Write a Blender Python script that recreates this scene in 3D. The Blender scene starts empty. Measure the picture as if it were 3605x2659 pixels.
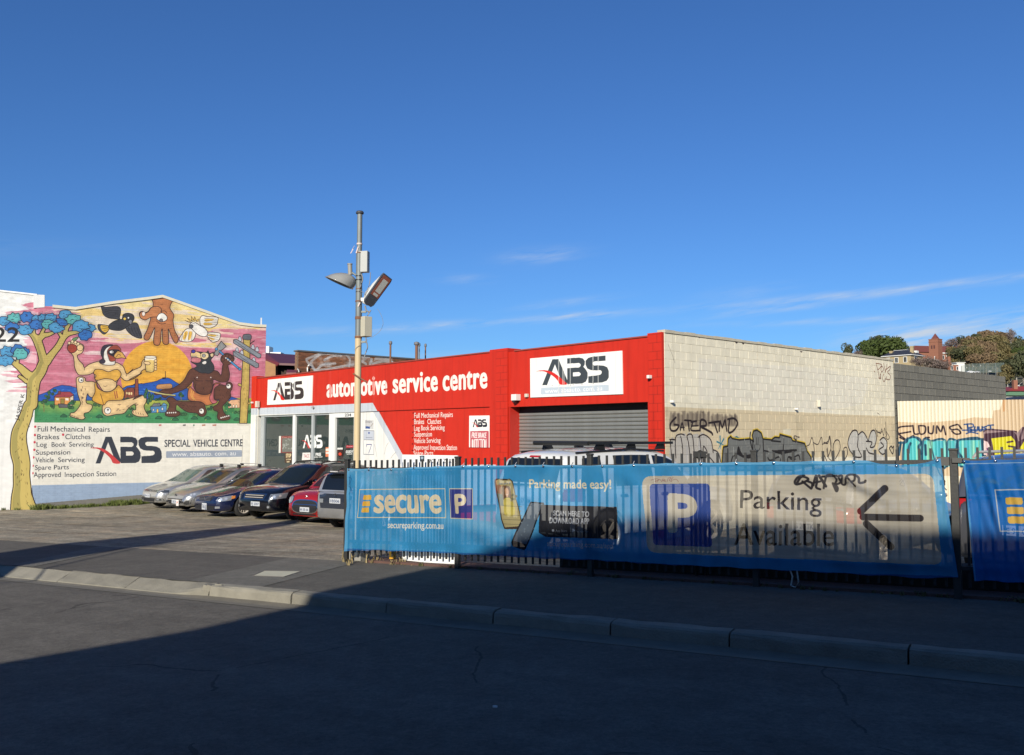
import bpy, bmesh, math, random
import numpy as np
from mathutils import Vector, Matrix
from mathutils.bvhtree import BVHTree
random.seed(11); NR = np.random.RandomState(5)
SC = bpy.context.scene
COL = SC.collection
# ------------------------------------------------------------------ camera, sky, sun, exposure
F, CX, CY, PITCH, EYE = 3050.0, 1802.5, 1329.5, math.atan(205/3050), 1.75
cam = bpy.data.cameras.new('camera'); camo = bpy.data.objects.new('camera', cam); COL.objects.link(camo)
cam.sensor_width = 36; cam.lens = F/3605*36; cam.clip_start = .1; cam.clip_end = 4000
camo.location = (0, 0, EYE); camo.rotation_euler = (math.pi/2+PITCH, 0, 0)
SC.camera = camo
SC.view_settings.view_transform = 'Standard'; SC.view_settings.look = 'None'
SC.view_settings.exposure = 0.50; SC.view_settings.gamma = 1; SC.view_settings.use_curve_mapping = False
SC.cycles.max_bounces = 8; SC.cycles.transparent_max_bounces = 16
SUN_EL, TRAV = math.radians(23), Vector((.29, .957)).normalized()
sd = Vector((TRAV.x*math.cos(SUN_EL), TRAV.y*math.cos(SUN_EL), -math.sin(SUN_EL)))
sl = bpy.data.lights.new('sun', 'SUN'); sl.energy = 5.0; sl.angle = math.radians(.53); sl.color = (1, .93, .80)
so = bpy.data.objects.new('sun', sl); COL.objects.link(so); so.rotation_euler = sd.to_track_quat('-Z', 'Y').to_euler()
so.location = (0, -20, 30)

W = bpy.data.worlds.new('World'); SC.world = W; W.use_nodes = True
nt = W.node_tree; nt.nodes.clear()
def N(t, typ, **k):
    n = t.nodes.new(typ)
    for a, b in k.items(): setattr(n, a, b)
    return n
def math_(t, op, a, b=None, c=None):
    n = N(t, 'ShaderNodeMath', operation=op)
    for i, v in enumerate((a, b, c)):
        if v is None: continue
        if isinstance(v, (int, float)): n.inputs[i].default_value = v
        else: t.links.new(v, n.inputs[i])
    return n.outputs[0]
out = N(nt, 'ShaderNodeOutputWorld'); bg = N(nt, 'ShaderNodeBackground')
sky = N(nt, 'ShaderNodeTexSky', sky_type='NISHITA'); sky.sun_disc = False
sky.sun_elevation = SUN_EL; sky.sun_rotation = math.atan2(-TRAV.x, -TRAV.y) % (2*math.pi)
sky.altitude = 50; sky.air_density = 1.0; sky.dust_density = .35; sky.ozone_density = 3.0
SKY_STR = .0605
bg.inputs[1].default_value = SKY_STR
tc = N(nt, 'ShaderNodeTexCoord'); sx = N(nt, 'ShaderNodeSeparateXYZ'); nt.links.new(tc.outputs['Generated'], sx.inputs[0])
az = math_(nt, 'ARCTAN2', sx.outputs[0], sx.outputs[1]); el = math_(nt, 'ARCSINE', sx.outputs[2])
# thin cirrus streaks (azimuth, elevation, half length, half thickness, tilt, strength), all round the horizon
streaks = [(.035, .207, .042, .008, .06, .55), (-.055, .180, .026, .005, .0, .4), (.06, .153, .05, .004, .10, .45), (-.09, .126, .10, .0042, .07, .75), (.08, .138, .045, .0045, .06, 1.0),
           (.40, .152, .20, .0045, .045, .75), (.30, .140, .07, .004, .08, .6), (.36, .124, .12, .0035, .0, .55), (.26, .158, .05, .008, .1, .22), (-.35, .112, .2, .008, .05, .25),
           (-.1, .085, .3, .010, .0, .30), (.425, .100, .050, .012, .0, 1.5), (.50, .108, .07, .012, .0, 1.0), (.56, .118, .05, .008, .0, .7),
           (-.9, .15, .3, .01, .1, .4), (1.3, .2, .4, .01, .1, .4), (2.2, .18, .4, .01, .1, .4), (-1.8, .2, .4, .01, .1, .4), (3.0, .15, .3, .01, .1, .4)]
nz = N(nt, 'ShaderNodeTexNoise'); nz.inputs['Scale'].default_value = 1; nz.inputs['Detail'].default_value = 7; nz.inputs['Roughness'].default_value = .62
cmb = N(nt, 'ShaderNodeCombineXYZ'); nt.links.new(math_(nt, 'MULTIPLY', az, 16), cmb.inputs[0]); nt.links.new(math_(nt, 'MULTIPLY', math_(nt, 'SUBTRACT', el, math_(nt, 'MULTIPLY', az, .13)), 130), cmb.inputs[1])
nt.links.new(cmb.outputs[0], nz.inputs['Vector'])
tot = None
for a0, e0, hl, ht, tilt, st in streaks:
    da = math_(nt, 'SUBTRACT', az, a0)
    de = math_(nt, 'SUBTRACT', math_(nt, 'SUBTRACT', el, e0), math_(nt, 'MULTIPLY', da, tilt))
    q = math_(nt, 'ADD', math_(nt, 'POWER', math_(nt, 'ABSOLUTE', math_(nt, 'DIVIDE', da, hl)), 2), math_(nt, 'POWER', math_(nt, 'ABSOLUTE', math_(nt, 'DIVIDE', de, ht)), 2))
    g = math_(nt, 'MULTIPLY', math_(nt, 'POWER', 2.71828, math_(nt, 'MULTIPLY', q, -1)), st)
    tot = g if tot is None else math_(nt, 'ADD', tot, g)
cm = math_(nt, 'MULTIPLY', tot, math_(nt, 'MULTIPLY', math_(nt, 'SUBTRACT', nz.outputs[0], .34), 2.1))
cm = math_(nt, 'MINIMUM', math_(nt, 'MAXIMUM', cm, 0), .9)
mx = N(nt, 'ShaderNodeMixRGB'); nt.links.new(cm, mx.inputs[0]); tint = N(nt, 'ShaderNodeMixRGB', blend_type='MULTIPLY'); tint.inputs[0].default_value = 1; tint.inputs[2].default_value = (.50, .86, 1.36, 1)
nt.links.new(sky.outputs[0], tint.inputs[1]); nt.links.new(tint.outputs[0], mx.inputs[1]); mx.inputs[2].default_value = (7.0, 7.8, 8.8, 1)
nt.links.new(mx.outputs[0], bg.inputs[0]); nt.links.new(bg.outputs[0], out.inputs[0])

# ------------------------------------------------------------------ measuring: photo pixel -> place
cp, sp = math.cos(PITCH), math.sin(PITCH)
def rays(P):
    P = np.asarray(P, float).reshape(-1, 2)
    x = (P[:, 0]-CX)/F; v = (CY-P[:, 1])/F
    return np.stack([x, cp-sp*v, sp+cp*v], 1)
def at(px, py, Y):
    r = rays([(px, py)])[0]; k = Y/r[1]
    return Vector((r[0]*k, Y, EYE+r[2]*k))
def line_hit(px, P0, U):                       # ground-plan hit of a pixel column with a vertical plane
    r = rays([(px, 1535)])[0]; m = r[0]/r[1]
    L = (m*P0[1]-P0[0])/(U[0]-m*U[1])
    return L
class Plane:                                   # vertical plane: P0 + U*u, height z, outward normal n
    def __init__(s, P0, U):
        s.P0 = np.array(P0[:2], float); s.U = np.array(U[:2], float)/np.linalg.norm(U[:2])
        n = np.array([s.U[1], -s.U[0]])
        if np.dot(n, s.P0) > 0: n = -n
        s.n = n; s.yaw = math.atan2(s.U[1], s.U[0])
    def uv(s, P):
        r = rays(P); k = np.dot(s.P0, s.n)/(r[:, :2]@s.n)
        X = r[:, :2]*k[:, None]
        return np.stack([(X-s.P0)@s.U, EYE+r[:, 2]*k], 1)
    def w(s, u, z, off=0.0):
        p = s.P0+s.U*u+s.n*off
        return Vector((p[0], p[1], z))
    def px(s, px, py, off=0.0):
        a = s.uv([(px, py)])[0]; return s.w(a[0], a[1], off)
C0 = (3.47, 19.8)
DF = (-.663, .749); DS = (.749, .663)
FAC = Plane(C0, DF)            # shop front, u grows to the left
SID = Plane(C0, DS)            # block side wall, u grows to the right
MUR = Plane((-10.75, 36.0), (-.899, -.438))      # mural wall, u grows to the left
uM = float(MUR.uv([(120, 1500)])[0][0])
WHI = Plane((MUR.P0+MUR.U*uM), (-.99, -.139))
FEN = Plane(((.527*9.95), (.85*9.95)), (-.85, .527))   # street fence line, u == s of the street
BRI = Plane((-11.9, 48.0), DS)
# street coordinates: s along the street (to the left), t across it, away from the camera
Us, Un = np.array((-.85, .527)), np.array((.527, .85))
Us = Us/np.linalg.norm(Us); Un = np.array((Us[1], -Us[0]))
KT = 7.44
def st(x, y): return x*Us[0]+y*Us[1], x*Un[0]+y*Un[1]
def xy(s, t): return Us[0]*s+Un[0]*t, Us[1]*s+Un[1]*t
def gz_st(s, t):
    base = -.0306*s if -14 < s < 40 else -.0306*max(-14, min(40, s))
    if t < KT: return base
    e = .13+base
    if t < 10: return e
    z18 = -.46-.0165*max(-14, min(40, s))
    k = min(1, (t-10)/8)
    return e*(1-k)+z18*k+max(0, min(t-18, 12))*.015
def gz(x, y): return gz_st(*st(x, y))
def ground_hit(px, py):
    r = rays([(px, py)])[0]; k = 5.0
    for i in range(60):
        z = EYE+r[2]*k; g = gz(r[0]*k, r[1]*k)
        k *= 1+(z-g)/EYE*.5
    return Vector((r[0]*k, r[1]*k, gz(r[0]*k, r[1]*k)))

# ------------------------------------------------------------------ object helpers
def tag(o, label=None, cat=None, group=None, kind=None):
    if label: o['label'] = label
    if cat: o['category'] = cat
    if group: o['group'] = group
    if kind: o['kind'] = kind
    return o
def thing(name, label, cat, loc=(0, 0, 0), yaw=0, group=None):
    o = bpy.data.objects.new(name, None); COL.objects.link(o); o.empty_display_size = .2
    o.location = loc; o.rotation_euler = (0, 0, yaw)
    return tag(o, label, cat, group)
def link(name, me, m=None, parent=None, loc=None):
    o = bpy.data.objects.new(name, me); COL.objects.link(o)
    if m is not None and not me.materials: me.materials.append(m)
    if parent is not None: o.parent = parent
    if loc is not None: o.location = loc
    return o
class MB:
    """collects geometry for one mesh object"""
    def __init__(s): s.v = []; s.f = []; s.sm = []
    def add(s, vs, fs, smooth=False):
        n = len(s.v); s.v += [tuple(v) for v in vs]; s.f += [tuple(i+n for i in f) for f in fs]; s.sm += [smooth]*len(fs)
    def box(s, c, d, R=None, bev=0):
        x, y, z = d[0]/2, d[1]/2, d[2]/2
        vs = [Vector((a*x, b*y, e*z)) for a in (-1, 1) for b in (-1, 1) for e in (-1, 1)]
        if R is not None: vs = [R@v for v in vs]
        c = Vector(c); s.add([v+c for v in vs], [(0, 1, 3, 2), (4, 6, 7, 5), (0, 4, 5, 1), (2, 3, 7, 6), (0, 2, 6, 4), (1, 5, 7, 3)])
    def bbox(s, a, b):
        s.box([(a[i]+b[i])/2 for i in range(3)], [abs(b[i]-a[i]) for i in range(3)])
    def tube(s, pts, r, n=10, smooth=True, caps=True):
        pts = [Vector(p) for p in pts]; rs = r if isinstance(r, (list, tuple)) else [r]*len(pts)
        rings = []; up = Vector((0, 0, 1))
        for i, p in enumerate(pts):
            d = (pts[min(i+1, len(pts)-1)]-pts[max(i-1, 0)]).normalized()
            a = d.cross(up if abs(d.z) < .95 else Vector((1, 0, 0))).normalized(); b = d.cross(a).normalized()
            rings.append([p+(a*math.cos(2*math.pi*k/n)+b*math.sin(2*math.pi*k/n))*rs[i] for k in range(n)])
        vs = [v for R_ in rings for v in R_]; fs = []
        for i in range(len(pts)-1):
            for k in range(n): fs.append((i*n+k, i*n+(k+1) % n, (i+1)*n+(k+1) % n, (i+1)*n+k))
        s.add(vs, fs, smooth)
        if caps:
            s.add(rings[0], [tuple(range(n))]); s.add(rings[-1], [tuple(range(n))[::-1]])
    def lathe(s, prof, M=None, n=24, smooth=True):
        vs = []; fs = []
        for (r, z) in prof:
            for k in range(n):
                v = Vector((r*math.cos(2*math.pi*k/n), r*math.sin(2*math.pi*k/n), z)); vs.append(M@v if M else v)
        for i in range(len(prof)-1):
            for k in range(n): fs.append((i*n+k, i*n+(k+1) % n, (i+1)*n+(k+1) % n, (i+1)*n+k))
        s.add(vs, fs, smooth)
    def prism(s, poly, fn, d0, d1):
        """poly in 2-D, fn(a,b,d)->3-D, extruded from depth d0 to d1"""
        n = len(poly); vs = [fn(a, b, d0) for a, b in poly]+[fn(a, b, d1) for a, b in poly]
        s.add(vs, [tuple(range(n)), tuple(range(n, 2*n))[::-1]]+[(i, (i+1) % n, n+(i+1) % n, n+i) for i in range(n)])
    def grid(s, fn, nu, nv, smooth=True):
        vs = [fn(i/nu, j/nv) for j in range(nv+1) for i in range(nu+1)]
        s.add(vs, [(j*(nu+1)+i, j*(nu+1)+i+1, (j+1)*(nu+1)+i+1, (j+1)*(nu+1)+i) for j in range(nv) for i in range(nu)], smooth)
    def mesh(s, name, m=None):
        me = bpy.data.meshes.new(name); me.from_pydata(s.v, [], s.f)
        me.polygons.foreach_set('use_smooth', s.sm); me.update()
        if m is not None: me.materials.append(m)
        return me
    def build(s, name, m, parent=None, recalc=True, bevel=0):
        me = s.mesh(name, m)
        if recalc:
            bm = bmesh.new(); bm.from_mesh(me); bmesh.ops.recalc_face_normals(bm, faces=bm.faces); bm.to_mesh(me); bm.free()
        o = link(name, me, None, parent)
        if bevel:
            b = o.modifiers.new('bevel', 'BEVEL'); b.width = bevel; b.segments = 2; b.limit_method = 'ANGLE'
        return o
def s2l(c):
    return tuple(((v/255)/12.92 if v/255 <= .04045 else (((v/255)+.055)/1.055)**2.4) for v in c)
MATS = {}
ALB = .785
def mat(name, col, rough=.6, metal=0., var=.0, vscale=3., bump=0., bscale=40., coat=0., spec=.5, streak=0., obj_rand=0., trans=0.):
    """plain procedural material: base colour with two scales of noise, optional vertical streaks, relief and per-object variation; col is linear albedo"""
    if name in MATS: return MATS[name]
    col = tuple(c*ALB for c in col)
    m = bpy.data.materials.new(name); m.use_nodes = True; t = m.node_tree; b = t.nodes['Principled BSDF']
    b.inputs['Roughness'].default_value = rough; b.inputs['Metallic'].default_value = metal
    b.inputs['Coat Weight'].default_value = coat; b.inputs['Coat Roughness'].default_value = .04; b.inputs['Specular IOR Level'].default_value = spec
    cc = (*col, 1); b.inputs['Base Color'].default_value = cc
    tcn = N(t, 'ShaderNodeTexCoord'); src = None
    if var or streak or obj_rand:
        n1 = N(t, 'ShaderNodeTexNoise'); n1.inputs['Scale'].default_value = vscale; n1.inputs['Detail'].default_value = 6; n1.inputs['Roughness'].default_value = .6
        t.links.new(tcn.outputs['Object'], n1.inputs['Vector'])
        v = math_(t, 'ADD', math_(t, 'MULTIPLY', math_(t, 'SUBTRACT', n1.outputs[0], .5), 2*var), 1)
        if streak:
            mp = N(t, 'ShaderNodeMapping'); mp.inputs['Scale'].default_value = (5, 5, .25); t.links.new(tcn.outputs['Object'], mp.inputs[0])
            n2 = N(t, 'ShaderNodeTexNoise'); n2.inputs['Scale'].default_value = 1.6; n2.inputs['Detail'].default_value = 5; t.links.new(mp.outputs[0], n2.inputs['Vector'])
            v = math_(t, 'MULTIPLY', v, math_(t, 'ADD', math_(t, 'MULTIPLY', math_(t, 'SUBTRACT', n2.outputs[0], .5), 2*streak), 1))
        if obj_rand:
            oi = N(t, 'ShaderNodeObjectInfo')
            v = math_(t, 'MULTIPLY', v, math_(t, 'ADD', math_(t, 'MULTIPLY', math_(t, 'SUBTRACT', oi.outputs['Random'], .5), 2*obj_rand), 1))
        mxn = N(t, 'ShaderNodeVectorMath', operation='SCALE'); mxn.inputs[0].default_value = col; t.links.new(v, mxn.inputs['Scale']); t.links.new(mxn.outputs[0], b.inputs['Base Color'])
    if bump:
        n3 = N(t, 'ShaderNodeTexNoise'); n3.inputs['Scale'].default_value = bscale; n3.inputs['Detail'].default_value = 4; t.links.new(tcn.outputs['Object'], n3.inputs['Vector'])
        bp = N(t, 'ShaderNodeBump'); bp.inputs['Strength'].default_value = bump; bp.inputs['Distance'].default_value = .02
        t.links.new(n3.outputs[0], bp.inputs['Height']); t.links.new(bp.outputs[0], b.inputs['Normal'])
    MATS[name] = m; return m
def asphalt(name, col, var, warm=0., fine=260, cracks=0., patches=(.0, 1.2)):
    col = tuple(c*ALB for c in col)
    m = bpy.data.materials.new(name); m.use_nodes = True; t = m.node_tree; b = t.nodes['Principled BSDF']; L = t.links
    tcn = N(t, 'ShaderNodeTexCoord')
    def noise(sc, det=4, ro=.6, vec=None):
        n = N(t, 'ShaderNodeTexNoise'); n.inputs['Scale'].default_value = sc; n.inputs['Detail'].default_value = det; n.inputs['Roughness'].default_value = ro
        L.new(vec if vec is not None else tcn.outputs['Object'], n.inputs['Vector']); return n.outputs[0]
    v = math_(t, 'ADD', math_(t, 'MULTIPLY', math_(t, 'SUBTRACT', noise(.55, 6, .65), .5), 3.6*var), 1)
    v = math_(t, 'MULTIPLY', v, math_(t, 'ADD', math_(t, 'MULTIPLY', math_(t, 'SUBTRACT', noise(9, 6, .75), .5), 2.6*var+.3), 1))
    v = math_(t, 'MULTIPLY', v, math_(t, 'ADD', math_(t, 'MULTIPLY', math_(t, 'SUBTRACT', noise(fine, 2, .8), .5), 1.8), 1))
    v = math_(t, 'MULTIPLY', v, math_(t, 'ADD', math_(t, 'MULTIPLY', math_(t, 'SUBTRACT', noise(32, 4, .8), .5), 6.5*var), 1))
    v = math_(t, 'MULTIPLY', v, math_(t, 'ADD', math_(t, 'MULTIPLY', math_(t, 'SUBTRACT', noise(3.1, 8, .78), .5), 5.0*var), 1))
    st1 = math_(t, 'MULTIPLY', math_(t, 'MAXIMUM', math_(t, 'SUBTRACT', noise(1.7, 9, .8), .60), 0), 5*var+.3)
    v = math_(t, 'MULTIPLY', v, math_(t, 'SUBTRACT', 1, math_(t, 'MINIMUM', st1, .5)))
    # wheel tracks and worn streaks along the street
    mp = N(t, 'ShaderNodeMapping'); mp.inputs['Rotation'].default_value = (0, 0, -math.atan2(Us[1], Us[0])); mp.inputs['Scale'].default_value = (1, 1, 1)
    L.new(tcn.outputs['Object'], mp.inputs[0]); m2 = N(t, 'ShaderNodeMapping'); m2.inputs['Scale'].default_value = (.25, 2.2, 1); L.new(mp.outputs[0], m2.inputs[0])
    v = math_(t, 'MULTIPLY', v, math_(t, 'ADD', math_(t, 'MULTIPLY', math_(t, 'SUBTRACT', noise(1.1, 4, .6, m2.outputs[0]), .5), 3.0*var), 1))
    v = math_(t, 'MAXIMUM', v, .3)
    if cracks:
        wv = N(t, 'ShaderNodeMixRGB', blend_type='ADD'); wv.inputs[0].default_value = .35
        nn = N(t, 'ShaderNodeTexNoise'); nn.inputs['Scale'].default_value = 1.6; nn.inputs['Detail'].default_value = 6; L.new(tcn.outputs['Object'], nn.inputs['Vector'])
        L.new(tcn.outputs['Object'], wv.inputs[1]); L.new(nn.outputs['Color'], wv.inputs[2])
        vo = N(t, 'ShaderNodeTexVoronoi', feature='DISTANCE_TO_EDGE'); vo.inputs['Scale'].default_value = .33; L.new(wv.outputs[0], vo.inputs['Vector'])
        cr = math_(t, 'LESS_THAN', vo.outputs['Distance'], .0032)
        cr = math_(t, 'MULTIPLY', cr, math_(t, 'GREATER_THAN', noise(.5, 3), .52))
        v = math_(t, 'MULTIPLY', v, math_(t, 'SUBTRACT', 1, math_(t, 'MULTIPLY', cr, cracks)))
    sc = N(t, 'ShaderNodeVectorMath', operation='SCALE'); L.new(v, sc.inputs['Scale'])
    if patches[0]:
        mc = N(t, 'ShaderNodeMixRGB'); mc.inputs[1].default_value = (*col, 1); mc.inputs[2].default_value = (col[0]*1.25, col[1]*1.02, col[2]*.8, 1)
        pm = math_(t, 'MULTIPLY', math_(t, 'MAXIMUM', math_(t, 'MULTIPLY', math_(t, 'SUBTRACT', noise(patches[1], 6, .7), .5), 5), 0), patches[0])
        L.new(math_(t, 'MINIMUM', pm, 1), mc.inputs[0]); L.new(mc.outputs[0], sc.inputs[0])
    else: sc.inputs[0].default_value = col
    L.new(sc.outputs[0], b.inputs['Base Color']); b.inputs['Roughness'].default_value = .92; b.inputs['Specular IOR Level'].default_value = .25
    bp = N(t, 'ShaderNodeBump'); bp.inputs['Strength'].default_value = .7; bp.inputs['Distance'].default_value = .006
    L.new(math_(t, 'ADD', noise(150, 3, .8), math_(t, 'MULTIPLY', noise(14, 5), 1.5)), bp.inputs['Height']); L.new(bp.outputs[0], b.inputs['Normal'])
    return m
def glass(name, tint=(.02, .03, .03), alpha=.75, rough=.03):
    if name in MATS: return MATS[name]
    m = bpy.data.materials.new(name); m.use_nodes = True; t = m.node_tree; b = t.nodes['Principled BSDF']; o = t.nodes['Material Output']
    b.inputs['Base Color'].default_value = (*tint, 1); b.inputs['Roughness'].default_value = rough; b.inputs['IOR'].default_value = 1.52; b.inputs['Specular IOR Level'].default_value = .7
    tr = N(t, 'ShaderNodeBsdfTransparent'); tr.inputs[0].default_value = (.75, .82, .8, 1); ms = N(t, 'ShaderNodeMixShader'); ms.inputs[0].default_value = alpha
    t.links.new(tr.outputs[0], ms.inputs[1]); t.links.new(b.outputs[0], ms.inputs[2]); t.links.new(ms.outputs[0], o.inputs[0])
    MATS[name] = m; return m
# ------------------------------------------------------------------ painted surfaces: polygons rasterised onto a wall's own (u, z) rectangle
_tc = {}
def text_tris(s, bold=0.0, shear=0.0, spacing=1.0):
    k = (s, bold, shear, spacing)
    if k in _tc: return _tc[k]
    c = bpy.data.curves.new('t', 'FONT'); c.body = s; c.offset = bold; c.shear = shear; c.space_character = spacing; c.resolution_u = 4
    o = bpy.data.objects.new('t', c); me = bpy.data.meshes.new_from_object(o)
    me.calc_loop_triangles(); v = np.zeros(len(me.vertices)*3); me.vertices.foreach_get('co', v); v = v.reshape(-1, 3)[:, :2]
    t = np.array([l.vertices[:] for l in me.loop_triangles]).reshape(-1, 3)
    bpy.data.objects.remove(o); bpy.data.curves.remove(c); bpy.data.meshes.remove(me)
    x0, x1 = v[:, 0].min(), v[:, 0].max(); _tc[k] = (v, t, x0, x1); return _tc[k]
CAP = text_tris('H')[0][:, 1].max(); XH = text_tris('x')[0][:, 1].max()
def smooth(P, closed=True, n=5):
    P = np.asarray(P, float); m = len(P); o = []
    for i in range(m if closed else m-1):
        if closed: a, b, c, d = P[(i-1) % m], P[i], P[(i+1) % m], P[(i+2) % m]
        else: a, b, c, d = P[max(i-1, 0)], P[i], P[i+1], P[min(i+2, m-1)]
        for k in range(n):
            t = k/n; o.append(.5*((2*b)+(c-a)*t+(2*a-5*b+4*c-d)*t*t+(3*b-a-3*c+d)*t**3))
    if not closed: o.append(P[-1])
    return np.array(o)
def Z(ox, oy, sc): return lambda L: np.asarray(L, float).reshape(-1, 2)/sc+np.array([ox, oy])
LOGO_A = [(0, 0), (.40, 1), (.64, 1), (1.0, .1), (.95, 0), (.80, 0), (.50, .80), (.19, 0)]
LOGO_B = [(.98, 1), (1.45, 1), (1.60, .95), (1.67, .84), (1.66, .72), (1.62, .64), (1.72, .54), (1.77, .40), (1.77, .2), (1.70, .06), (1.56, 0), (.98, 0), (.98, .62), (1.44, .62), (1.50, .67), (1.50, .74), (1.44, .79), (.98, .79)]
LOGO_Bc = [(1.20, .44), (1.44, .44), (1.50, .39), (1.50, .34), (1.45, .29), (1.20, .29)]
LOGO_S = [(2.48, 1), (1.98, 1), (1.80, .96), (1.70, .86), (1.70, .70), (1.76, .56), (1.90, .49), (2.05, .47), (2.26, .47), (2.32, .43), (2.32, .35), (2.27, .30), (2.15, .28), (1.80, .26), (1.80, 0), (2.33, 0), (2.52, .06), (2.60, .18), (2.60, .42), (2.54, .56), (2.40, .63), (2.2, .655), (2.02, .66), (1.97, .71), (1.97, .77), (2.04, .81), (2.48, .81)]
LOGO_W = [(-.22, .57), (.0, .60), (.2, .575), (.40, .50), (.6, .36), (.8, .18), (.97, 0), (.70, 0), (.6, .16), (.45, .32), (.25, .46), (.05, .55)]
class Art:
    def __init__(s, plane, u0, u1, z0, z1, res, base):
        s.pl, s.u0, s.u1, s.z0, s.z1, s.res = plane, u0, u1, z0, z1, res
        s.w = int((u1-u0)/res)+1; s.h = int((z1-z0)/res)+1
        s.a = np.zeros((s.h, s.w, 4), np.float32); s.a[:] = (*[c/255 for c in base[:3]], 1)
    def map(s, P):
        q = s.pl.uv(P); return np.stack([(q[:, 0]-s.u0)/s.res, (q[:, 1]-s.z0)/s.res], 1)
    def raw(s, Q, col, al=1.0):
        """even-odd fill, Q in array coordinates"""
        x, y = Q[:, 0], Q[:, 1]
        y0, y1 = max(0, int(math.ceil(y.min()-.5))), min(s.h-1, int(math.floor(y.max()-.5)))
        if y1 < y0 or x.max() < 0 or x.min() > s.w: return
        x2, y2 = np.roll(x, -1), np.roll(y, -1); c = np.array(col, np.float32)/255
        for r in range(y0, y1+1):
            yc = r+.5; m = (y <= yc) != (y2 <= yc)
            if not m.any(): continue
            xs = np.sort(x[m]+(yc-y[m])*(x2[m]-x[m])/(y2[m]-y[m]))
            for a, b in zip(xs[::2], xs[1::2]):
                i0, i1 = max(0, int(math.ceil(a-.5))), min(s.w, int(math.floor(b-.5))+1)
                if i1 > i0:
                    if al >= 1: s.a[r, i0:i1, :3] = c
                    else: s.a[r, i0:i1, :3] = s.a[r, i0:i1, :3]*(1-al)+c*al
    def fill(s, P, col, al=1.0, sm=False):
        if sm: P = smooth(P)
        s.raw(s.map(P), col, al)
    def stroke(s, P, w, col, al=1.0, sm=True, closed=False, soft=0.0, cap=True):
        """w in photo pixels (scalar or per point)"""
        P = np.asarray(P, float); w = np.broadcast_to(np.asarray(w, float), (len(P),)).astype(float)
        Pw = np.concatenate([P, w[:, None]], 1)
        if sm and len(P) > 2: Pw = smooth(Pw, closed, 4)
        elif closed: Pw = np.concatenate([Pw, Pw[:1]], 0)
        if closed and sm: Pw = np.concatenate([Pw, Pw[:1]], 0)
        Q = s.map(Pw[:, :2]); e = s.map(Pw[:, :2]+np.array([0, 1.0])); k = np.abs(e[:, 1]-Q[:, 1]); R = Pw[:, 2]/2*k
        # distance mask over the whole stroke
        mg = R.max()*(1+soft)+2; x0, x1 = int(max(0, Q[:, 0].min()-mg)), int(min(s.w, Q[:, 0].max()+mg+1)); y0, y1 = int(max(0, Q[:, 1].min()-mg)), int(min(s.h, Q[:, 1].max()+mg+1))
        if x1 <= x0 or y1 <= y0: return
        M = np.zeros((y1-y0, x1-x0), np.float32)
        for i in range(len(Q)-1):
            a, b = Q[i], Q[i+1]; ra, rb = R[i], R[i+1]; m2 = max(ra, rb)*(1+soft)+1.5
            ax0, ax1 = int(max(x0, min(a[0], b[0])-m2)), int(min(x1, max(a[0], b[0])+m2+1)); ay0, ay1 = int(max(y0, min(a[1], b[1])-m2)), int(min(y1, max(a[1], b[1])+m2+1))
            if ax1 <= ax0 or ay1 <= ay0: continue
            gx, gy = np.meshgrid(np.arange(ax0, ax1)+.5, np.arange(ay0, ay1)+.5)
            d = b-a; L2 = max(1e-9, d@d); t = np.clip(((gx-a[0])*d[0]+(gy-a[1])*d[1])/L2, 0, 1)
            D = np.hypot(gx-a[0]-t*d[0], gy-a[1]-t*d[1]); r = ra+(rb-ra)*t
            if soft: v = np.clip(1-(D-r)/(r*soft+.5), 0, 1)**1.6
            else: v = np.clip(r-D+.5, 0, 1)
            S = M[ay0-y0:ay1-y0, ax0-x0:ax1-x0]; np.maximum(S, v, out=S)
        M = (M*al)[..., None]; c = np.array(col, np.float32)/255
        s.a[y0:y1, x0:x1, :3] = s.a[y0:y1, x0:x1, :3]*(1-M)+c*M
    def shape(s, P, col, line=None, w=1.8, sm=True, al=1.0):
        s.fill(P, col, al, sm)
        if line is not None:
            if w >= 2.2: s.stroke(P, w*5.5, tuple(c*.55 for c in col), .13, sm=sm, closed=True, soft=.6)
            s.stroke(P, w, line, sm=sm, closed=True)
    def disc(s, c, r, col, line=None, w=1.5, ry=None):
        ry = ry or r; t = np.linspace(0, 2*math.pi, 25)[:-1]
        s.shape(np.stack([c[0]+r*np.cos(t), c[1]+ry*np.sin(t)], 1), col, line, w, sm=False)
    def text(s, txt, p0, p1, h0, h1=None, col=(30, 30, 35), bold=.0, shear=0., al=1.0, up=None, xh=False, spacing=1.0, fat=0.0):
        """baseline from p0 to p1 (photo pixels), cap height (or x-height) h0 at the start, h1 at the end"""
        fat = max(fat, bold*h0*.75); v, t, x0, x1 = text_tris(txt, 0.0, shear, spacing); h1 = h0 if h1 is None else h1; ref = XH if xh else CAP
        p0, p1 = np.array(p0, float), np.array(p1, float); k = (v[:, 0]-x0)/(x1-x0); hh = h0+(h1-h0)*k
        U = np.array([0, -1.0]) if up is None else np.array(up, float)
        P = p0+(p1-p0)*k[:, None]+U*(v[:, 1]/ref*hh)[:, None]
        offs = [(0, 0)] if not fat else [(fat*.85*math.cos(a), fat*math.sin(a)) for a in np.linspace(0, 2*math.pi, 9)[:-1]]+[(0, 0)]
        for of in offs:
            Q = s.map(P+np.array(of))
            for tri in t: s.raw(Q[tri], col, al)
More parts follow.
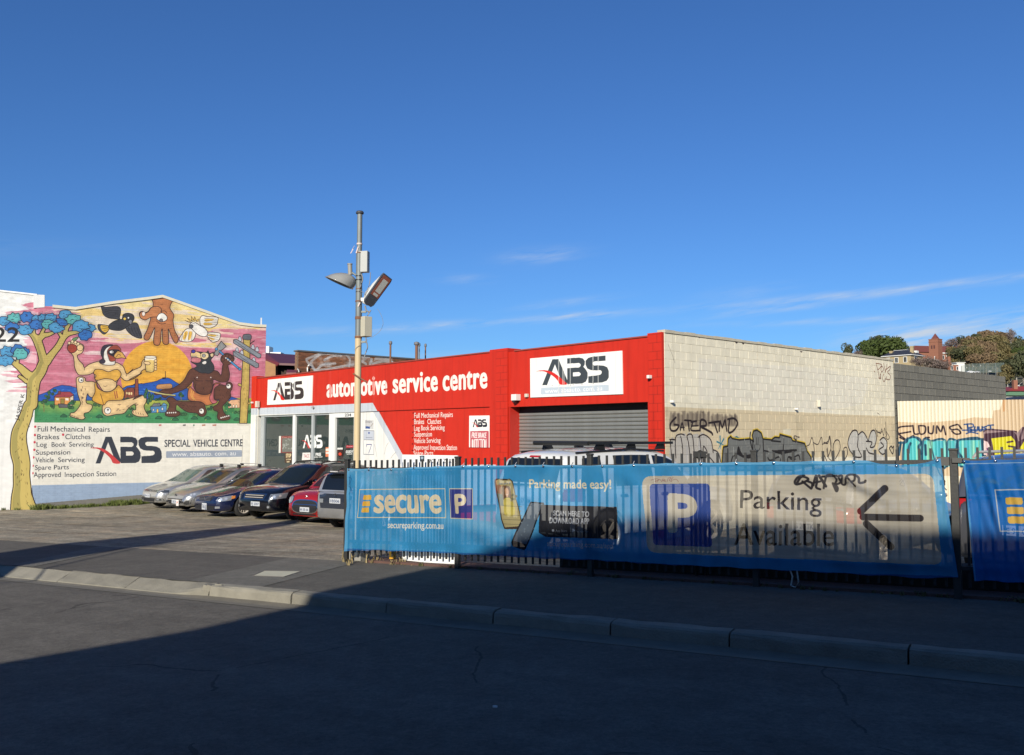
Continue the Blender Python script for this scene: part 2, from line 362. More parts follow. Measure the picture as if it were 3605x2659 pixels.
    def logo(s, quad, dark=(58, 64, 72), red=(205, 45, 40), paper=(238, 238, 232)):
        bl, br, tr, tl = [np.array(q, float) for q in quad]
        def mp(L):
            o = []
            for x, y in L:
                a = x/2.6; o.append((bl+(br-bl)*a)*(1-y)+(tl+(tr-tl)*a)*y)
            return np.array(o)
        s.fill(mp(LOGO_A), dark)
        s.fill(mp(LOGO_B), dark); s.fill(mp(LOGO_Bc), paper); s.fill(mp(LOGO_S), dark)
        s.fill(mp(LOGO_W), red, sm=True)
        s.stroke(mp([(1.62, .64), (1.70, .55), (1.79, .40)]), .012*abs(br[0]-bl[0]), paper)
    def image(s, name):
        im = bpy.data.images.new(name, s.w, s.h, alpha=True); im.colorspace_settings.name = 'sRGB'
        im.pixels.foreach_set(np.clip(s.a, 0, 1).astype(np.float32).ravel()); im.update(); im.pack(); return im
    def frame(s):                              # an Object-space frame for the texture lookup
        return s.u0, s.z0, s.u1-s.u0, s.z1-s.z0
def vnoise(h, w, sy, sx, seed):
    r = np.random.RandomState(seed); H, Wd = int(h/sy)+3, int(w/sx)+3; g = r.rand(H, Wd).astype(np.float32)
    y = np.arange(h)/sy; x = np.arange(w)/sx; yi = y.astype(int); xi = x.astype(int); fy = (y-yi)[:, None]; fx = (x-xi)[None]
    fy = fy*fy*(3-2*fy); fx = fx*fx*(3-2*fx)
    a = g[yi][:, xi]; b = g[yi][:, xi+1]; c = g[yi+1][:, xi]; d = g[yi+1][:, xi+1]
    return a*(1-fy)*(1-fx)+b*(1-fy)*fx+c*fy*(1-fx)+d*fy*fx
def fbm(h, w, sy, sx, seed, o=4):
    return sum(vnoise(h, w, max(1.01, sy/2**i), max(1.01, sx/2**i), seed+i)*.5**i for i in range(o))/sum(.5**i for i in range(o))
def art_mat(name, art, frame_obj, gain=1.0, rough=.75, var=.06, dirt=.12, bump=.25, obj_rand=0., spec=.3, bscale=60):
    """material that reads the painted rectangle in the wall's own space (frame_obj: x along the wall, z up)"""
    m = bpy.data.materials.new(name); m.use_nodes = True; t = m.node_tree; L = t.links; b = t.nodes['Principled BSDF']
    gain *= ALB
    tcn = N(t, 'ShaderNodeTexCoord'); tcn.object = frame_obj
    sp_ = N(t, 'ShaderNodeSeparateXYZ'); L.new(tcn.outputs['Object'], sp_.inputs[0])
    u = math_(t, 'DIVIDE', math_(t, 'SUBTRACT', sp_.outputs[0], art.u0), art.res*art.w); v = math_(t, 'DIVIDE', math_(t, 'SUBTRACT', sp_.outputs[2], art.z0), art.res*art.h)
    c = N(t, 'ShaderNodeCombineXYZ'); L.new(u, c.inputs[0]); L.new(v, c.inputs[1])
    im = N(t, 'ShaderNodeTexImage'); im.image = art.image(name); im.interpolation = 'Linear'; im.extension = 'EXTEND'; L.new(c.outputs[0], im.inputs[0])
    n1 = N(t, 'ShaderNodeTexNoise'); n1.inputs['Scale'].default_value = 2.2; n1.inputs['Detail'].default_value = 7; n1.inputs['Roughness'].default_value = .65; L.new(tcn.outputs['Object'], n1.inputs['Vector'])
    mp = N(t, 'ShaderNodeMapping'); mp.inputs['Scale'].default_value = (4, 4, .22); L.new(tcn.outputs['Object'], mp.inputs[0])
    n2 = N(t, 'ShaderNodeTexNoise'); n2.inputs['Scale'].default_value = 2.0; n2.inputs['Detail'].default_value = 6; L.new(mp.outputs[0], n2.inputs['Vector'])
    val = math_(t, 'ADD', math_(t, 'MULTIPLY', math_(t, 'SUBTRACT', n1.outputs[0], .5), 2*var), gain)
    val = math_(t, 'MULTIPLY', val, math_(t, 'SUBTRACT', 1, math_(t, 'MULTIPLY', math_(t, 'MAXIMUM', math_(t, 'SUBTRACT', n2.outputs[0], .48), 0), dirt*5)))
    if obj_rand:
        oi = N(t, 'ShaderNodeObjectInfo'); val = math_(t, 'MULTIPLY', val, math_(t, 'ADD', math_(t, 'MULTIPLY', math_(t, 'SUBTRACT', oi.outputs['Random'], .5), 2*obj_rand), 1))
    sc = N(t, 'ShaderNodeVectorMath', operation='SCALE'); L.new(im.outputs[0], sc.inputs[0]); L.new(val, sc.inputs['Scale']); L.new(sc.outputs[0], b.inputs['Base Color'])
    b.inputs['Roughness'].default_value = rough; b.inputs['Specular IOR Level'].default_value = spec
    n3 = N(t, 'ShaderNodeTexNoise'); n3.inputs['Scale'].default_value = bscale; n3.inputs['Detail'].default_value = 5; L.new(tcn.outputs['Object'], n3.inputs['Vector'])
    bp = N(t, 'ShaderNodeBump'); bp.inputs['Strength'].default_value = bump; bp.inputs['Distance'].default_value = .01; L.new(n3.outputs[0], bp.inputs['Height']); L.new(bp.outputs[0], b.inputs['Normal'])
    return m
def frame_for(plane, root):
    """local frame of a wall thing: x along U, y into the wall or out of it, z up"""
    root.location = (plane.P0[0], plane.P0[1], 0); root.rotation_euler = (0, 0, plane.yaw); return root
def local_out(plane):
    """sign of local y that points to the camera side"""
    ly = np.array([-plane.U[1], plane.U[0]]); return 1.0 if ly@plane.n > 0 else -1.0
# ------------------------------------------------------------------ the mural and the painted sign below it
A1, B1, C1, D1 = Z(0, 1000, 3.672), Z(450, 1000, 3.304), Z(0, 1400, 3.672), Z(450, 1400, 3.304)
INK = (48, 30, 36)
def paint_mural(art, white):
    h, w = art.h, art.w
    # photo position of every texel of a coarse lattice -> colour fields
    yy, xx = np.mgrid[0:h, 0:w]; U = art.u0+(xx+.5)*art.res; Zz = art.z0+(yy+.5)*art.res
    X = art.pl.P0[0]+art.pl.U[0]*U; Y = art.pl.P0[1]+art.pl.U[1]*U
    q = cp*Y+sp*(Zz-EYE); px = CX+F*X/q; py = CY-F*(cp*(Zz-EYE)-sp*Y)/q
    n = fbm(h, w, .22/art.res, 1.6/art.res, 3, 4); n2 = fbm(h, w, .10/art.res, .9/art.res, 9, 4); n3 = fbm(h, w, .5/art.res, .5/art.res, 21, 3)
    # cream-yellow upper sky over dusty pink, torn into streaks that fall to the right
    bound = np.where(px < 420, 1062+(px-130)*.42, 1184+(px-420)*.012)
    bound = np.where(px > 760, 1184-(px-760)*.18, bound)
    k = (bound-py)/46+(n-.5)*3.4
    c = art.a[..., :3]
    def setc(m, col): c[m] = np.array(col, np.float32)/255
    setc(k > -99, (198, 116, 136)); setc((n2 > .56), (207, 134, 152)); setc((n > .60) & (k > -3), (220, 176, 184)); setc((n > .66) & (k > -2.4), (226, 198, 198))
    setc((k > -.4) & (n2 < .62), (226, 190, 178)); setc((k > .2), (229, 200, 132)); setc((k > .5) & (n > .53), (224, 208, 186)); setc((k > .9) & (n2 > .55), (232, 212, 150))
    # grass
    gy = (py-1398)/90+(n3-.5)*.35
    g = (py > 1403+2*np.sin(px/9)) & (px > 118)
    g1, g2 = np.array([196, 186, 72])/255, np.array([66, 142, 92])/255
    kk = np.clip(gy*1.5, 0, 1)[..., None]; c[g] = (g1*(1-kk)+g2*kk)[g]
    setc(g & (n3 > .66), (60, 126, 78))
    # white lower wall and its blue plinth band
    low = (py > 1488+(px-120)*.005) & (px > 100); setc(low, (229, 226, 216))
    setc((py > 1709-(px-109)*.0235) & (px > 100), (150, 170, 196))
    setc((py > 1709-(px-109)*.0235+66-.06*(px-110)) & (px > 104), (120, 118, 112))
    if white:
        e = 118-(py-1065)*.02
        wm = (px < 140+0*py); s_ = (px-(30+28*np.sin(py/31)))/70+(n2-.5)*3.0
        setc(wm, (226, 226, 224)); on = wm & (py > 1060) & (py < 1400) & (s_ > .55) & (py > 1075-(px-60)*.2)
        setc(on, (200, 122, 142)); setc(on & (n > .6), (218, 172, 182)); setc((px > 100) & (py > 1487), (226, 226, 224))
    f, st_, tx = art.shape, art.stroke, art.text
    # sun
    if not white:
        m = ((px-552)**2+(py-1327)**2 < 126.5**2) & (py < 1403); setc(m, (229, 172, 66)); setc(m & (n2 > .6), (222, 162, 58))
        # blue hills
        hill = np.concatenate([A1([490, 1515, 490, 1440, 600, 1400, 700, 1335, 800, 1308, 900, 1318, 1010, 1350, 1200, 1440, 1500, 1400, 1640, 1320, 1836, 1285]), B1([40, 1185, 80, 1162, 170, 1162, 220, 1152, 270, 1145, 340, 1128, 400, 1098, 460, 1092, 500, 1105, 570, 1150, 640, 1188, 730, 1235, 900, 1330, 1190, 1308, 1290, 1340, 1400, 1400, 1400, 1360, 0, 1350])])
        f(hill, (36, 88, 176), (20, 24, 60), 1.5, sm=False)
        for i in range(26):
            x = random.choice([random.uniform(150, 270), random.uniform(470, 660)]); y = random.uniform(1365, 1395)
            st_([(x, y), (x+random.uniform(6, 18), y+random.uniform(-4, 4))], 2.2, (64, 132, 208), sm=False)
        for i in range(14):
            x = random.uniform(480, 650); y = random.uniform(1350, 1400); st_([(x, y), (x+6, y+1)], 1.6, (20, 46, 110), sm=False)
        art.fill(B1([400, 1088, 440, 1085, 442, 1104, 402, 1106]), (25, 22, 40)); st_(B1([438, 1090, 436, 1018]), 2, (25, 22, 40), sm=False)
        f(B1([330, 1200, 350, 1172, 420, 1165, 500, 1162, 518, 1195, 500, 1215, 430, 1225, 345, 1222]), (190, 140, 92), INK, 1.3)
        # little buildings
        f(A1([705, 1465, 905, 1465, 905, 1582, 705, 1562]), (216, 150, 84), INK, 1.6, sm=False); f(A1([905, 1465, 950, 1440, 948, 1560, 905, 1585]), (226, 206, 178), INK, 1.4, sm=False)
        f(A1([770, 1395, 905, 1395, 955, 1432, 905, 1465, 694, 1462]), (158, 66, 74), INK, 1.6, sm=False); f(A1([757, 1385, 785, 1385, 780, 1425, 745, 1430]), (120, 60, 60), INK, 1.2, sm=False)
        for q_ in ([725, 1478, 760, 1478, 760, 1505, 725, 1505], [845, 1478, 885, 1478, 885, 1505, 845, 1505]): art.fill(A1(q_), (240, 236, 226))
        f(A1([785, 1485, 832, 1485, 832, 1550, 785, 1548]), (150, 130, 60), INK, 1.2, sm=False); f(A1([755, 1548, 900, 1562, 900, 1600, 762, 1600]), (92, 90, 96), INK, 1.3, sm=False)
        f(A1([1605, 1380, 1650, 1340, 1770, 1340, 1790, 1500, 1610, 1505]), (132, 70, 56), INK, 1.4, sm=False); f(A1([1748, 1235, 1785, 1235, 1795, 1460, 1738, 1460]), (140, 76, 58), INK, 1.4, sm=False)
        for x in (1630, 1665, 1700): f(A1([x, 1400, x+18, 1400, x+18, 1425, x, 1425]), (232, 206, 150), None)
        f(B1([0, 1215, 60, 1205, 75, 1225, 80, 1345, 0, 1350]), (132, 70, 56), INK, 1.4, sm=False); f(B1([90, 1105, 118, 1105, 124, 1300, 80, 1300]), (140, 76, 58), INK, 1.3, sm=False)
        for x in (8, 34): f(B1([x, 1262, x+16, 1262, x+16, 1288, x, 1288]), (232, 206, 150), None)
        f(B1([262, 1425, 452, 1400, 452, 1495, 268, 1500]), (84, 140, 186), INK, 1.4, sm=False); f(B1([270, 1428, 300, 1392, 372, 1386, 382, 1422]), (120, 124, 128), INK, 1.4, sm=False); f(B1([380, 1420, 420, 1382, 462, 1412]), (96, 156, 196), INK, 1.3, sm=False)
        for q_ in ([288, 1455, 306, 1452, 306, 1475, 288, 1478], [392, 1440, 412, 1438, 412, 1470, 392, 1470]): f(B1(q_), (222, 226, 228), INK, 1, sm=False)
        f(B1([335, 1455, 356, 1453, 356, 1496, 335, 1498]), (226, 190, 90), INK, 1, sm=False)
        f(B1([1168, 1372, 1200, 1350, 1303, 1342, 1303, 1440, 1168, 1446]), (222, 178, 140), INK, 1.3, sm=False)
        for x in (1188, 1220, 1252): f(B1([x, 1440, x, 1412, x+9, 1398, x+18, 1412, x+18, 1440]), (238, 228, 200), INK, 1, sm=False)
        # shrubs, small trees, tufts of grass
        rr = random.Random(4)
        for (x, y, r) in [(178, 1385, 9), (166, 1398, 8), (190, 1377, 7), (153, 1414, 9), (160, 1410, 7), (187, 1431, 8), (250, 1431, 10), (255, 1416, 8), (340, 1428, 9), (448, 1408, 9), (463, 1440, 7), (556, 1404, 8), (636, 1390, 9), (800, 1422, 9), (836, 1450, 8), (737, 1437, 9), (646, 1458, 9), (878, 1448, 8), (525, 1452, 8)]:
            for k_ in range(4): art.disc((x+rr.uniform(-r, r), y+rr.uniform(-r*.5, r*.5)), r*.55, (58, 104, 66) if rr.random() < .6 else (44, 84, 60), (24, 44, 36), .9)
        st_([(154, 1420), (155, 1450)], 2.5, (128, 118, 70), sm=False); st_([(636, 1395), (640, 1414)], 2.5, (128, 118, 70), sm=False)
        for (x, y) in [(224, 1464), (350, 1466), (455, 1464), (558, 1471), (617, 1476), (684, 1472), (731, 1472), (834, 1476), (250, 1420)]:
            f(np.array([(x-11, y+4), (x-6, y-3), (x, y-6), (x+7, y-3), (x+12, y+4)]), (48, 104, 74), (22, 48, 40), 1.2)
        for i in range(150):
            x = rr.uniform(128, 880); y = rr.uniform(1412, 1482); st_([(x, y), (x+rr.uniform(-3, 3), y-rr.uniform(1, 4))], 1.2, rr.choice([(40, 96, 64), (216, 208, 96), (28, 76, 60)]), sm=False)
        # telegraph pole with insulators
        TR = (196, 172, 96)
        f(B1([1344, 645, 1425, 645, 1422, 700, 1418, 900, 1412, 1200, 1404, 1350, 1395, 1480, 1386, 1622, 1298, 1622, 1306, 1480, 1312, 1250, 1322, 1180, 1330, 1000, 1340, 800]), TR, INK, 2.4, sm=False)
        f(B1([1320, 1195, 1282, 1180, 1290, 1155, 1322, 1170]), TR, INK, 1.6); f(B1([1398, 1400, 1430, 1392, 1432, 1375, 1398, 1380]), TR, INK, 1.6)
        for i in range(18): x, y = rr.uniform(1330, 1400), rr.uniform(760, 1600); st_(B1([x, y, x+4, y+rr.uniform(10, 26)]), 1.1, (120, 100, 52), sm=False)
        GR = (136, 142, 150)
        for poly, ins in (([1228, 650, 1262, 642, 1550, 822, 1546, 858, 1515, 862, 1230, 688], [(1303, 640), (1455, 735), (1503, 760)]), ([1225, 786, 1256, 780, 1522, 928, 1520, 970, 1490, 976, 1226, 832], [(1270, 770), (1325, 800), (1465, 885)])):
            for (x, y) in ins: f(B1([x-18, y+26, x-20, y+4, x-9, y-26, x+9, y-26, x+20, y+4, x+18, y+26]), (184, 186, 196), INK, 1.3)
            f(B1(poly), GR, INK, 2, sm=False); p = B1(poly)
            st_(p[[0, 4]]+np.array([2, 1]), 1.4, (70, 74, 82), sm=False)
        f(B1([1340, 600, 1360, 586, 1415, 586, 1436, 602, 1434, 640, 1400, 652, 1340, 640]), (96, 100, 108), INK, 1.8)
        st_(B1([1425, 700, 1445, 680, 1472, 662]), 3, INK)
        # the hand
        HB = (184, 118, 76)
        hand = B1([278, 160, 405, 146, 518, 183, 498, 240, 492, 290, 535, 360, 526, 430, 545, 540, 585, 620, 578, 678, 545, 684, 505, 610, 472, 525, 474, 610, 474, 690, 440, 706, 408, 682, 402, 610, 402, 525, 388, 560, 378, 680, 350, 716, 305, 700, 300, 640, 314, 535, 308, 515, 275, 590, 240, 650, 198, 648, 188, 610, 222, 540, 256, 440, 262, 388, 205, 420, 150, 398, 134, 350, 150, 322, 185, 322, 200, 336, 240, 316, 262, 282, 292, 262, 292, 210])
        f(hand, HB, INK, 2.4)
        f(B1([240, 320, 275, 275, 340, 262, 385, 285, 388, 330, 350, 380, 270, 388, 205, 418, 150, 396, 138, 350, 165, 322, 195, 345]), (192, 126, 82), INK, 2)
        art.disc(tuple(B1([183, 348])[0]), 6, (236, 224, 214), INK, 1.2, ry=8)
        f(B1([335, 400, 362, 350, 410, 340, 455, 380, 450, 420, 400, 440, 360, 425]), (240, 238, 230), INK, 2); art.disc(tuple(B1([388, 424])[0]), 6, (120, 110, 110), INK, 1.2)
        st_(B1([330, 430, 380, 465, 440, 460]), 1.6, INK); st_(B1([380, 320, 430, 315, 455, 340]), 1.6, INK)
        for x, y in ((295, 437), (240, 572), (340, 548), (335, 610), (430, 540), (435, 610), (500, 515), (548, 600), (395, 240)): st_(B1([x-10, y, x, y+6, x+12, y]), 1.1, (96, 56, 40))
        # black cockatoo
        BK = (62, 64, 72)
        f(A1([1310, 290, 1360, 300, 1500, 290, 1552, 312, 1560, 360, 1545, 440, 1560, 462, 1500, 455, 1400, 440, 1340, 400, 1322, 350]), BK, (22, 22, 28), 2)
        f(A1([1620, 540, 1700, 505, 1770, 508, 1800, 570, 1835, 692, 1780, 698, 1700, 660, 1640, 600]), BK, (22, 22, 28), 2)
        f(A1([1266, 530, 1300, 524, 1412, 545, 1402, 600, 1350, 652, 1300, 620, 1270, 580]), BK, (22, 22, 28), 2); f(A1([1315, 535, 1408, 550, 1400, 595, 1365, 625, 1320, 605, 1300, 560]), (226, 180, 70), None)
        for a in ((1320, 545, 1400, 560), (1315, 575, 1400, 575), (1335, 610, 1400, 590)): st_(A1(list(a)), 1.2, (22, 22, 28), sm=False)
        f(A1([1420, 520, 1490, 475, 1575, 455, 1590, 400, 1650, 378, 1715, 395, 1735, 440, 1720, 480, 1680, 525, 1630, 560, 1600, 585, 1540, 604, 1440, 592, 1402, 562]), (52, 54, 62), (22, 22, 28), 2)
        art.disc(tuple(A1([1612, 452])[0]), 4.4, (226, 190, 80)); art.disc(tuple(A1([1660, 438])[0]), 3.4, (235, 235, 235), (22, 22, 28), 1); f(A1([1660, 480, 1690, 462, 1708, 480, 1700, 510, 1690, 525, 1668, 500]), (130, 132, 138), INK, 1.2)
        for i in range(5): st_(A1([1330+i*8, 320+i*26, 1430, 345+i*22, 1530, 345+i*18]), 1.1, (22, 22, 28)); 
        for i in range(4): st_(A1([1660+i*36, 560, 1680+i*36, 620, 1710+i*34, 670]), 1.1, (22, 22, 28))
        # white cockatoo
        WH, YE = (232, 226, 214), (228, 184, 84)
        for pl in ([845, 480, 838, 405, 870, 367, 920, 380, 1040, 388, 1046, 430, 1030, 480, 960, 512, 890, 502, 868, 485], [790, 545, 760, 522, 690, 520, 640, 570, 598, 650, 660, 674, 742, 666, 782, 615], [912, 565, 1060, 570, 1076, 612, 1050, 662, 985, 678, 930, 620]): f(B1(pl), WH, INK, 2)
        for pl in ([900, 410, 1000, 405, 985, 425, 905, 440], [885, 455, 980, 460, 960, 480, 890, 480], [660, 560, 700, 560, 670, 640, 640, 640], [715, 560, 745, 560, 730, 640, 700, 645], [930, 590, 1020, 590, 1020, 610, 940, 605], [945, 620, 1010, 640, 990, 655, 950, 635]): f(B1(pl), YE, None)
        for i in range(4): st_(B1([890, 400+i*26, 960, 405+i*24, 1035, 412+i*20]), 1, INK); st_(B1([640+i*36, 555, 632+i*38, 610, 622+i*40, 662]), 1, INK); st_(B1([925, 575+i*22, 990, 590+i*24, 1050, 600+i*22]), 1, INK)
        f(B1([722, 470, 760, 440, 810, 465, 850, 490, 900, 520, 930, 570, 905, 612, 840, 604, 790, 570, 745, 525, 716, 505]), (236, 232, 224), INK, 2)
        for (a, b) in (((725, 440), (662, 425)), ((735, 425), (690, 398)), ((755, 415), (738, 378)), ((780, 420), (778, 380)), ((805, 430), (822, 405))): f(B1([a[0]-12, a[1]+8, b[0], b[1], a[0]+16, a[1]+6]), YE, INK, 1.2, sm=False)
        f(B1([715, 490, 740, 472, 762, 490, 750, 515, 722, 515]), (84, 86, 92), INK, 1.4); st_(B1([752, 462, 764, 458, 776, 464]), 1.3, INK)
        # left figure: bird-headed, bandeau and shorts, one arm up with an apple, the other with a glass
        SK = (232, 200, 148)
        f(A1([985, 1240, 1000, 1208, 1050, 1195, 1100, 1220, 1112, 1258, 1200, 1262, 1245, 1300, 1240, 1400, 1200, 1465, 1150, 1450, 1132, 1420, 1112, 1500, 1125, 1545, 1180, 1560, 1192, 1600, 1150, 1655, 1092, 1672, 1088, 1712, 1102, 1726, 1080, 1748, 1040, 1752, 920, 1716, 905, 1690, 918, 1668, 970, 1655, 1040, 1560, 1030, 1500, 1000, 1400]), SK, INK, 2.4)
        for i in range(5): st_(A1([915+i*22, 1690+i*8, 925+i*22, 1706+i*8]), 1.4, INK, sm=False)
        f(np.concatenate([C1([1340, 60, 1440, 20, 1500, 22, 1600, 30, 1836, -30]), B1([60, 1345, 120, 1300, 165, 1296, 212, 1312, 214, 1370, 188, 1420, 205, 1480, 237, 1535, 200, 1546, 120, 1542, 55, 1512, 55, 1470, 92, 1462, 84, 1398, 40, 1420, 0, 1456]), C1([1600, 205, 1500, 218, 1440, 232, 1380, 238, 1335, 210, 1322, 150])]), SK, INK, 2.4)
        for i in range(5): st_(B1([62+i*28, 1478+i*8, 70+i*28, 1500+i*7]), 1.4, INK, sm=False)
        art.disc(tuple(A1([1048, 1243])[0]), 9, (240, 238, 230), INK, 1.8); art.disc(tuple(A1([1056, 1245])[0]), 2.6, (90, 100, 110), INK, 1)
        art.disc(tuple(C1([1392, 170])[0]), 11.5, (240, 238, 230), INK, 1.8); art.disc(tuple(C1([1396, 158])[0]), 2.8, (90, 100, 110), INK, 1)
        rr = random.Random(8)
        for i in range(16): x, y = rr.uniform(1045, 1100), rr.uniform(1300, 1540); st_(A1([x, y, x+4, y+22]), 1.2, INK, sm=False)
        for i in range(14): x, y = rr.uniform(1480, 1780), rr.uniform(60, 150); st_(C1([x, y+(1700-x)*.15, x+24, y-8+(1700-x)*.15]), 1.2, INK, sm=False)
        f(A1([1245, 1265, 1260, 1340, 1340, 1388, 1430, 1388, 1500, 1340, 1535, 1308, 1600, 1385, 1602, 1450, 1570, 1500, 1400, 1512, 1345, 1565, 1262, 1545, 1190, 1495, 1228, 1400, 1225, 1300]), (222, 168, 70), INK, 2.2)
        st_(A1([1480, 1395, 1495, 1480]), 3, (160, 84, 60), sm=False); st_(A1([1505, 1390, 1520, 1470]), 3, (160, 84, 60), sm=False); st_(A1([1300, 1420, 1340, 1560]), 1.5, INK)
        f(A1([915, 895, 945, 930, 958, 1000, 965, 1080, 1000, 1158, 1040, 1178, 1150, 1172, 1225, 1140, 1220, 1180, 1230, 1235, 1275, 1300, 1340, 1390, 1430, 1388, 1500, 1340, 1512, 1275, 1555, 1205, 1600, 1240, 1650, 1252, 1740, 1215, 1836, 1150]).tolist()+B1([20, 1112, 65, 1105, 130, 1060, 165, 1010, 205, 992, 235, 1010, 270, 900, 230, 872, 195, 876, 165, 905, 150, 962, 60, 1005, 0, 1045]).tolist()+A1([1720, 1100, 1640, 1165, 1600, 1080, 1555, 1040, 1480, 1010, 1300, 1000, 1240, 1008, 1150, 1040, 1092, 1082, 1072, 1040, 1020, 985, 1000, 925, 1060, 892, 1085, 830, 1075, 792, 1030, 765, 980, 742, 920, 748, 880, 780, 875, 830, 895, 880]).tolist(), SK, INK, 2.4)
        f(A1([1215, 1130, 1240, 1104, 1320, 1108, 1400, 1136, 1475, 1110, 1530, 1112, 1566, 1160, 1550, 1210, 1492, 1262, 1450, 1236, 1350, 1226, 1262, 1246, 1225, 1225, 1242, 1185, 1210, 1160]), (224, 172, 76), INK, 2.2)
        st_(A1([1258, 1240, 1255, 1300, 1290, 1360, 1345, 1388, 1425, 1388, 1490, 1345, 1508, 1290, 1495, 1255]), 1.8, INK); st_(A1([1335, 1318, 1360, 1325, 1385, 1315]), 1.3, INK); st_(A1([1095, 1082, 1090, 1115]), 1.4, INK, sm=False); st_(A1([1640, 1165, 1632, 1190]), 1.4, INK, sm=False)
        f(A1([870, 820, 895, 785, 940, 778, 985, 800, 995, 850, 960, 885, 920, 892, 880, 862]), (158, 62, 48), INK, 2); art.shape(A1([920, 742, 950, 700, 1012, 690, 985, 725, 940, 745]), (96, 140, 90), INK, 1.5)
        for (x, y) in ((895, 765), (935, 745), (975, 755), (1010, 775)): art.disc(tuple(A1([x, y])[0]), 5, (236, 212, 166), INK, 1.4)
        art.disc(tuple(A1([1035, 825])[0]), 11, SK, INK, 1.6)
        f(A1([1305, 870, 1340, 800, 1430, 783, 1470, 800, 1520, 800, 1558, 850, 1550, 900, 1500, 930, 1490, 990, 1480, 1042, 1400, 1052, 1330, 1042, 1290, 1020, 1290, 990, 1325, 965, 1308, 920]), (232, 228, 218), INK, 2.2)
        f(A1([1305, 870, 1340, 800, 1430, 783, 1460, 792, 1385, 820, 1345, 880, 1340, 960, 1362, 1000, 1335, 1030, 1288, 1015, 1290, 988, 1325, 965, 1308, 920]), (52, 48, 64), INK, 1.6)
        f(A1([1385, 870, 1430, 812, 1500, 790, 1550, 825, 1562, 870, 1500, 925, 1488, 992, 1425, 1002, 1400, 945]), (152, 72, 56), INK, 1.4); f(A1([1395, 870, 1420, 850, 1500, 845, 1548, 858, 1500, 905, 1480, 940, 1440, 930, 1400, 905]), (40, 36, 46), None)
        art.disc(tuple(A1([1442, 880])[0]), 7, (242, 240, 236), INK, 1, ry=5); art.disc(tuple(A1([1450, 880])[0]), 2.2, (20, 20, 24))
        f(A1([1478, 915, 1520, 864, 1580, 885, 1632, 966, 1570, 955, 1512, 968, 1470, 945]), (206, 160, 86), INK, 2, sm=False); st_(A1([1500, 945, 1530, 910, 1560, 925]), 1.4, INK)
        f(B1([195, 848, 332, 850, 326, 900, 300, 1020, 270, 1028, 212, 1018, 198, 900]), (226, 196, 120), INK, 2.2, sm=False); art.fill(B1([198, 848, 330, 850, 326, 890, 260, 884, 200, 890]), (240, 232, 210)); art.shape(B1([198, 850, 220, 838, 300, 838, 330, 850, 300, 864, 220, 862]), (240, 234, 216), INK, 1.5)
        for y in (895, 930, 965, 990): art.disc(tuple(B1([322, y])[0]), 5, SK, INK, 1.5)
        art.shape(B1([190, 905, 240, 905, 262, 922, 240, 942, 195, 930]), SK, INK, 1.5)
        # right figure: dark furred head, axe raised, orange trousers
        BR = (98, 62, 50)
        f(B1([720, 1195, 700, 1250, 700, 1332, 740, 1362, 850, 1372, 910, 1412, 975, 1400, 1040, 1372, 1012, 1300, 1020, 1215, 1075, 1160, 1040, 1150, 1000, 1168, 972, 1262, 880, 1288, 800, 1265, 745, 1215]), (200, 124, 76), INK, 2.2)
        st_(B1([745, 1230, 735, 1300, 770, 1350]), 1.6, (228, 184, 90)); st_(B1([765, 1250, 755, 1310, 790, 1355]), 1.6, (228, 184, 90)); f(B1([1000, 1180, 1050, 1160, 1060, 1190, 1010, 1230, 1000, 1330, 1040, 1372, 985, 1390, 950, 1330, 980, 1250]), (188, 104, 110), INK, 1.6)
        f(B1([1002, 1250, 1020, 1205, 1080, 1172, 1140, 1182, 1150, 1150, 1190, 1144, 1216, 1172, 1212, 1220, 1192, 1260, 1198, 1312, 1150, 1372, 1102, 1422, 1112, 1482, 1140, 1522, 1182, 1532, 1186, 1570, 1140, 1586, 1060, 1582, 1040, 1542, 1046, 1490, 1002, 1470, 994, 1430, 1040, 1402, 1062, 1350, 1012, 1340]), BR, INK, 2.2)
        f(B1([452, 1350, 480, 1318, 530, 1324, 580, 1362, 700, 1366, 800, 1368, 880, 1388, 902, 1440, 916, 1490, 882, 1540, 832, 1534, 800, 1504, 700, 1492, 620, 1444, 572, 1404, 560, 1432, 562, 1470, 602, 1490, 602, 1526, 540, 1546, 450, 1536, 438, 1500, 470, 1452, 484, 1400]), BR, INK, 2.2)
        for (x, y, r) in ((1172, 1190, 8), (858, 1480, 9)): art.disc(tuple(B1([x, y])[0]), r, (240, 238, 230), INK, 1.6, ry=r*1.1); art.disc(tuple(B1([x-6, y-10])[0]), 2.6, (110, 110, 110), INK, 1)
        for i in range(5): art.disc(tuple(B1([460+i*24, 1500-i*1])[0]), 3.2, (226, 220, 210), INK, 1); art.disc(tuple(B1([1085+i*22, 1558-i*6])[0]), 3.2, (226, 220, 210), INK, 1)
        for i in range(16): x, y = rr.uniform(590, 800), rr.uniform(1385, 1440); st_(B1([x, y+(x-590)*.15, x+20, y+5+(x-590)*.15]), 1.2, (44, 28, 26), sm=False)
        for i in range(12): x, y = rr.uniform(1060, 1180), rr.uniform(1210, 1350); st_(B1([x, y, x+3, y+16]), 1.2, (44, 28, 26), sm=False)
        f(B1([740, 988, 800, 985, 990, 1005, 1045, 1018, 1085, 1060, 1100, 960, 1108, 932, 1080, 890, 1090, 842, 1130, 810, 1180, 812, 1232, 850, 1232, 892, 1190, 932, 1166, 952, 1184, 1050, 1162, 1132, 1080, 1142, 1000, 1112, 992, 1150, 988, 1220, 950, 1276, 880, 1288, 810, 1262, 768, 1205, 762, 1130, 740, 1152, 680, 1212, 600, 1248, 500, 1282, 440, 1322, 400, 1310, 390, 1285, 330, 1290, 308, 1275, 350, 1262, 412, 1228, 470, 1222, 510, 1218, 600, 1168, 660, 1108, 700, 1030]), BR, INK, 2.4)
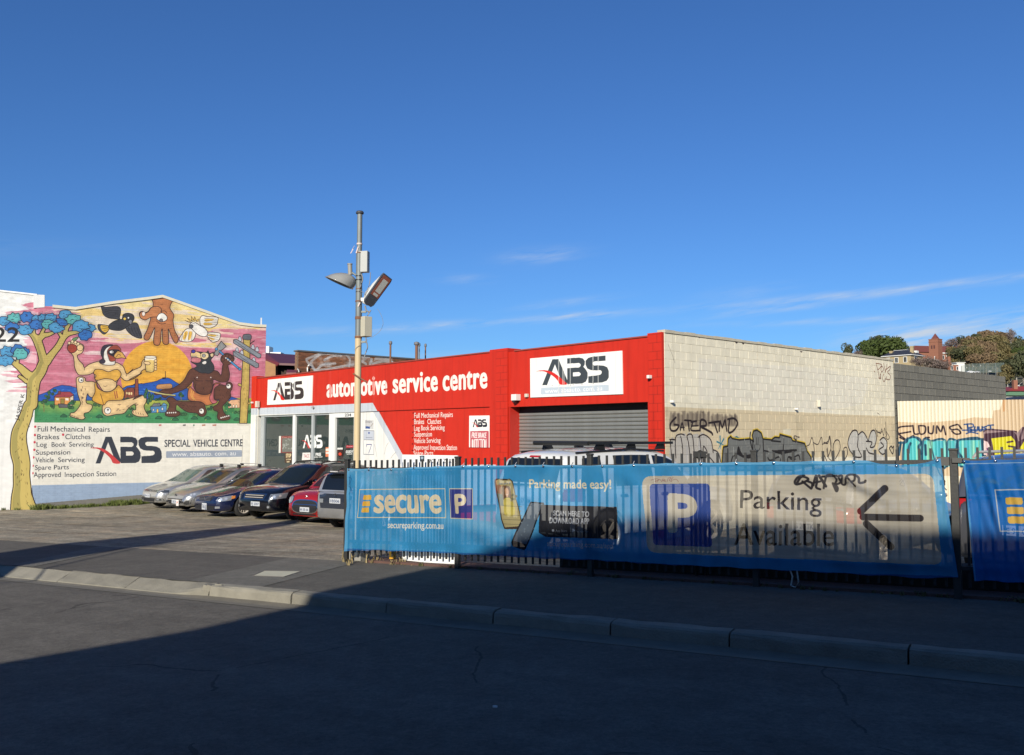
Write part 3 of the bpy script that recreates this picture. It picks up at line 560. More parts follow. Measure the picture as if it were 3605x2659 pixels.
        st_(B1([770, 1090, 800, 1125, 870, 1130]), 1.8, INK); st_(B1([905, 1125, 960, 1128, 985, 1100]), 1.8, INK); st_(B1([790, 1170, 785, 1230, 830, 1270]), 1.6, INK); st_(B1([965, 1140, 985, 1200, 960, 1262]), 1.6, INK); st_(B1([880, 1205, 880, 1222]), 1.5, INK, sm=False)
        for x in (806, 965): art.disc(tuple(B1([x, 1088])[0]), 3, (214, 190, 180), INK, 1)
        st_(B1([312, 1262, 400, 1272, 520, 1300, 550, 1296]), 6, INK); st_(B1([230, 1240, 320, 1262, 430, 1284, 548, 1296]), 4.2, (190, 182, 120))
        for (x, y) in ((215, 1255), (250, 1300), (265, 1345), (235, 1370), (285, 1320), (200, 1300)): art.shape(B1([x, y-40, x+18, y-10, x+4, y+32, x-16, y+6]), (58, 104, 74), (20, 44, 36), 1.4)
        HD = (52, 56, 62)
        f(B1([730, 905, 790, 940, 800, 962, 770, 985, 800, 1010, 850, 1036, 900, 1038, 950, 1042, 1002, 1000, 996, 940, 966, 888, 1002, 835, 998, 796, 950, 808, 932, 776, 908, 798, 820, 788, 800, 800, 850, 850, 850, 885, 800, 915]), HD, INK, 2)
        f(B1([735, 850, 735, 805, 780, 788, 830, 800, 856, 830, 850, 866, 800, 852, 765, 850]), (226, 196, 142), INK, 1.8); art.disc(tuple(B1([762, 785])[0]), 7, (66, 60, 160), INK, 1.8, ry=6)
        f(B1([738, 868, 765, 852, 800, 856, 850, 872, 842, 908, 800, 918, 742, 904]), (196, 120, 128), INK, 1.5)
        for x in (742, 768, 790): f(B1([x, 838, x+12, 842, x+4, 866]), (238, 234, 224), INK, .9, sm=False)
        f(B1([850, 850, 852, 810, 890, 796, 935, 812, 938, 850, 905, 876, 870, 872]), (226, 206, 160), INK, 1.4); art.disc(tuple(B1([884, 834])[0]), 6, (150, 150, 150), INK, 1.4); f(B1([868, 912, 900, 898, 914, 912, 900, 932, 872, 930]), (236, 230, 222), None); f(B1([958, 818, 992, 806, 996, 836, 972, 852]), (230, 206, 160), INK, 1.4)
        f(B1([1086, 665, 1146, 725, 1112, 756, 1078, 780, 1045, 836, 1000, 822, 1012, 790, 1040, 730]), (150, 152, 152), INK, 2.2, sm=False)
        st_(B1([1070, 785, 1180, 890, 1298, 990]), 8.6, INK, sm=False); st_(B1([1070, 785, 1180, 890, 1298, 990]), 5.6, (74, 140, 190), sm=False); art.disc(tuple(B1([1300, 990])[0]), 5, (74, 140, 190), INK, 1.4); art.disc(tuple(B1([1030, 758])[0]), 5, (74, 140, 190), INK, 1.4)
        for (x, y) in ((1105, 880), (1120, 845), (1155, 838), (1190, 850), (1215, 880)): art.disc(tuple(B1([x, y])[0]), 6.5, BR, INK, 1.6)
        for (x, y) in ((1165, 882), (1190, 900), (1140, 862)): art.disc(tuple(B1([x, y])[0]), 3, (226, 220, 210), INK, 1)
    n7 = fbm(art.h, art.w, 14, 26, 91, 3)[..., None]; up_ = (py < 1488)[..., None]; c *= np.where(up_, 1+(n7-.5)*.20, 1+(n7-.5)*.07)
    # the painted tree at the left corner, trunk down to the ground
    TC, TD = (190, 170, 98), (158, 146, 84)
    br = [(C1([300, 1460, 280, 1300, 285, 1150, 278, 1000, 280, 850, 250, 700, 240, 560, 255, 430, 330, 250, 375, 100]).tolist()+A1([405, 1560, 415, 1450, 425, 1350, 440, 1240, 520, 1130, 570, 1010]).tolist(), [82, 66, 56, 52, 53, 56, 50, 46, 38, 34, 36, 34, 36, 40, 34, 30]),
          (A1([575, 1020, 540, 900, 500, 780, 470, 710, 420, 660, 350, 620]).tolist(), [28, 23, 24, 24, 15, 9]), (A1([590, 1010, 680, 900, 760, 800, 815, 700, 870, 650, 950, 630, 1050, 615]).tolist(), [28, 20, 18, 17, 15, 11, 8]),
          (A1([490, 720, 560, 665, 620, 655, 690, 630]).tolist(), [22, 16, 12, 7]), (A1([430, 1215, 350, 1165, 260, 1080, 190, 1030, 130, 965]).tolist(), [30, 26, 21, 15, 10]), (A1([840, 680, 855, 580, 900, 520]).tolist(), [14, 12, 8]), (A1([815, 700, 770, 640, 750, 600]).tolist(), [10, 8, 6]),
          (A1([530, 700, 540, 640, 570, 580]).tolist(), [12, 9, 7]), (A1([450, 690, 440, 620, 445, 580]).tolist(), [10, 7, 5]), (A1([220, 1040, 230, 980, 235, 940]).tolist(), [9, 8, 7]), (A1([340, 1260, 290, 1220, 252, 1196]).tolist(), [12, 10, 9])]
    for p, w_ in br: art.stroke(p, [a+6 for a in w_], (34, 22, 22))
    for p, w_ in br: art.stroke(p, w_, TC)
    p, w_ = br[0]; art.stroke(np.array(p)-np.array([[a*.28, 0] for a in w_]), [a*.36 for a in w_], TD)
    p, w_ = br[1]; art.stroke(np.array(p)-np.array([[a*.28, 0] for a in w_]), [a*.34 for a in w_], TD)
    rr = random.Random(2)
    for i in range(60):
        y = rr.uniform(1330, 1790); k = rr.uniform(0, 1); x = np.interp(y, [1330, 1400, 1470, 1520, 1570, 1640, 1700, 1790], [118, 112, 96, 72, 66, 76, 78, 80])+(k-.5)*42
        art.stroke([(x, y), (x+rr.uniform(-4, 4), y+rr.uniform(3, 9))], 1.5, rr.choice([(70, 56, 34), (150, 132, 70)]), sm=False)
    cl = [((78, 152, 200), (28, 24, 56)), ((48, 112, 186), (24, 22, 60)), ((92, 176, 176), (24, 30, 56))]
    blobs = [(60, 480, 70, 0), (190, 440, 78, 2), (165, 570, 84, 1), (350, 430, 80, 1), (250, 500, 10, 0), (330, 590, 84, 0), (480, 450, 62, 0), (560, 440, 60, 0), (660, 440, 72, 0), (480, 530, 78, 1), (615, 520, 70, 2), (730, 560, 84, 0), (820, 480, 76, 1), (850, 400, 78, 0), (950, 460, 84, 2), (1160, 570, 62, 0), (1040, 550, 92, 0), (1105, 662, 78, 1), (95, 880, 84, 0), (230, 850, 76, 1), (320, 870, 52, 1), (265, 905, 84, 2), (70, 990, 86, 0)]
    for (x, y, r, ci) in blobs:
        n_ = 8; ph = rr.uniform(0, 6); P = []
        for k_ in range(n_*2):
            a = ph+math.pi*k_/n_; q_ = r*1.08*(1.0 if k_ % 2 else .86)*(.86+.26*rr.random()); P += [x+q_*1.18*math.cos(a), y+q_*.84*math.sin(a)]
        art.shape(A1(P), cl[ci][0], cl[ci][1], 2.2)
        for k_ in range(5): a, b = x+rr.uniform(-r*.5, r*.5), y+rr.uniform(-r*.5, r*.5); art.stroke(A1([a-10, b+3, a, b-5, a+12, b+2]), 1.2, cl[ci][1])
    if white:
        art.text('22', tuple(A1([-78, 745])[0]), tuple(A1([248, 745])[0]), 49, 49, (34, 32, 36), bold=.035)
        p0, p1 = C1([240, 300])[0], C1([318, -45])[0]; d = (p1-p0)/np.linalg.norm(p1-p0)
        art.text('JASPER K', tuple(p0), tuple(p1), 12.5, 12.5, (24, 20, 22), bold=.012, up=(d[1], -d[0]))
    else:
        DK = (52, 58, 70)
        for s_, x0, x1, y0, y1, hh in (('Full', 487, 617, 438, 438, 66), ('Mechanical', 655, 1097, 438, 441, 66), ('Repairs', 1148, 1420, 443, 443, 66), ('Brakes', 482, 765, 540, 539, 64), ('Clutches', 845, 1170, 538, 537, 64),
                ('Log', 473, 605, 637, 637, 60), ('Book', 668, 850, 636, 635, 60), ('Servicing', 895, 1212, 635, 634, 60), ('Suspension', 465, 908, 740, 737, 62), ('Vehicle', 458, 695, 838, 836, 62), ('Servicing', 752, 1095, 836, 832, 60),
                ('Spare', 452, 660, 936, 930, 60), ('Parts', 698, 890, 930, 927, 58), ('Approved', 435, 785, 1030, 1026, 64), ('Inspection', 838, 1213, 1028, 1018, 62), ('Station', 1248, 1502, 1018, 1012, 62)):
            art.text(s_, tuple(C1([x0, y0])[0]), tuple(C1([x1, y1])[0]), hh/3.672, None, DK, bold=.012)
        for x, y in ((455, 377), (451, 485), (816, 480), (447, 578), (443, 676), (431, 774), (423, 882), (420, 978)): art.disc(tuple(C1([x, y])[0]), 4.4, (200, 66, 82))
        art.logo((C1([1235, 852])[0], D1([398, 760])[0], D1([385, 458])[0], C1([1235, 506])[0]), DK, (200, 64, 66), (229, 226, 216))
        art.text('SPECIAL', tuple(D1([428, 573])[0]), tuple(D1([727, 571])[0]), 24, None, DK, bold=.03); art.text('VEHICLE', tuple(D1([762, 571])[0]), tuple(D1([1047, 569])[0]), 24, None, DK, bold=.03); art.text('CENTRE', tuple(D1([1078, 569])[0]), tuple(D1([1335, 566])[0]), 24, None, DK, bold=.03)
        art.fill(D1([445, 630, 455, 624, 1320, 612, 1328, 618, 1326, 684, 1318, 689, 455, 703, 445, 696]), (152, 162, 178))
        art.text('www. absauto. com. au', tuple(D1([515, 684])[0]), tuple(D1([1255, 671])[0]), 9.6, None, (226, 228, 230), bold=.02, xh=True)
        art.stroke(D1([1336, 440, 1334, 600, 1325, 755]), .9, (150, 140, 130), sm=False)
        for x, w_, c_ in ((360, 30, (190, 90, 90)), (640, 34, (90, 84, 84)), (862, 40, (170, 110, 84)), (985, 44, (176, 104, 84)), (760, 16, (60, 110, 80))): art.fill(D1([x, 314, x+w_, 310, x+w_, 330, x, 332]), c_, .8)
# ------------------------------------------------------------------ ground, road, kerb, footpath, lot
def strip(name, s0, s1, ns, t0, t1, nt_, m, dz=0.0, zf=None, kind='structure'):
    b = MB()
    def fn(a, c):
        s, t = s0+(s1-s0)*a, t0+(t1-t0)*c; x, y = xy(s, t); return (x, y, (zf or gz_st)(s, t)+dz)
    b.grid(fn, ns, nt_, False); o = b.build(name, m, recalc=False); tag(o, kind=kind); return o
def poly_on_ground(name, P, m, dz, parent=None, kind=None):
    b = MB(); vs = []
    for x, y in P: g = ground_hit(x, y); vs.append((g.x, g.y, g.z+dz))
    b.add(vs, [tuple(range(len(vs)))]); return tag(b.build(name, m, parent), kind=kind)
M_ROAD = asphalt('road_asphalt', (.130, .119, .102), .20, fine=240, cracks=.45)
M_PATH = asphalt('footpath_asphalt', (.118, .109, .093), .17, fine=300)
M_PATH2 = asphalt('footpath_pale', (.158, .15, .128), .16, fine=300)
M_LOT = asphalt('lot_asphalt', (.285, .252, .188), .46, fine=90, patches=(.7, 1.4))
M_CONC = mat('kerb_concrete', (.225, .21, .168), .9, var=.42, vscale=4, bump=.5, bscale=60, obj_rand=.06)
M_GUT = mat('gutter_concrete', (.175, .158, .122), .9, var=.45, vscale=3, bump=.5, bscale=60)
M_SOIL = mat('far_ground', (.09, .10, .05), .95, var=.3, vscale=.08)
# one sheet to the horizon under everything
b = MB(); R_ = 1500
b.add([(-R_, -R_, -3.2), (R_, -R_, -3.2), (R_, R_, -3.2), (-R_, R_, -3.2)], [(0, 1, 2, 3)]); tag(b.build('ground', M_SOIL), kind='structure')
strip('road', -34, 44, 52, -2.2, 7.14, 14, M_ROAD)
strip('opposite_footpath', -34, 44, 30, -5.6, -2.35, 3, M_PATH, zf=lambda s, t: gz_st(s, 0)+.13)
strip('footpath', -34, 44, 52, 7.62, 10.0, 4, M_PATH, dz=-.002, zf=lambda s, t: gz_st(s, 9)-.0)
def lot_z(s, t): return gz_st(s, max(t, 10.0001))
strip('car_park_ground', -34, 44, 70, 10.0, 46, 44, M_LOT, zf=lot_z)
strip('gutter', -34, 44, 40, 7.14, 7.47, 2, M_GUT, dz=.004, zf=lambda s, t: gz_st(s, 7)-.012*(1-abs(t-7.3)/.17))
# opposite kerb behind the camera
b = MB()
b.prism([(-2.36, -.1), (-2.2, -.1), (-2.2, .11), (-2.23, .13), (-2.36, .132)], lambda t, z, s: (*xy(s, t), z-.0306*s), -34, 44)
tag(b.build('opposite_kerb', M_CONC), kind='structure')
# the kerb: concrete lengths with open joints; low and sloping where cars cross it
kerb = thing('kerb', None, None); tag(kerb, kind='structure')
def kerb_prof(s):
    k = 1 if s < 9.2 else max(0, 1-(s-9.2)/.5)      # 1 upright, 0 driveway slope
    up = [(7.795, -.05), (7.805, .09), (7.815, .115), (7.84, .131), (7.965, .136), (7.965, -.05)]
    lo = [(7.72, -.05), (7.73, .01), (7.78, .035), (7.85, .07), (7.965, .128), (7.965, -.05)]
    return [(a[0]*k+b_[0]*(1-k), a[1]*k+b_[1]*(1-k)) for a, b_ in zip(up, lo)]
joints = [-34, -20]+[-18+1.31*i for i in range(14)]
joints = [-34+2.6*i for i in range(11)]+[-4.2, -2.9, -1.6, -.3, 1.0, 2.42, 3.55, 4.85, 6.25, 7.7, 9.15, 10.8, 12.4, 14.4, 16.6, 18.8, 21, 24, 28, 33, 38, 44]
joints = sorted(set(j for j in joints if not (-8.1 < j < -4.3)))
for i in range(len(joints)-1):
    a, c = joints[i]+.008, joints[i+1]-.008; n = max(2, int((c-a)/.22)); b = MB(); vs = []; fs = []; jx = random.uniform(-.006, .006); jz = random.uniform(-.006, .004)
    for k in range(n+1):
        s = a+(c-a)*k/n; TS = -.34
        for (t, z) in kerb_prof(s): x, y = xy(s, t+TS+jx+random.uniform(-.006, .006)); vs.append((x, y, z+jz-.0306*s+random.uniform(-.007, .004)*(z > .05)))
    m_ = 6
    for k in range(n):
        for j in range(m_-1): fs.append((k*m_+j, k*m_+j+1, (k+1)*m_+j+1, (k+1)*m_+j))
    fs += [tuple(range(m_)), tuple(range(n*m_, n*m_+m_))[::-1]]
    b.add(vs, fs, False); b.build('kerb_stone', M_CONC, kerb)
b = MB()   # broken lump at the damaged joint
for i in range(5):
    x, y = xy(9.15+random.uniform(-.1, .12), 7.48+random.uniform(0, .1)); b.box((x, y, -.28+.09+random.uniform(-.02, .02)), (random.uniform(.06, .12), random.uniform(.06, .12), .07), Matrix.Rotation(random.uniform(0, 3), 3, 'Z')@Matrix.Rotation(.3, 3, 'X'))
b.build('broken_corner', M_CONC, kerb)
# patches and lid in the footpath
def st_poly(name, L, m, dz, base=None):
    b = MB(); b.add([(*xy(s, t), gz_st(s, 9)+dz) for s, t in L], [tuple(range(len(L)))]); return tag(b.build(name, m), kind='structure')
st_poly('footpath_patch', [(8.4, 7.64), (9.8, 7.64), (10.35, 9.98), (8.9, 9.98)], M_PATH2, .003)
st_poly('footpath_patch', [(13.5, 7.65), (14.1, 7.65), (15.4, 9.98), (14.6, 9.98)], M_PATH2, .003)
pit = thing('pit_cover', 'pale concrete service pit lid set flush in the footpath patch near the kerb', 'pit cover')
b = MB(); q = [ground_hit(*p) for p in ((891, 2029), (930, 2012), (1059, 2014), (999, 2033))]
M_LID = mat('lid_concrete', (.50, .48, .36), .85, var=.18, vscale=9, bump=.4)
b.add([(v.x, v.y, v.z+.007) for v in q]+[(v.x, v.y, v.z-.05) for v in q], [(0, 1, 2, 3), (0, 4, 5, 1), (1, 5, 6, 2), (2, 6, 7, 3), (3, 7, 4, 0)]); b.build('lid', M_LID, pit)
b = MB()
for i in range(4):
    a_, c_ = q[i], q[(i+1) % 4]; d_ = (c_-a_).normalized()*.0; b.tube([(a_.x, a_.y, a_.z+.004), (c_.x, c_.y, c_.z+.004)], .008, 4, False)
b.build('frame', mat('lid_frame', (.12, .11, .10), .8), pit)
# fence footing: reddish brick strip with weeds
M_EDGE = mat('red_edging', (.11, .055, .042), .9, var=.3, vscale=8, bump=.5)
b = MB(); b.prism([(9.99, -.05), (10.33, -.05), (10.33, .035), (9.99, .03)], lambda t, z, s: (*xy(s, t), z+.13-.0306*s), -9, 8.75)
tag(b.build('fence_footing', M_EDGE), kind='structure')
# flat litter on the road
M_LIT = mat('litter_white', (.7, .7, .66), .7)
for px_, py_, r_ in ((1743, 2490, .017),):
    b = MB(); g = ground_hit(px_, py_); b.lathe([(0, .0), (r_, 0), (r_, .008), (0, .012)], Matrix.Translation(g), 12)
    tag(b.build('bottle_top', M_LIT), 'small white lid lying alone on the shaded road', 'lid')

# ------------------------------------------------------------------ bricks and blocks
def ico_box(w, h, d, ch=.0):
    """brick: front face proud in local -y*out, chamfered edge; 9 quads"""
    b = MB(); x, z, c = w/2, h/2, min(ch, w/4, h/4)
    vs = [(-x, 0, -z), (x, 0, -z), (x, 0, z), (-x, 0, z), (-x, d-c, -z), (x, d-c, -z), (x, d-c, z), (-x, d-c, z), (-x+c, d, -z+c), (x-c, d, -z+c), (x-c, d, z-c), (-x+c, d, z-c)]
    fs = [(0, 1, 5, 4), (1, 2, 6, 5), (2, 3, 7, 6), (3, 0, 4, 7), (4, 5, 9, 8), (5, 6, 10, 9), (6, 7, 11, 10), (7, 4, 8, 11), (8, 9, 10, 11)]
    return vs, fs
def lay(root, plane, name, m, cells, d, ch, n_parts, near, parent=None):
    """cells: (u, z, w, h). Nearest n_parts become separate parts, the rest one stuff part."""
    o = local_out(plane); parent = parent or root; cache = {}
    cells = sorted(cells, key=lambda c: (c[0]-near[0])**2+(c[1]-near[1])**2)
    for (u, z, w, h) in cells[:n_parts]:
        k = (round(w, 3), round(h, 3))
        if k not in cache:
            vs, fs = ico_box(w, h, d*o, ch*o if False else ch); vs = [(x, (abs(y) if o > 0 else -abs(y)), zz) for x, y, zz in ico_box(w, h, d, ch)[0]]
            b = MB(); b.add(vs, fs); me = b.mesh(name, m); bm = bmesh.new(); bm.from_mesh(me); bmesh.ops.recalc_face_normals(bm, faces=bm.faces)
            bm.to_mesh(me); bm.free(); cache[k] = me
        link(name, cache[k], None, parent, (u, random.uniform(-.0015, .0025)*o, z))
    rest = cells[n_parts:]
    if rest:
        b = MB()
        for (u, z, w, h) in rest:
            vs, fs = ico_box(w, h, d, ch); j = random.uniform(-.0015, .0025)
            b.add([(x+u, (y+j)*o, zz+z) for x, y, zz in vs], fs)
        tag(b.build(name+'work', m, parent), kind='stuff')
def courses(inside, u0, u1, z0, z1, L, H, joint, cut=.35):
    out = []; k = 0; z = z0
    while z < z1:
        u = u0-(L/2 if k % 2 else 0)
        while u < u1:
            a, c = max(u, u0), min(u+L, u1)
            if c-a > cut*L and inside((a+c)/2, z+H/2, (c-a)/2, H/2): out.append(((a+c)/2, z+H/2, c-a-joint, H-joint))
            u += L
        z += H; k += 1
    return out
def backing(root, plane, name, m, poly, thick, parent=None):
    o = local_out(plane); b = MB(); b.prism(poly, lambda u, z, d: (u, d, z), 0, -thick*o); return b.build(name, m, parent or root)

# ------------------------------------------------------------------ mural building
mb = frame_for(MUR, thing('mural_building', 'gabled brick building with a colourful painted mural and white lower wall with a painted sign', 'building'))
top_px = [(122, 1077), (185, 1079), (265, 1087), (400, 1066), (533, 1050), (572.6, 1044), (607, 1056), (842, 1140), (896, 1147), (937, 1149)]
T = MUR.uv(top_px); uR = T[-1][0]; uL = uM
zb = -1.4
wall = [(uL, zb)]+[(uL, T[0][1])]+[tuple(t) for t in T[1:]]+[(uR, zb)]
artM = Art(MUR, min(uR, uL)-.1, max(uR, uL)+.1, zb, 7.6, .0075, (200, 120, 140)); paint_mural(artM, False)
M_MUR = art_mat('mural_paint', artM, mb, gain=.87, rough=.7, var=.05, dirt=.06, bump=.5, obj_rand=.045)
backing(mb, MUR, 'wall', M_MUR, wall, .25)
tu, tz = T[:, 0][::-1], T[:, 1][::-1]
def in_m(u, z, hu, hz): return z+hz < min(np.interp(u-hu, tu, tz), np.interp(u+hu, tu, tz))-.06
cells = courses(in_m, uR, uL, -1.1, 7.5, .24, .086, .009)
lay(mb, MUR, 'brick', M_MUR, cells, .0035, .0025, 300, (uR+3.6, 1.6))
o = local_out(MUR); b = MB()
M_CREAM = mat('cream_trim', (.62, .58, .45), .7, var=.1, streak=.1)
for (a, c) in zip(T[1:-1], T[2:]):
    b.prism([(a[0], a[1]-.05), (c[0], c[1]-.05), (c[0], c[1]+.06), (a[0], a[1]+.06)], lambda u, z, d: (u, d, z), .05*o, -.3*o)
b.build('coping', M_CREAM, mb)
# body behind the painted wall: side walls and roof
b = MB(); b.prism([(uL-.02, zb), (uL-.02, T[0][1]-.5)]+[(t[0], t[1]-.35) for t in T[1:-1]]+[(uR+.03, T[-1][1]-.35), (uR+.03, zb)], lambda u, z, d: (u, d, z), -.27*o, -14*o)
b.build('rear_walls', mat('rendered_brick', (.42, .36, .3), .85, var=.1), mb)
b = MB(); uh = T[-1][0]+.22; b.box((uh-.02, -.05*o, (T[-1][1]+.1)), (.05, .05, .5)); b.build('vent_pipe', mat('white_pipe', (.7, .7, .68), .5), mb)
# white rendered wall round the corner
ww = frame_for(WHI, thing('white_rendered_wall', 'white rendered wall at the far left with the black numerals 22 and painted tree foliage', 'wall'))
artW = Art(WHI, -.1, 4.2, -1.6, 7.8, .008, (226, 226, 224)); paint_mural(artW, True)
M_WW = art_mat('white_render_paint', artW, ww, gain=.80, rough=.8, var=.04, dirt=.06, bump=.25)
tw = WHI.uv([(157, 1039), (0, 1027)]); o = local_out(WHI)
zt = float(tw[0][1]); u157 = float(tw[0][0])
backing(ww, WHI, 'wall', M_WW, [(0.0, -1.6), (min(u157, 0)-.001, -1.6) if False else (0.0, -1.6), (9, -1.6), (9, zt+1.0), (4.0, float(tw[1][1])+.32), (float(tw[1][0]), float(tw[1][1])), (0.0, zt)][1:], .3)
# the short upstand that carries on past the corner
pu = MUR.uv([(157, 1039), (157, 1082), (118, 1085), (118, 1037)])
b = MB(); om = local_out(MUR); b.prism([tuple(v) for v in pu], lambda u, z, d: (u, d, z), .012*om, -.25*om); ob = b.build('parapet_return', M_WW, ww)
ob.parent = mb; ob.data.materials.clear(); ob.data.materials.append(mat('white_render', (.72, .72, .70), .8, var=.08, streak=.1))
b = MB(); b.prism([(0.06, zt-.03), (4.2, float(tw[1][1])+.27), (4.2, float(tw[1][1])+.33), (0.06, zt+.03)], lambda u, z, d: (u, d, z), .04*o, -.3*o); b.build('coping', mat('white_render', (.72, .72, .70)), ww)

# ------------------------------------------------------------------ service centre: red shop front + block side wall
sc_ = thing('service_centre', 'single storey red and white vehicle workshop with block side wall and roller door', 'building')
fr = frame_for(FAC, thing('facade_frame_tmp', None, None)); sd_ = None
def Fu(px, py): return FAC.uv([(px, py)])[0]
FOUT = local_out(FAC); SOUT = local_out(SID)
def reparent(o, parent, M):
    o.parent = parent; o.matrix_world = M
MF = Matrix.Translation((FAC.P0[0], FAC.P0[1], 0))@Matrix.Rotation(FAC.yaw, 4, 'Z')
sc_.matrix_world = MF; bpy.data.objects.remove(fr)
uE = float(Fu(888, 1440)[0])
artF = Art(FAC, -.2, uE+.3, -1.0, 5.0, .0085, (206, 46, 27))
ZA, ZB, ZC = Z(880, 1200, 3.672), Z(1300, 1200, 3.672), Z(1700, 1140, 3.177)
WHT, LG = (236, 236, 230), (200, 208, 216)
def paint_facade(a):
    # white shop-front zone, pale blue-grey band and diagonal
    a.fill(np.concatenate([ZA([-40, 960, 1600, 905]), ZB([30, 905, 350, 1490, 440, 1720]), np.array([(880, 1720)])]), WHT)
    a.fill(np.concatenate([ZA([-40, 878, 30, 875, 1585, 803]), ZB([100, 905, 30, 912]), ZA([-40, 962])]), LG)
    a.fill(np.concatenate([ZA([1585, 803]), ZB([45, 803, 425, 1490, 560, 1730, 440, 1730, 350, 1500, 30, 912, 20, 850])]), LG)
    a.fill([(1418, 1640), (1750, 1636), (1750, 1775), (1418, 1790)], (226, 228, 228)); a.fill([(1418, 1792), (1750, 1777), (1750, 1800), (1418, 1815)], (60, 62, 70))
    wd = (242, 240, 230)
    for s_, x0, y0, x1, y1, h0, h1 in (('automotive', 1149.6, 1399.5, 1363, 1388, 44.5, 47.5), ('service', 1382.2, 1384.7, 1541, 1376.8, 48, 51.5), ('centre', 1558.2, 1376.7, 1715.5, 1366.6, 52, 54.5)):
        a.text(s_, (x0+2, y0-2), (x1-2, y1-2), h0-4, h1-4, wd, bold=.02, xh=True, spacing=1.08, fat=2.7)
    W2 = (236, 232, 224)
    for s_, x0, y0, x1, y1 in (('Full Mechanical Repairs', 565, 998, 1062, 985), ('Brakes', 565, 1078, 692, 1076), ('Clutches', 735, 1076, 910, 1072), ('Log Book Servicing', 563, 1162, 957, 1152), ('Suspension', 562, 1240, 792, 1238), ('Vehicle Servicing', 560, 1325, 903, 1318), ('Approved Inspection Station', 556, 1408, 1115, 1414), ('Spare Parts', 556, 1486, 808, 1486)):
        a.text(s_, tuple(ZB([x0, y0])[0]), tuple(ZB([x1, y1])[0]), 17.2, 18, W2, bold=.02)
    for x, y in ((551, 935), (551, 1018), (725, 1018), (548, 1100), (546, 1183), (542, 1255), (541, 1335), (540, 1418)): a.disc(tuple(ZB([x, y])[0]), 2.6, (110, 14, 16))
    for xa, xb in ((1750, 1790), (2290, 2336)):        # block joints telegraphing through the paint on the piers
        for i in range(24):
            z = 4.1-i*.2; ua, ub = float(FAC.uv([(xa, 1500)])[0][0]), float(FAC.uv([(xb, 1500)])[0][0]); r_ = int((z-a.z0)/a.res); c0, c1 = sorted((int((ua-a.u0)/a.res), int((ub-a.u0)/a.res)))
            if 0 < r_ < a.h: a.a[r_-1:r_+1, max(0, c0):c1, :3] *= .84; m_ = (c0+c1)//2+(6 if i % 2 else -8); a.a[max(0, r_-24):r_, m_:m_+2, :3] *= .8
    # old repaint blocks, scuffs and cracks
    for x in (1040, 1600): a.fill(ZA([x-14, 360, x+12, 355, x+10, 800, x-16, 805]), (214, 62, 50), .5)
    for x in (215, 1075, 1290): a.fill(ZB([x-3, 210, x+3, 208, x+3, 840, x-3, 842]), (176, 26, 20), .45)
    for L in ([230, 1320, 200, 1370, 185, 1440, 175, 1470], [330, 1440, 290, 1480, 260, 1520], [50, 1340, 70, 1420, 80, 1500]): a.stroke(ZB(L), 1.0, (110, 104, 100))
    # notices on the white wall beside the door
    a.fill(ZA([1470, 1022, 1582, 1028, 1580, 1145, 1470, 1138]), (206, 206, 204)); a.text('EXEDY', tuple(ZA([1478, 1060])[0]), tuple(ZA([1562, 1062])[0]), 6.5, None, (120, 118, 122), bold=.02); a.fill(ZA([1478, 1105, 1535, 1110, 1533, 1138, 1478, 1134]), (60, 90, 150)); a.stroke(ZA([1545, 1110, 1560, 1085, 1574, 1070]), 3, (150, 140, 130))
    a.stroke(ZA([1456, 1160, 1588, 1164, 1584, 1474, 1452, 1468]), 1.4, (60, 66, 90), sm=False, closed=True); a.fill(ZA([1460, 1164, 1585, 1168, 1583, 1280, 1458, 1276]), (196, 202, 212)); a.stroke(ZA([1456, 1280, 1586, 1284]), 1.2, (60, 66, 90), sm=False)
    a.disc(tuple(ZA([1522, 1192])[0]), 3, (40, 70, 150)); a.stroke(ZA([1482, 1252, 1565, 1254]), 1.0, (80, 80, 100), sm=False)
    a.stroke(ZA([1488, 1368, 1492, 1342, 1555, 1340, 1540, 1395, 1518, 1452]), 2.2, (36, 44, 120), sm=False)
paint_facade(artF)
M_FAC = art_mat('facade_paint', artF, sc_, gain=.88, rough=.55, var=.08, dirt=.14, bump=.25, bscale=25)
def fbox(name, u0, u1, z0, z1, d0, d1, m=None, bevel=0, parent=None):
    """box on the facade: depth d positive towards the street"""
    b = MB(); b.bbox((u0, d0*FOUT, z0), (u1, d1*FOUT, z1)); return b.build(name, m or M_FAC, parent or sc_, bevel=bevel)
def U_(px): return float(Fu(px, 1500)[0])
def Zf(px, py): return float(Fu(px, py)[1])
GB = -1.35
zpar = Zf(1500, 1267); zpar2 = Zf(2040, 1213); zled = Zf(1500, 1441)
u_p0, u_p1 = U_(2334), U_(2287)      # right pier
u_g0, u_g1 = U_(2285), U_(1793)      # garage opening
u_m0, u_m1 = U_(1791), U_(1748)      # middle pier
u_w0 = U_(1746); u_dr = U_(1258)
zlin = Zf(2040, 1424)
fbox('upper_panel', u_p1, u_m0+.02, zlin, zpar2, -.20, .0)
fbox('upper_panel', u_m1-.01, uE-.35, zled, zpar, -.2, .0)
fbox('pier', .002, u_p1-.001, GB, Zf(2310, 1172), -.035, .05)
fbox('pier_core', .25, u_p1-.002, GB, Zf(2310, 1172)-.04, -.35, -.036)
fbox('pier', u_m0+.003, u_m1+.25, GB, Zf(1770, 1228), -.45, .045)
fbox('pier', uE-.45, uE, GB, Zf(900, 1325), -.3, .05)
b = MB(); M_CAP = mat('capping_rust', (.30, .05, .035), .7, var=.35, vscale=4)
b.bbox((u_p1+.0, -.24*FOUT, zpar2), (u_m0-.25, .03*FOUT, zpar2+.035)); b.bbox((u_m1+.27, -.24*FOUT, zpar), (uE-.46, .03*FOUT, zpar+.035)); b.build('parapet_capping', M_CAP, sc_)
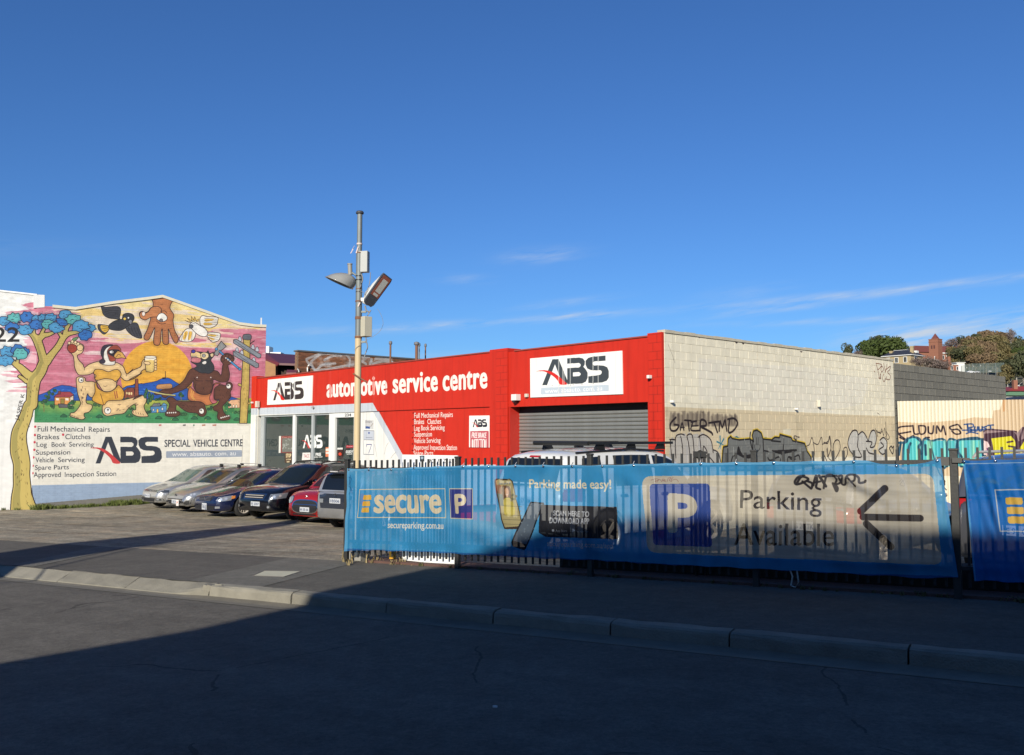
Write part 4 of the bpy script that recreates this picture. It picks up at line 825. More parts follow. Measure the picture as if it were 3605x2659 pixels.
# lower wall between door and middle pier, set back under the ledge
fbox('lower_wall', u_m1+.26, u_dr-.0, GB, zled-.001, -.3, -.05)
# block courses scored on the piers: separate proud blocks
# opening reveal and roller door
M_RED = mat('red_paint', (.48, .022, .012), .5, var=.1, bump=.1)
fbox('reveal', u_g0-.0, u_g0+.03, GB, zlin-.003, -.42, -.001, M_RED); fbox('reveal', u_g1-.03, u_g1-.001, GB, zlin-.003, -.55, -.0, M_RED)
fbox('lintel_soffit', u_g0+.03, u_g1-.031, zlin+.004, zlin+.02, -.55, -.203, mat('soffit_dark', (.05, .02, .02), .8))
M_SH = mat('roller_steel', (.34, .35, .33), .42, metal=.55, var=.14, vscale=2.5, streak=.12, obj_rand=.05)
rd = MB(); slat_h = .098
def slat_mesh(w):
    b = MB(); prof = [(0, 0), (.012, .012), (.02, .03), (.02, .065), (.012, .083), (0, .090)]
    vs = [(x, p[0]*FOUT, p[1]) for x in (0, w) for p in prof]; n = len(prof)
    b.add(vs, [(i, i+1, n+i+1, n+i) for i in range(n-1)], False); return b.mesh('slat', M_SH)
me = slat_mesh(u_g1-u_g0-.06); z = zlin-.16
fbox('roller_box', u_g0+.03, u_g1-.031, zlin-.13, zlin+.003, -.75, -.36, mat('door_dark', (.02, .02, .022), .7))
while z > GB+.3:
    link('slat', me, None, sc_, (u_g0+.03, -.36*FOUT, z-.09)); z -= slat_h
fbox('roller_backing', u_g0+.03, u_g1-.031, GB, zlin-.13, -.40, -.37, mat('door_dark', (.02, .02, .022), .7))
# sign boards
def board(name, P, th, m, label=None):
    b = MB(); q = FAC.uv(P); b.prism([tuple(v) for v in q], lambda u, z, d: (u, d, z), .002*FOUT, th*FOUT); o = b.build(name, m, sc_); 
    if label: o['label'] = label
    return o
artS = Art(FAC, U_(2290), U_(1640), 1.6, 4.6, .006, (240, 240, 235))
big = ZC([540, 826, 1572, 788, 1563, 303, 537, 390])
artS.fill(big+np.array([0, 0]), (240, 240, 235)); artS.logo([ZC([672, 690])[0], ZC([1419, 655])[0], ZC([1416, 356])[0], ZC([672, 408])[0]], (66, 72, 76), (212, 44, 36), (240, 240, 235))
artS.fill(ZC([660, 722, 672, 717, 1410, 683, 1419, 690, 1419, 748, 1410, 756, 668, 793, 658, 786]), (192, 204, 214)); artS.text('www. absauto. com. au', tuple(ZC([702, 778])[0]), tuple(ZC([1342, 745])[0]), 10, 11, (236, 238, 240), bold=.02, xh=True)
for i in range(9): x = random.uniform(545, 1550); artS.fill(ZC([x, 320, x+14, 318, x+10, 800, x+2, 800]), (222, 222, 216), .6)
for x, y in ((785, 692), (866, 688), (965, 686), (990, 688), (1020, 684), (1118, 680), (1245, 672)): artS.stroke(ZC([x-6, y+4, x, y-3, x+6, y+4]), .9, (90, 90, 90))
sign_px = ZB([1283, 1378, 1555, 1382, 1553, 966, 1285, 970]); artS.fill(sign_px, (238, 238, 232))
artS.logo([ZB([1330, 1118])[0], ZB([1519, 1115])[0], ZB([1510, 1015])[0], ZB([1332, 1017])[0]], (30, 28, 40), (200, 60, 60), (238, 238, 232))
artS.fill(ZB([1298, 1168, 1537, 1166, 1538, 1356, 1298, 1352]), (190, 84, 92))
artS.text('FREE BRAKE', tuple(ZB([1316, 1254])[0]), tuple(ZB([1508, 1254])[0]), 18, None, (240, 236, 232), bold=.03, shear=.25); artS.text('INSPECTION', tuple(ZB([1316, 1338])[0]), tuple(ZB([1508, 1336])[0]), 18, None, (240, 236, 232), bold=.03, shear=.25)
M_SGN = art_mat('sign_print', artS, sc_, gain=.95, rough=.35, var=.02, dirt=.05, bump=.05, spec=.4)
board('sign_board', big, .03, M_SGN, 'large white logo sign above the roller door')
ob = board('sign_board', sign_px, .03, M_SGN, 'small white and pink sign on the lower red wall'); ob.location = (0, -.05*FOUT, 0)
artL = Art(FAC, U_(1115), U_(935), 1.6, 4.4, .007, (240, 240, 232))
lp = ZA([230, 830, 808, 803, 819, 450, 240, 506]); artL.logo([ZA([308, 772])[0], ZA([706, 752])[0], ZA([700, 517])[0], ZA([312, 552])[0]], (56, 52, 54), (208, 40, 34), (240, 240, 232))
for i in range(7): x = random.uniform(240, 800); artL.fill(ZA([x, 500, x+16, 498, x+12, 800, x+2, 800]), (220, 222, 222), .6)
board('sign_board', lp, .03, art_mat('sign_print_left', artL, sc_, gain=.95, rough=.35, var=.02, dirt=.05, bump=.05), 'white logo sign at the left end of the red fascia')
# shop front: frames, glass, door, interior
M_ALU = mat('white_frame', (.74, .75, .73), .45, var=.05); M_ALG = mat('grey_frame', (.50, .54, .55), .4, metal=.3)
zh = Zf(1100, 1457); zsill = GB+.1
u_win = [U_(918), U_(1026), U_(1092), U_(1155)]   # window bay edges left to right
u_d0, u_d1 = U_(1168), U_(1258)
fbox('head_frame', u_dr, uE-.46, zh, zled-.002, -.3, -.03)
def fr_post(px0, px1, m=M_ALU, d=(-.16, -.05), name='window_frame'): fbox(name, U_(px1), U_(px0), GB, zh-.001, d[0], d[1], m)
fr_post(914, 925, M_ALG); fr_post(1026, 1035); fr_post(1092, 1099, M_ALG); fr_post(1154, 1167); fr_post(1241, 1258)
fbox('window_frame', U_(1154), U_(925)-.0, zh-.06, zh-.002, -.15, -.06, M_ALG)
G_SHOP = glass('shop_glass', (.035, .05, .048), .62, .02)
for a, c in ((925, 1026), (1035, 1092), (1099, 1154)): fbox('window_pane', U_(c)+.002, U_(a)-.002, GB, zh-.062, -.125, -.115, G_SHOP)
dz = Zf(1200, 1470)
fbox('door_frame', U_(1241), U_(1167), dz, zh-.001, -.16, -.04, M_ALU); fbox('door_frame', U_(1176), U_(1167)-.001, GB, dz-.001, -.16, -.04, M_ALU)
fbox('door_glass', U_(1241)+.002, U_(1176)-.002, GB, dz-.002, -.125, -.115, G_SHOP)
# interior
M_INT = mat('interior_grey', (.16, .18, .17), .8, var=.1); M_INTD = mat('interior_dark', (.05, .055, .05), .8)
b = MB(); b.bbox((u_dr, -4.5*FOUT, GB), (uE-.5, -4.4*FOUT, zh)); b.bbox((u_dr-.1, -4.5*FOUT, GB), (u_dr-.02, -.31*FOUT, zh)); b.bbox((uE-.45, -4.5*FOUT, GB), (uE-.4, -.31*FOUT, zh)); b.bbox((u_dr, -4.4*FOUT, zh+.01), (uE-.5, -.31*FOUT, zh+.04)); b.build('interior_walls', M_INT, sc_)
b = MB(); b.bbox((u_dr+1.2, -2.6*FOUT, GB), (u_dr+5.5, -2.0*FOUT, .35)); b.build('counter', M_INTD, sc_)
# stickers and lettering on the glass
artG = Art(FAC, U_(1258), U_(905), -1.2, 3.2, .005, (10, 12, 12))
def glass_print(name, quad, fn, depth=-.10, col=None):
    q = FAC.uv(quad); b = MB(); b.prism([tuple(v) for v in q], lambda u, z, d: (u, d, z), depth*FOUT, (depth+.004)*FOUT)
    fn(artG); return b
GP = []
GP.append(glass_print('poster', ZA([346, 1232, 530, 1228, 530, 1450, 342, 1452]), lambda a: (a.fill(ZA([346, 1232, 372, 1231, 368, 1450, 342, 1452]), (226, 226, 218)), a.fill(ZA([372, 1231, 530, 1228, 530, 1450, 366, 1452]), (130, 60, 54)), a.fill(ZA([388, 1262, 522, 1258, 522, 1436, 384, 1440]), (110, 112, 104)), [a.disc(tuple(ZA([random.uniform(395, 515), random.uniform(1270, 1430)])[0]), 2.4, (150, 154, 146)) for _ in range(22)], a.text('Your Car', tuple(ZA([384, 1256])[0]), tuple(ZA([520, 1252])[0]), 4, None, (220, 180, 170)))))
GP.append(glass_print('notice', ZA([420, 1450, 515, 1446, 512, 1578, 420, 1580]), lambda a: (a.fill(ZA([420, 1450, 515, 1446, 512, 1578, 420, 1580]), (70, 48, 34)), a.text('STOP', tuple(ZA([436, 1510])[0]), tuple(ZA([502, 1508])[0]), 13, None, (232, 208, 160), bold=.05), a.text('or tow', tuple(ZA([440, 1545])[0]), tuple(ZA([500, 1543])[0]), 7, None, (232, 208, 160), bold=.04), a.fill(ZA([445, 1560, 482, 1559, 482, 1572, 445, 1573]), (220, 200, 160)))))
GP.append(glass_print('notice', ZA([650, 1448, 752, 1446, 752, 1540, 640, 1546]), lambda a: (a.fill(ZA([650, 1448, 752, 1446, 752, 1540, 640, 1546]), (232, 228, 222)), a.text('TACC', tuple(ZA([664, 1512])[0]), tuple(ZA([738, 1510])[0]), 11, None, (170, 60, 70), bold=.01))))
GP.append(glass_print('sticker', ZA([948, 1378, 998, 1376, 996, 1500, 946, 1502]), lambda a: (a.fill(ZA([948, 1378, 998, 1376, 996, 1500, 946, 1502]), (224, 130, 90)), a.fill(ZA([950, 1395, 996, 1393, 996, 1425, 950, 1427]), (238, 226, 210)), a.fill(ZA([950, 1440, 996, 1438, 996, 1462, 950, 1464]), (240, 226, 214)))))
GP.append(glass_print('sticker', ZA([1096, 1384, 1170, 1382, 1168, 1492, 1096, 1494]), lambda a: (a.fill(ZA([1096, 1384, 1170, 1382, 1168, 1492, 1096, 1494]), (60, 26, 22)), a.fill(ZA([1098, 1384, 1168, 1383, 1168, 1406, 1098, 1408]), (226, 226, 220)), a.disc(tuple(ZA([1133, 1465])[0]), 5.5, (216, 70, 44)), a.stroke(ZA([1097, 1386, 1097, 1492]), 1, (200, 190, 180), sm=False))))
GP.append(glass_print('sticker', ZA([1212, 1352, 1306, 1350, 1304, 1384, 1210, 1386]), lambda a: (a.fill(ZA([1212, 1352, 1306, 1350, 1304, 1384, 1210, 1386]), (168, 38, 50)), a.text('Premier', tuple(ZA([1222, 1374])[0]), tuple(ZA([1298, 1372])[0]), 4, None, (236, 220, 220)))))
M_GP = art_mat('window_print', artG, sc_, gain=.9, rough=.4, var=.0, dirt=.0, bump=0)
for bb, nm in zip(GP, ('poster', 'notice', 'notice', 'sticker', 'sticker', 'sticker')): bb.build(nm, M_GP, sc_)
def flat_letters(name, quads_col, depth, parent, plane=FAC, root_out=None):
    """lettering cut as thin vinyl on glass: triangles in photo px"""
    for col, tris in quads_col:
        b = MB()
        for t in tris:
            q = plane.uv(t); b.add([(p[0], depth*root_out, p[1]) for p in q], [tuple(range(len(q)))])
        b.build(name, mat('vinyl_%d_%d_%d' % col, s2l(col), .4), parent)
def logo_polys(bl, br, tr, tl, L):
    o = []
    for x, y in L:
        a = x/2.6; o.append((bl+(br-bl)*a)*(1-y)+(tl+(tr-tl)*a)*y)
    return np.array(o)
qd = [ZA([650, 1390])[0], ZA([905, 1388])[0], ZA([900, 1216])[0], ZA([655, 1218])[0]]
LB2 = [(.98, 1), (1.45, 1), (1.60, .95), (1.67, .84), (1.66, .72), (1.62, .64), (1.72, .54), (1.77, .40), (1.77, .2), (1.70, .06), (1.56, 0), (.98, 0), (.98, .29), (1.45, .29), (1.50, .34), (1.50, .39), (1.46, .44), (1.2, .46), (.98, .46), (.98, .62), (1.44, .62), (1.50, .67), (1.50, .74), (1.44, .79), (.98, .79)]
flat_letters('window_logo', [((228, 230, 226), [logo_polys(*qd, LOGO_A), logo_polys(*qd, LB2), logo_polys(*qd, LOGO_S)])], -.108, sc_, root_out=FOUT)
flat_letters('window_logo', [((190, 50, 50), [logo_polys(*qd, LOGO_W)])], -.105, sc_, root_out=FOUT)
def txt_tris(s, p0, p1, h0, bold=.02, shear=0.):
    v, t, x0, x1 = text_tris(s, bold, shear); p0, p1 = np.array(p0), np.array(p1); k = (v[:, 0]-x0)/(x1-x0)
    P = p0+(p1-p0)*k[:, None]+np.array([0, -1.0])*(v[:, 1]/CAP*h0)[:, None]; return [P[i] for i in t]
flat_letters('window_lettering', [((228, 230, 226), txt_tris('FREE', ZA([815, 1488])[0], ZA([886, 1486])[0], 9.5, .04)+txt_tris('safety check', ZA([800, 1512])[0], ZA([905, 1508])[0], 4.5, .02))], -.105, sc_, root_out=FOUT)
flat_letters('window_lettering', [((228, 230, 226), txt_tris('EXEDY', ZA([1205, 1452])[0], ZA([1302, 1450])[0], 8.5, .03, .2)+txt_tris('clutch', ZA([1216, 1472])[0], ZA([1290, 1470])[0], 4, .02))], -.105, sc_, root_out=FOUT)
flat_letters('street_number', [((40, 44, 50), txt_tris('234', ZA([1214, 978])[0], ZA([1296, 976])[0], 9.5, .02))], -.035, sc_, root_out=FOUT)
# alarm boxes, cameras, conduit
M_PW = mat('plastic_white', (.75, .74, .70), .4); M_PC = mat('plastic_cream', (.62, .58, .48), .5)
def on_f(name, x, y, w, h, d, m, d0=.002): 
    u, z = Fu(x, y); k = FAC.P0[1]+FAC.U[1]*u; mm = k/F; return fbox(name, u-w*mm/2, u+w*mm/2, z-h*mm/2, z+h*mm/2, d0, d0+d, m, bevel=.01)
on_f('alarm_box', 1825, 1400, 26, 22, .18, M_PW); on_f('alarm_speaker', 1822, 1414, 12, 8, .16, mat('black_plastic', (.02, .02, .02), .4)); on_f('sensor', 1858, 1393, 13, 12, .08, M_PC)
on_f('sensor', 2298, 1328, 11, 12, .12, M_PW, .065); on_f('junction_box', 916, 1424, 12, 22, .14, M_PC, .055); on_f('sensor', 896, 1418, 6, 6, .1, M_PW, .055)
u, z = Fu(915, 1436); b = MB(); b.tube([(u, .07*FOUT, z), (u, .07*FOUT, GB+.3)], .018, 8); b.build('conduit', M_PC, sc_)
u, z = Fu(1106, 1434); b = MB(); b.lathe([(0, .0), (.05, 0), (.05, .04), (.03, .07), (0, .08)], Matrix.Translation((u, .05*FOUT, z-.04))); b.build('camera_dome', mat('grey_plastic', (.3, .3, .3), .4), sc_)
# roof slab of the workshop
b = MB(); b.bbox((.3, -.3*FOUT, 3.0), (uE-.3, -11*FOUT, 3.1)); b.bbox((uE-.4, -.35*FOUT, GB), (uE-.2, -11*FOUT, 3.2)); b.bbox((.3, -10.9*FOUT, GB), (uE-.3, -11.1*FOUT, 3.2)); b.build('roof', mat('roof_iron', (.22, .22, .22), .6, var=.1), sc_)

# side wall of painted blocks, on the same building
SMX = Matrix.Translation((SID.P0[0], SID.P0[1], 0))@Matrix.Rotation(SID.yaw, 4, 'Z')
side = bpy.data.objects.new('side_wall', None); COL.objects.link(side); side.parent = sc_; side.matrix_parent_inverse = MF.inverted(); side.matrix_basis = SMX
ZE, ZF_ = Z(2300, 1140, 3.177), Z(2900, 1100, 2.95)
uSE = float(SID.uv([(3148, 1400)])[0][0])
artB = Art(SID, -.1, uSE+.1, -1.0, 5.0, .0075, (229, 222, 200))
BKI, TEAL = (38, 30, 34), (40, 116, 140)
def paint_blocks(a):
    h, w = a.h, a.w; n = fbm(h, w, 60, 120, 5, 4); n2 = fbm(h, w, 200, 160, 15, 3)
    c = a.a[..., :3]; c *= (1+(n[..., None]-.5)*.10)
    # repainted oblongs: warmer below, cooler patch in the middle
    a.fill(np.concatenate([ZE([120, 928, 2065, 1010]), ZF_([40, 1055, 745, 1078, 745, 1500, 40, 1500]), ZE([130, 1600])]), (206, 190, 158), .9)
    a.fill(np.concatenate([ZE([505, 385, 1120, 450, 1870, 500, 2065, 545]), ZF_([100, 640, 360, 670, 460, 690, 450, 800, 380, 960, 100, 1010, 0, 1000]), ZE([2065, 1000, 1190, 970, 1180, 880, 505, 850])]), (224, 219, 204), .75)
    a.fill(ZE([120, 930, 160, 932, 170, 1040, 130, 1040]), (186, 170, 140), .5)
    dk = (n2 > .60); c[dk] *= .965
    a.fill(ZE([1450, 1180, 1535, 1175, 1535, 1250, 1452, 1250]), (214, 206, 182))
    # expansion joints
    for L in ([213, 110, 225, 500, 238, 850], [1160, 240, 1172, 700, 1190, 1190], [1915, 400, 1930, 800, 1945, 1500]): a.stroke(ZE(L), 1.2, (170, 160, 138), sm=False)
    a.stroke(ZE([165, 235, 205, 335, 240, 440]), 1.1, (96, 90, 82), sm=False)
    for x, y in ((925, 212), (1000, 222), (1650, 312), (505, 148), (1620, 1268)): a.fill(ZE([x-16, y-8, x+18, y-4, x+8, y+14, x-4, y+6]), (72, 60, 62))
    # sprayed tag with drips rising off it
    def sp(L, wd, al=1, soft=.5, col=BKI): a.stroke(ZE(L), wd, col, al, soft=soft)
    for x in range(190, 640, 18): sp([x+random.uniform(-8, 8), 1130, x+random.uniform(-12, 12), 1010+random.uniform(-20, 30)], 8, .34, 1.6)
    for x in range(650, 950, 18): sp([x+random.uniform(-8, 8), 1130, x+random.uniform(-12, 12), 1030+random.uniform(-20, 30)], 8, .34, 1.6)
    for L, wd in (([250, 1050, 190, 1120, 195, 1190, 250, 1195, 285, 1140, 235, 1130], 6), ([300, 1190, 320, 1110, 340, 1190], 5), ([300, 1160, 345, 1160], 4), ([350, 1080, 420, 1085], 5), ([385, 1085, 400, 1195], 6), ([420, 1100, 480, 1090], 5), ([440, 1100, 420, 1190, 520, 1195], 5), ([430, 1145, 500, 1140], 4), ([520, 1195, 530, 1080, 580, 1090, 585, 1140, 530, 1150, 600, 1190, 650, 1220, 660, 1240], 6.5),
                  ([620, 1110, 730, 1095], 6), ([680, 1110, 715, 1215], 6), ([735, 1200, 745, 1090, 770, 1160, 800, 1080, 820, 1200], 6), ([850, 1080, 840, 1215, 900, 1190, 940, 1110, 900, 1060, 830, 1070], 6)): sp(L, wd)
    # silver-filled letters on the left
    sil = (176, 174, 172)
    for L in ([195, 1290, 250, 1300, 255, 1240, 300, 1235, 370, 1260, 372, 1600, 190, 1600], [380, 1240, 440, 1240, 510, 1260, 520, 1600, 375, 1600], [515, 1250, 580, 1240, 650, 1310, 670, 1400, 740, 1450, 760, 1600, 520, 1600]): a.fill(ZE(L), sil, .75, True)
    for L in ([180, 1295, 245, 1300, 190, 1300, 195, 1400, 205, 1510], [250, 1500, 245, 1280, 300, 1235, 345, 1245], [305, 1260, 325, 1400, 325, 1600], [375, 1250, 410, 1235, 440, 1280, 465, 1600], [375, 1260, 400, 1400, 415, 1600], [500, 1270, 560, 1240, 640, 1300, 668, 1440], [515, 1250, 530, 1400, 540, 1600], [555, 1470, 560, 1370, 600, 1440, 540, 1450], [665, 1410, 720, 1440, 750, 1540], [490, 1490, 520, 1540, 560, 1480, 620, 1490, 680, 1560]): sp(L, 3.6, 1, .3)
    for L in ([745, 1260, 748, 1400], [710, 1320, 790, 1360], [785, 1290, 725, 1400]): a.stroke(ZE(L), [7, 2], TEAL, .9, sm=False)
    # large grey piece outlined in black and yellow
    piece = ZE([780, 1380, 830, 1370, 835, 1290, 865, 1260, 880, 1285, 960, 1300, 1080, 1290, 1120, 1320, 1105, 1250, 1120, 1200, 1160, 1190, 1205, 1225, 1225, 1290, 1320, 1300, 1360, 1270, 1410, 1275, 1415, 1240, 1540, 1275, 1555, 1310, 1690, 1340, 1720, 1430, 1760, 1490, 1780, 1640, 760, 1640, 770, 1500])
    a.fill(ZE([890, 1275, 930, 1255, 970, 1285]), TEAL); a.fill(ZE([1225, 1275, 1260, 1268, 1290, 1290]), TEAL)
    a.stroke(piece, 11, (212, 180, 50), closed=True, sm=False, soft=.3); a.fill(piece, (112, 114, 112)); a.stroke(piece, 5, (30, 28, 30), closed=True, sm=False, soft=.2)
    for i in range(40):
        x, y = random.uniform(830, 1680), random.uniform(1330, 1600); a.stroke(ZE([x, y, x+random.uniform(30, 80), y-random.uniform(0, 14)]), 3.5, random.choice([(126, 128, 128), (98, 100, 98), (136, 136, 132)]), .5, soft=.5)
    for L in ([1085, 1215, 1080, 1300, 1110, 1420], [1110, 1280, 1112, 1520], [1225, 1290, 1235, 1520], [870, 1540, 890, 1480, 930, 1470, 950, 1380, 985, 1470, 1060, 1500, 1100, 1480], [1230, 1420, 1290, 1430], [1330, 1420, 1430, 1450, 1600, 1415, 1500, 1420, 1430, 1460], [1500, 1540, 1510, 1490, 1560, 1500, 1620, 1470, 1640, 1520], [1280, 1500, 1310, 1530, 1400, 1490, 1420, 1530], [1455, 1290, 1450, 1420], [1320, 1310, 1420, 1320], [830, 1400, 835, 1640]): a.stroke(ZE(L), 5, (30, 28, 30), soft=.2)
    for L in ([930, 1460, 950, 1385, 1000, 1470, 1090, 1460, 1090, 1490, 1000, 1500], [1330, 1415, 1500, 1410, 1440, 1465], [1510, 1500, 1600, 1510, 1560, 1540]): a.fill(ZE(L), (34, 32, 34))
    for L in ([1152, 1275, 1152, 1350], [1172, 1275, 1168, 1355], [1128, 1350, 1135, 1400, 1165, 1425, 1190, 1395, 1192, 1352]): a.stroke(ZE(L), 2.6, (30, 28, 30))
    for x, y0, y1 in ((1018, 1270, 1310), (895, 1380, 1480), (1450, 1270, 1350), (1290, 1390, 1460), (1410, 1470, 1520), (1640, 1390, 1450)): a.stroke(ZE([x, y0, x, y1]), 1.6, (196, 198, 192), sm=False)
    # line tags running on to the right
    for L in ([1710, 1370, 1745, 1350, 1775, 1275, 1800, 1440, 1790, 1500], [1790, 1330, 1840, 1350, 1880, 1270, 1890, 1420, 1880, 1500], [1890, 1350, 1960, 1310, 1975, 1260, 1985, 1400, 2000, 1520], [1945, 1390, 1960, 1500, 1990, 1530], [2010, 1450, 2015, 1340, 2050, 1300], [1565, 1280, 1600, 1310, 1570, 1260, 1605, 1265, 1585, 1330]): sp(L, 2.6, .95, .3)
    q = ZF_
    def sf(L, wd, al=1, soft=.35): a.stroke(q(L), wd, BKI, al, soft=soft)
    for L in ([0, 1350, 40, 1360, 60, 1285, 75, 1400, 40, 1500, 30, 1420], [0, 1480, 30, 1540], [110, 1500, 95, 1400, 120, 1330, 160, 1340, 165, 1430, 120, 1520], [200, 1520, 205, 1420, 235, 1405, 245, 1470, 215, 1530]): sf(L, 3)
    body = q([320, 1505, 260, 1420, 250, 1340, 290, 1240, 350, 1232, 360, 1260, 410, 1240, 440, 1290, 470, 1320, 490, 1240, 520, 1226, 545, 1280, 530, 1400, 500, 1440, 540, 1470, 600, 1480, 560, 1420, 580, 1320, 620, 1300, 655, 1350, 650, 1430, 610, 1480, 650, 1540, 300, 1560])
    a.fill(body, (190, 190, 188), .8); 
    for L in ([320, 1505, 262, 1420, 250, 1340, 290, 1240, 340, 1230, 355, 1300, 350, 1400, 390, 1500, 310, 1500], [360, 1270, 400, 1240, 440, 1290, 460, 1340, 470, 1300, 490, 1240, 525, 1228, 545, 1300, 525, 1390, 480, 1400, 500, 1350, 440, 1340], [440, 1410, 470, 1460, 540, 1475], [580, 1330, 620, 1300, 655, 1350, 645, 1440, 610, 1475, 570, 1430, 620, 1390, 590, 1350], [680, 1410, 700, 1390, 710, 1410, 725, 1392, 724, 1430, 712, 1470, 684, 1420]): sf(L, 4)
    for L in ([535, 1210, 560, 1290, 545, 1230, 590, 1260, 600, 1210, 620, 1280, 630, 1200, 650, 1290, 640, 1140], [650, 1240, 680, 1300, 660, 1320, 640, 1290], [555, 1250, 610, 1240]): sf(L, 2.2)
    for L in ([540, 530, 560, 600, 580, 690, 590, 640], [540, 530, 600, 545, 570, 590, 555, 590], [590, 600, 600, 560, 620, 590, 600, 620, 590, 600], [620, 530, 635, 600, 640, 620, 655, 540], [640, 600, 690, 560, 680, 600, 660, 620, 690, 660, 680, 700, 640, 690], [620, 640, 610, 690, 625, 720, 650, 670], [570, 680, 590, 690, 585, 640], [522, 610, 530, 622]): a.stroke(q(L), 2.2, (112, 62, 48), .9, soft=.3)
    a.stroke(q([556, 1045, 575, 1060]), 2.2, (60, 50, 46))
paint_blocks(artB)
M_BLK = art_mat('block_paint', artB, side, gain=1.0, rough=.8, var=.06, dirt=.09, bump=.6, obj_rand=.035)
tb = SID.uv([(2337, 1170), (3148, 1269)]); ztp = float((tb[0][1]+tb[1][1])/2)
backing(side, SID, 'mortar', M_BLK, [(0.04, GB), (uSE, GB), (uSE, ztp), (0.04, ztp)], .2, parent=side)
cells = courses(lambda u, z, a_, b_: True, .04, uSE, ztp-.03-.2*25, ztp-.035, .40, .20, .010, cut=.2)
cells = [c for c in cells if c[1] > GB+.1]
lay(side, SID, 'block', M_BLK, cells, .0055, .003, 300, (3.2, 2.6), parent=side)
b = MB()
for i in range(30):
    a_ = .04+i*(uSE-.04)/30; c_ = .04+(i+1)*(uSE-.04)/30; jj = random.uniform(-.012, .012); b.bbox((a_+.004, .03*SOUT, ztp-.02+jj*.2), (c_-.004, -.2*SOUT, ztp+.045+jj))
b.build('coping', mat('block_coping', (.50, .46, .36), .85, var=.22, vscale=7, bump=.5), side)
def on_s(name, x, y, w, h, d, m):
    u, z = SID.uv([(x, y)])[0]; k = (SID.P0[1]+SID.U[1]*u)/F; b = MB(); b.bbox((u-w*k/2, .012*SOUT, z-h*k/2), (u+w*k/2, (.012+d)*SOUT, z+h*k/2)); return b.build(name, m, side, bevel=.008)
on_s('sensor', 2359, 1414, 9, 9, .1, M_PW); on_s('sensor', 2797, 1440, 7, 7, .1, M_PW); on_s('light_box', 2877, 1421, 8, 24, .10, M_PC)

# grey block wall carrying on behind the corrugated fence
GRY = Plane(SID.w(uSE, 0), DS)
uG = float(GRY.uv([(3541, 1400)])[0][0])
gw = frame_for(GRY, thing('grey_block_wall', 'bare dark grey concrete block wall rising behind the corrugated fence', 'wall'))
M_GB = mat('grey_block', (.17, .162, .135), .9, var=.16, vscale=2.2, bump=.5, obj_rand=.10, streak=.12)
M_GM = mat('grey_mortar', (.10, .098, .09), .95, var=.15)
tg = GRY.uv([(3152, 1275), (3541, 1330)]); zg = float(tg[:, 1].mean())
backing(gw, GRY, 'mortar', M_GM, [(.02, GB), (uG, GB), (uG, zg-.02), (.02, zg-.02)], .2)
cells = [c for c in courses(lambda *a: True, .02, uG, zg-.24*13, zg-.01, .47, .24, .014, cut=.2)]
lay(gw, GRY, 'block', M_GB, cells, .014, .004, 300, (uG/2, zg))

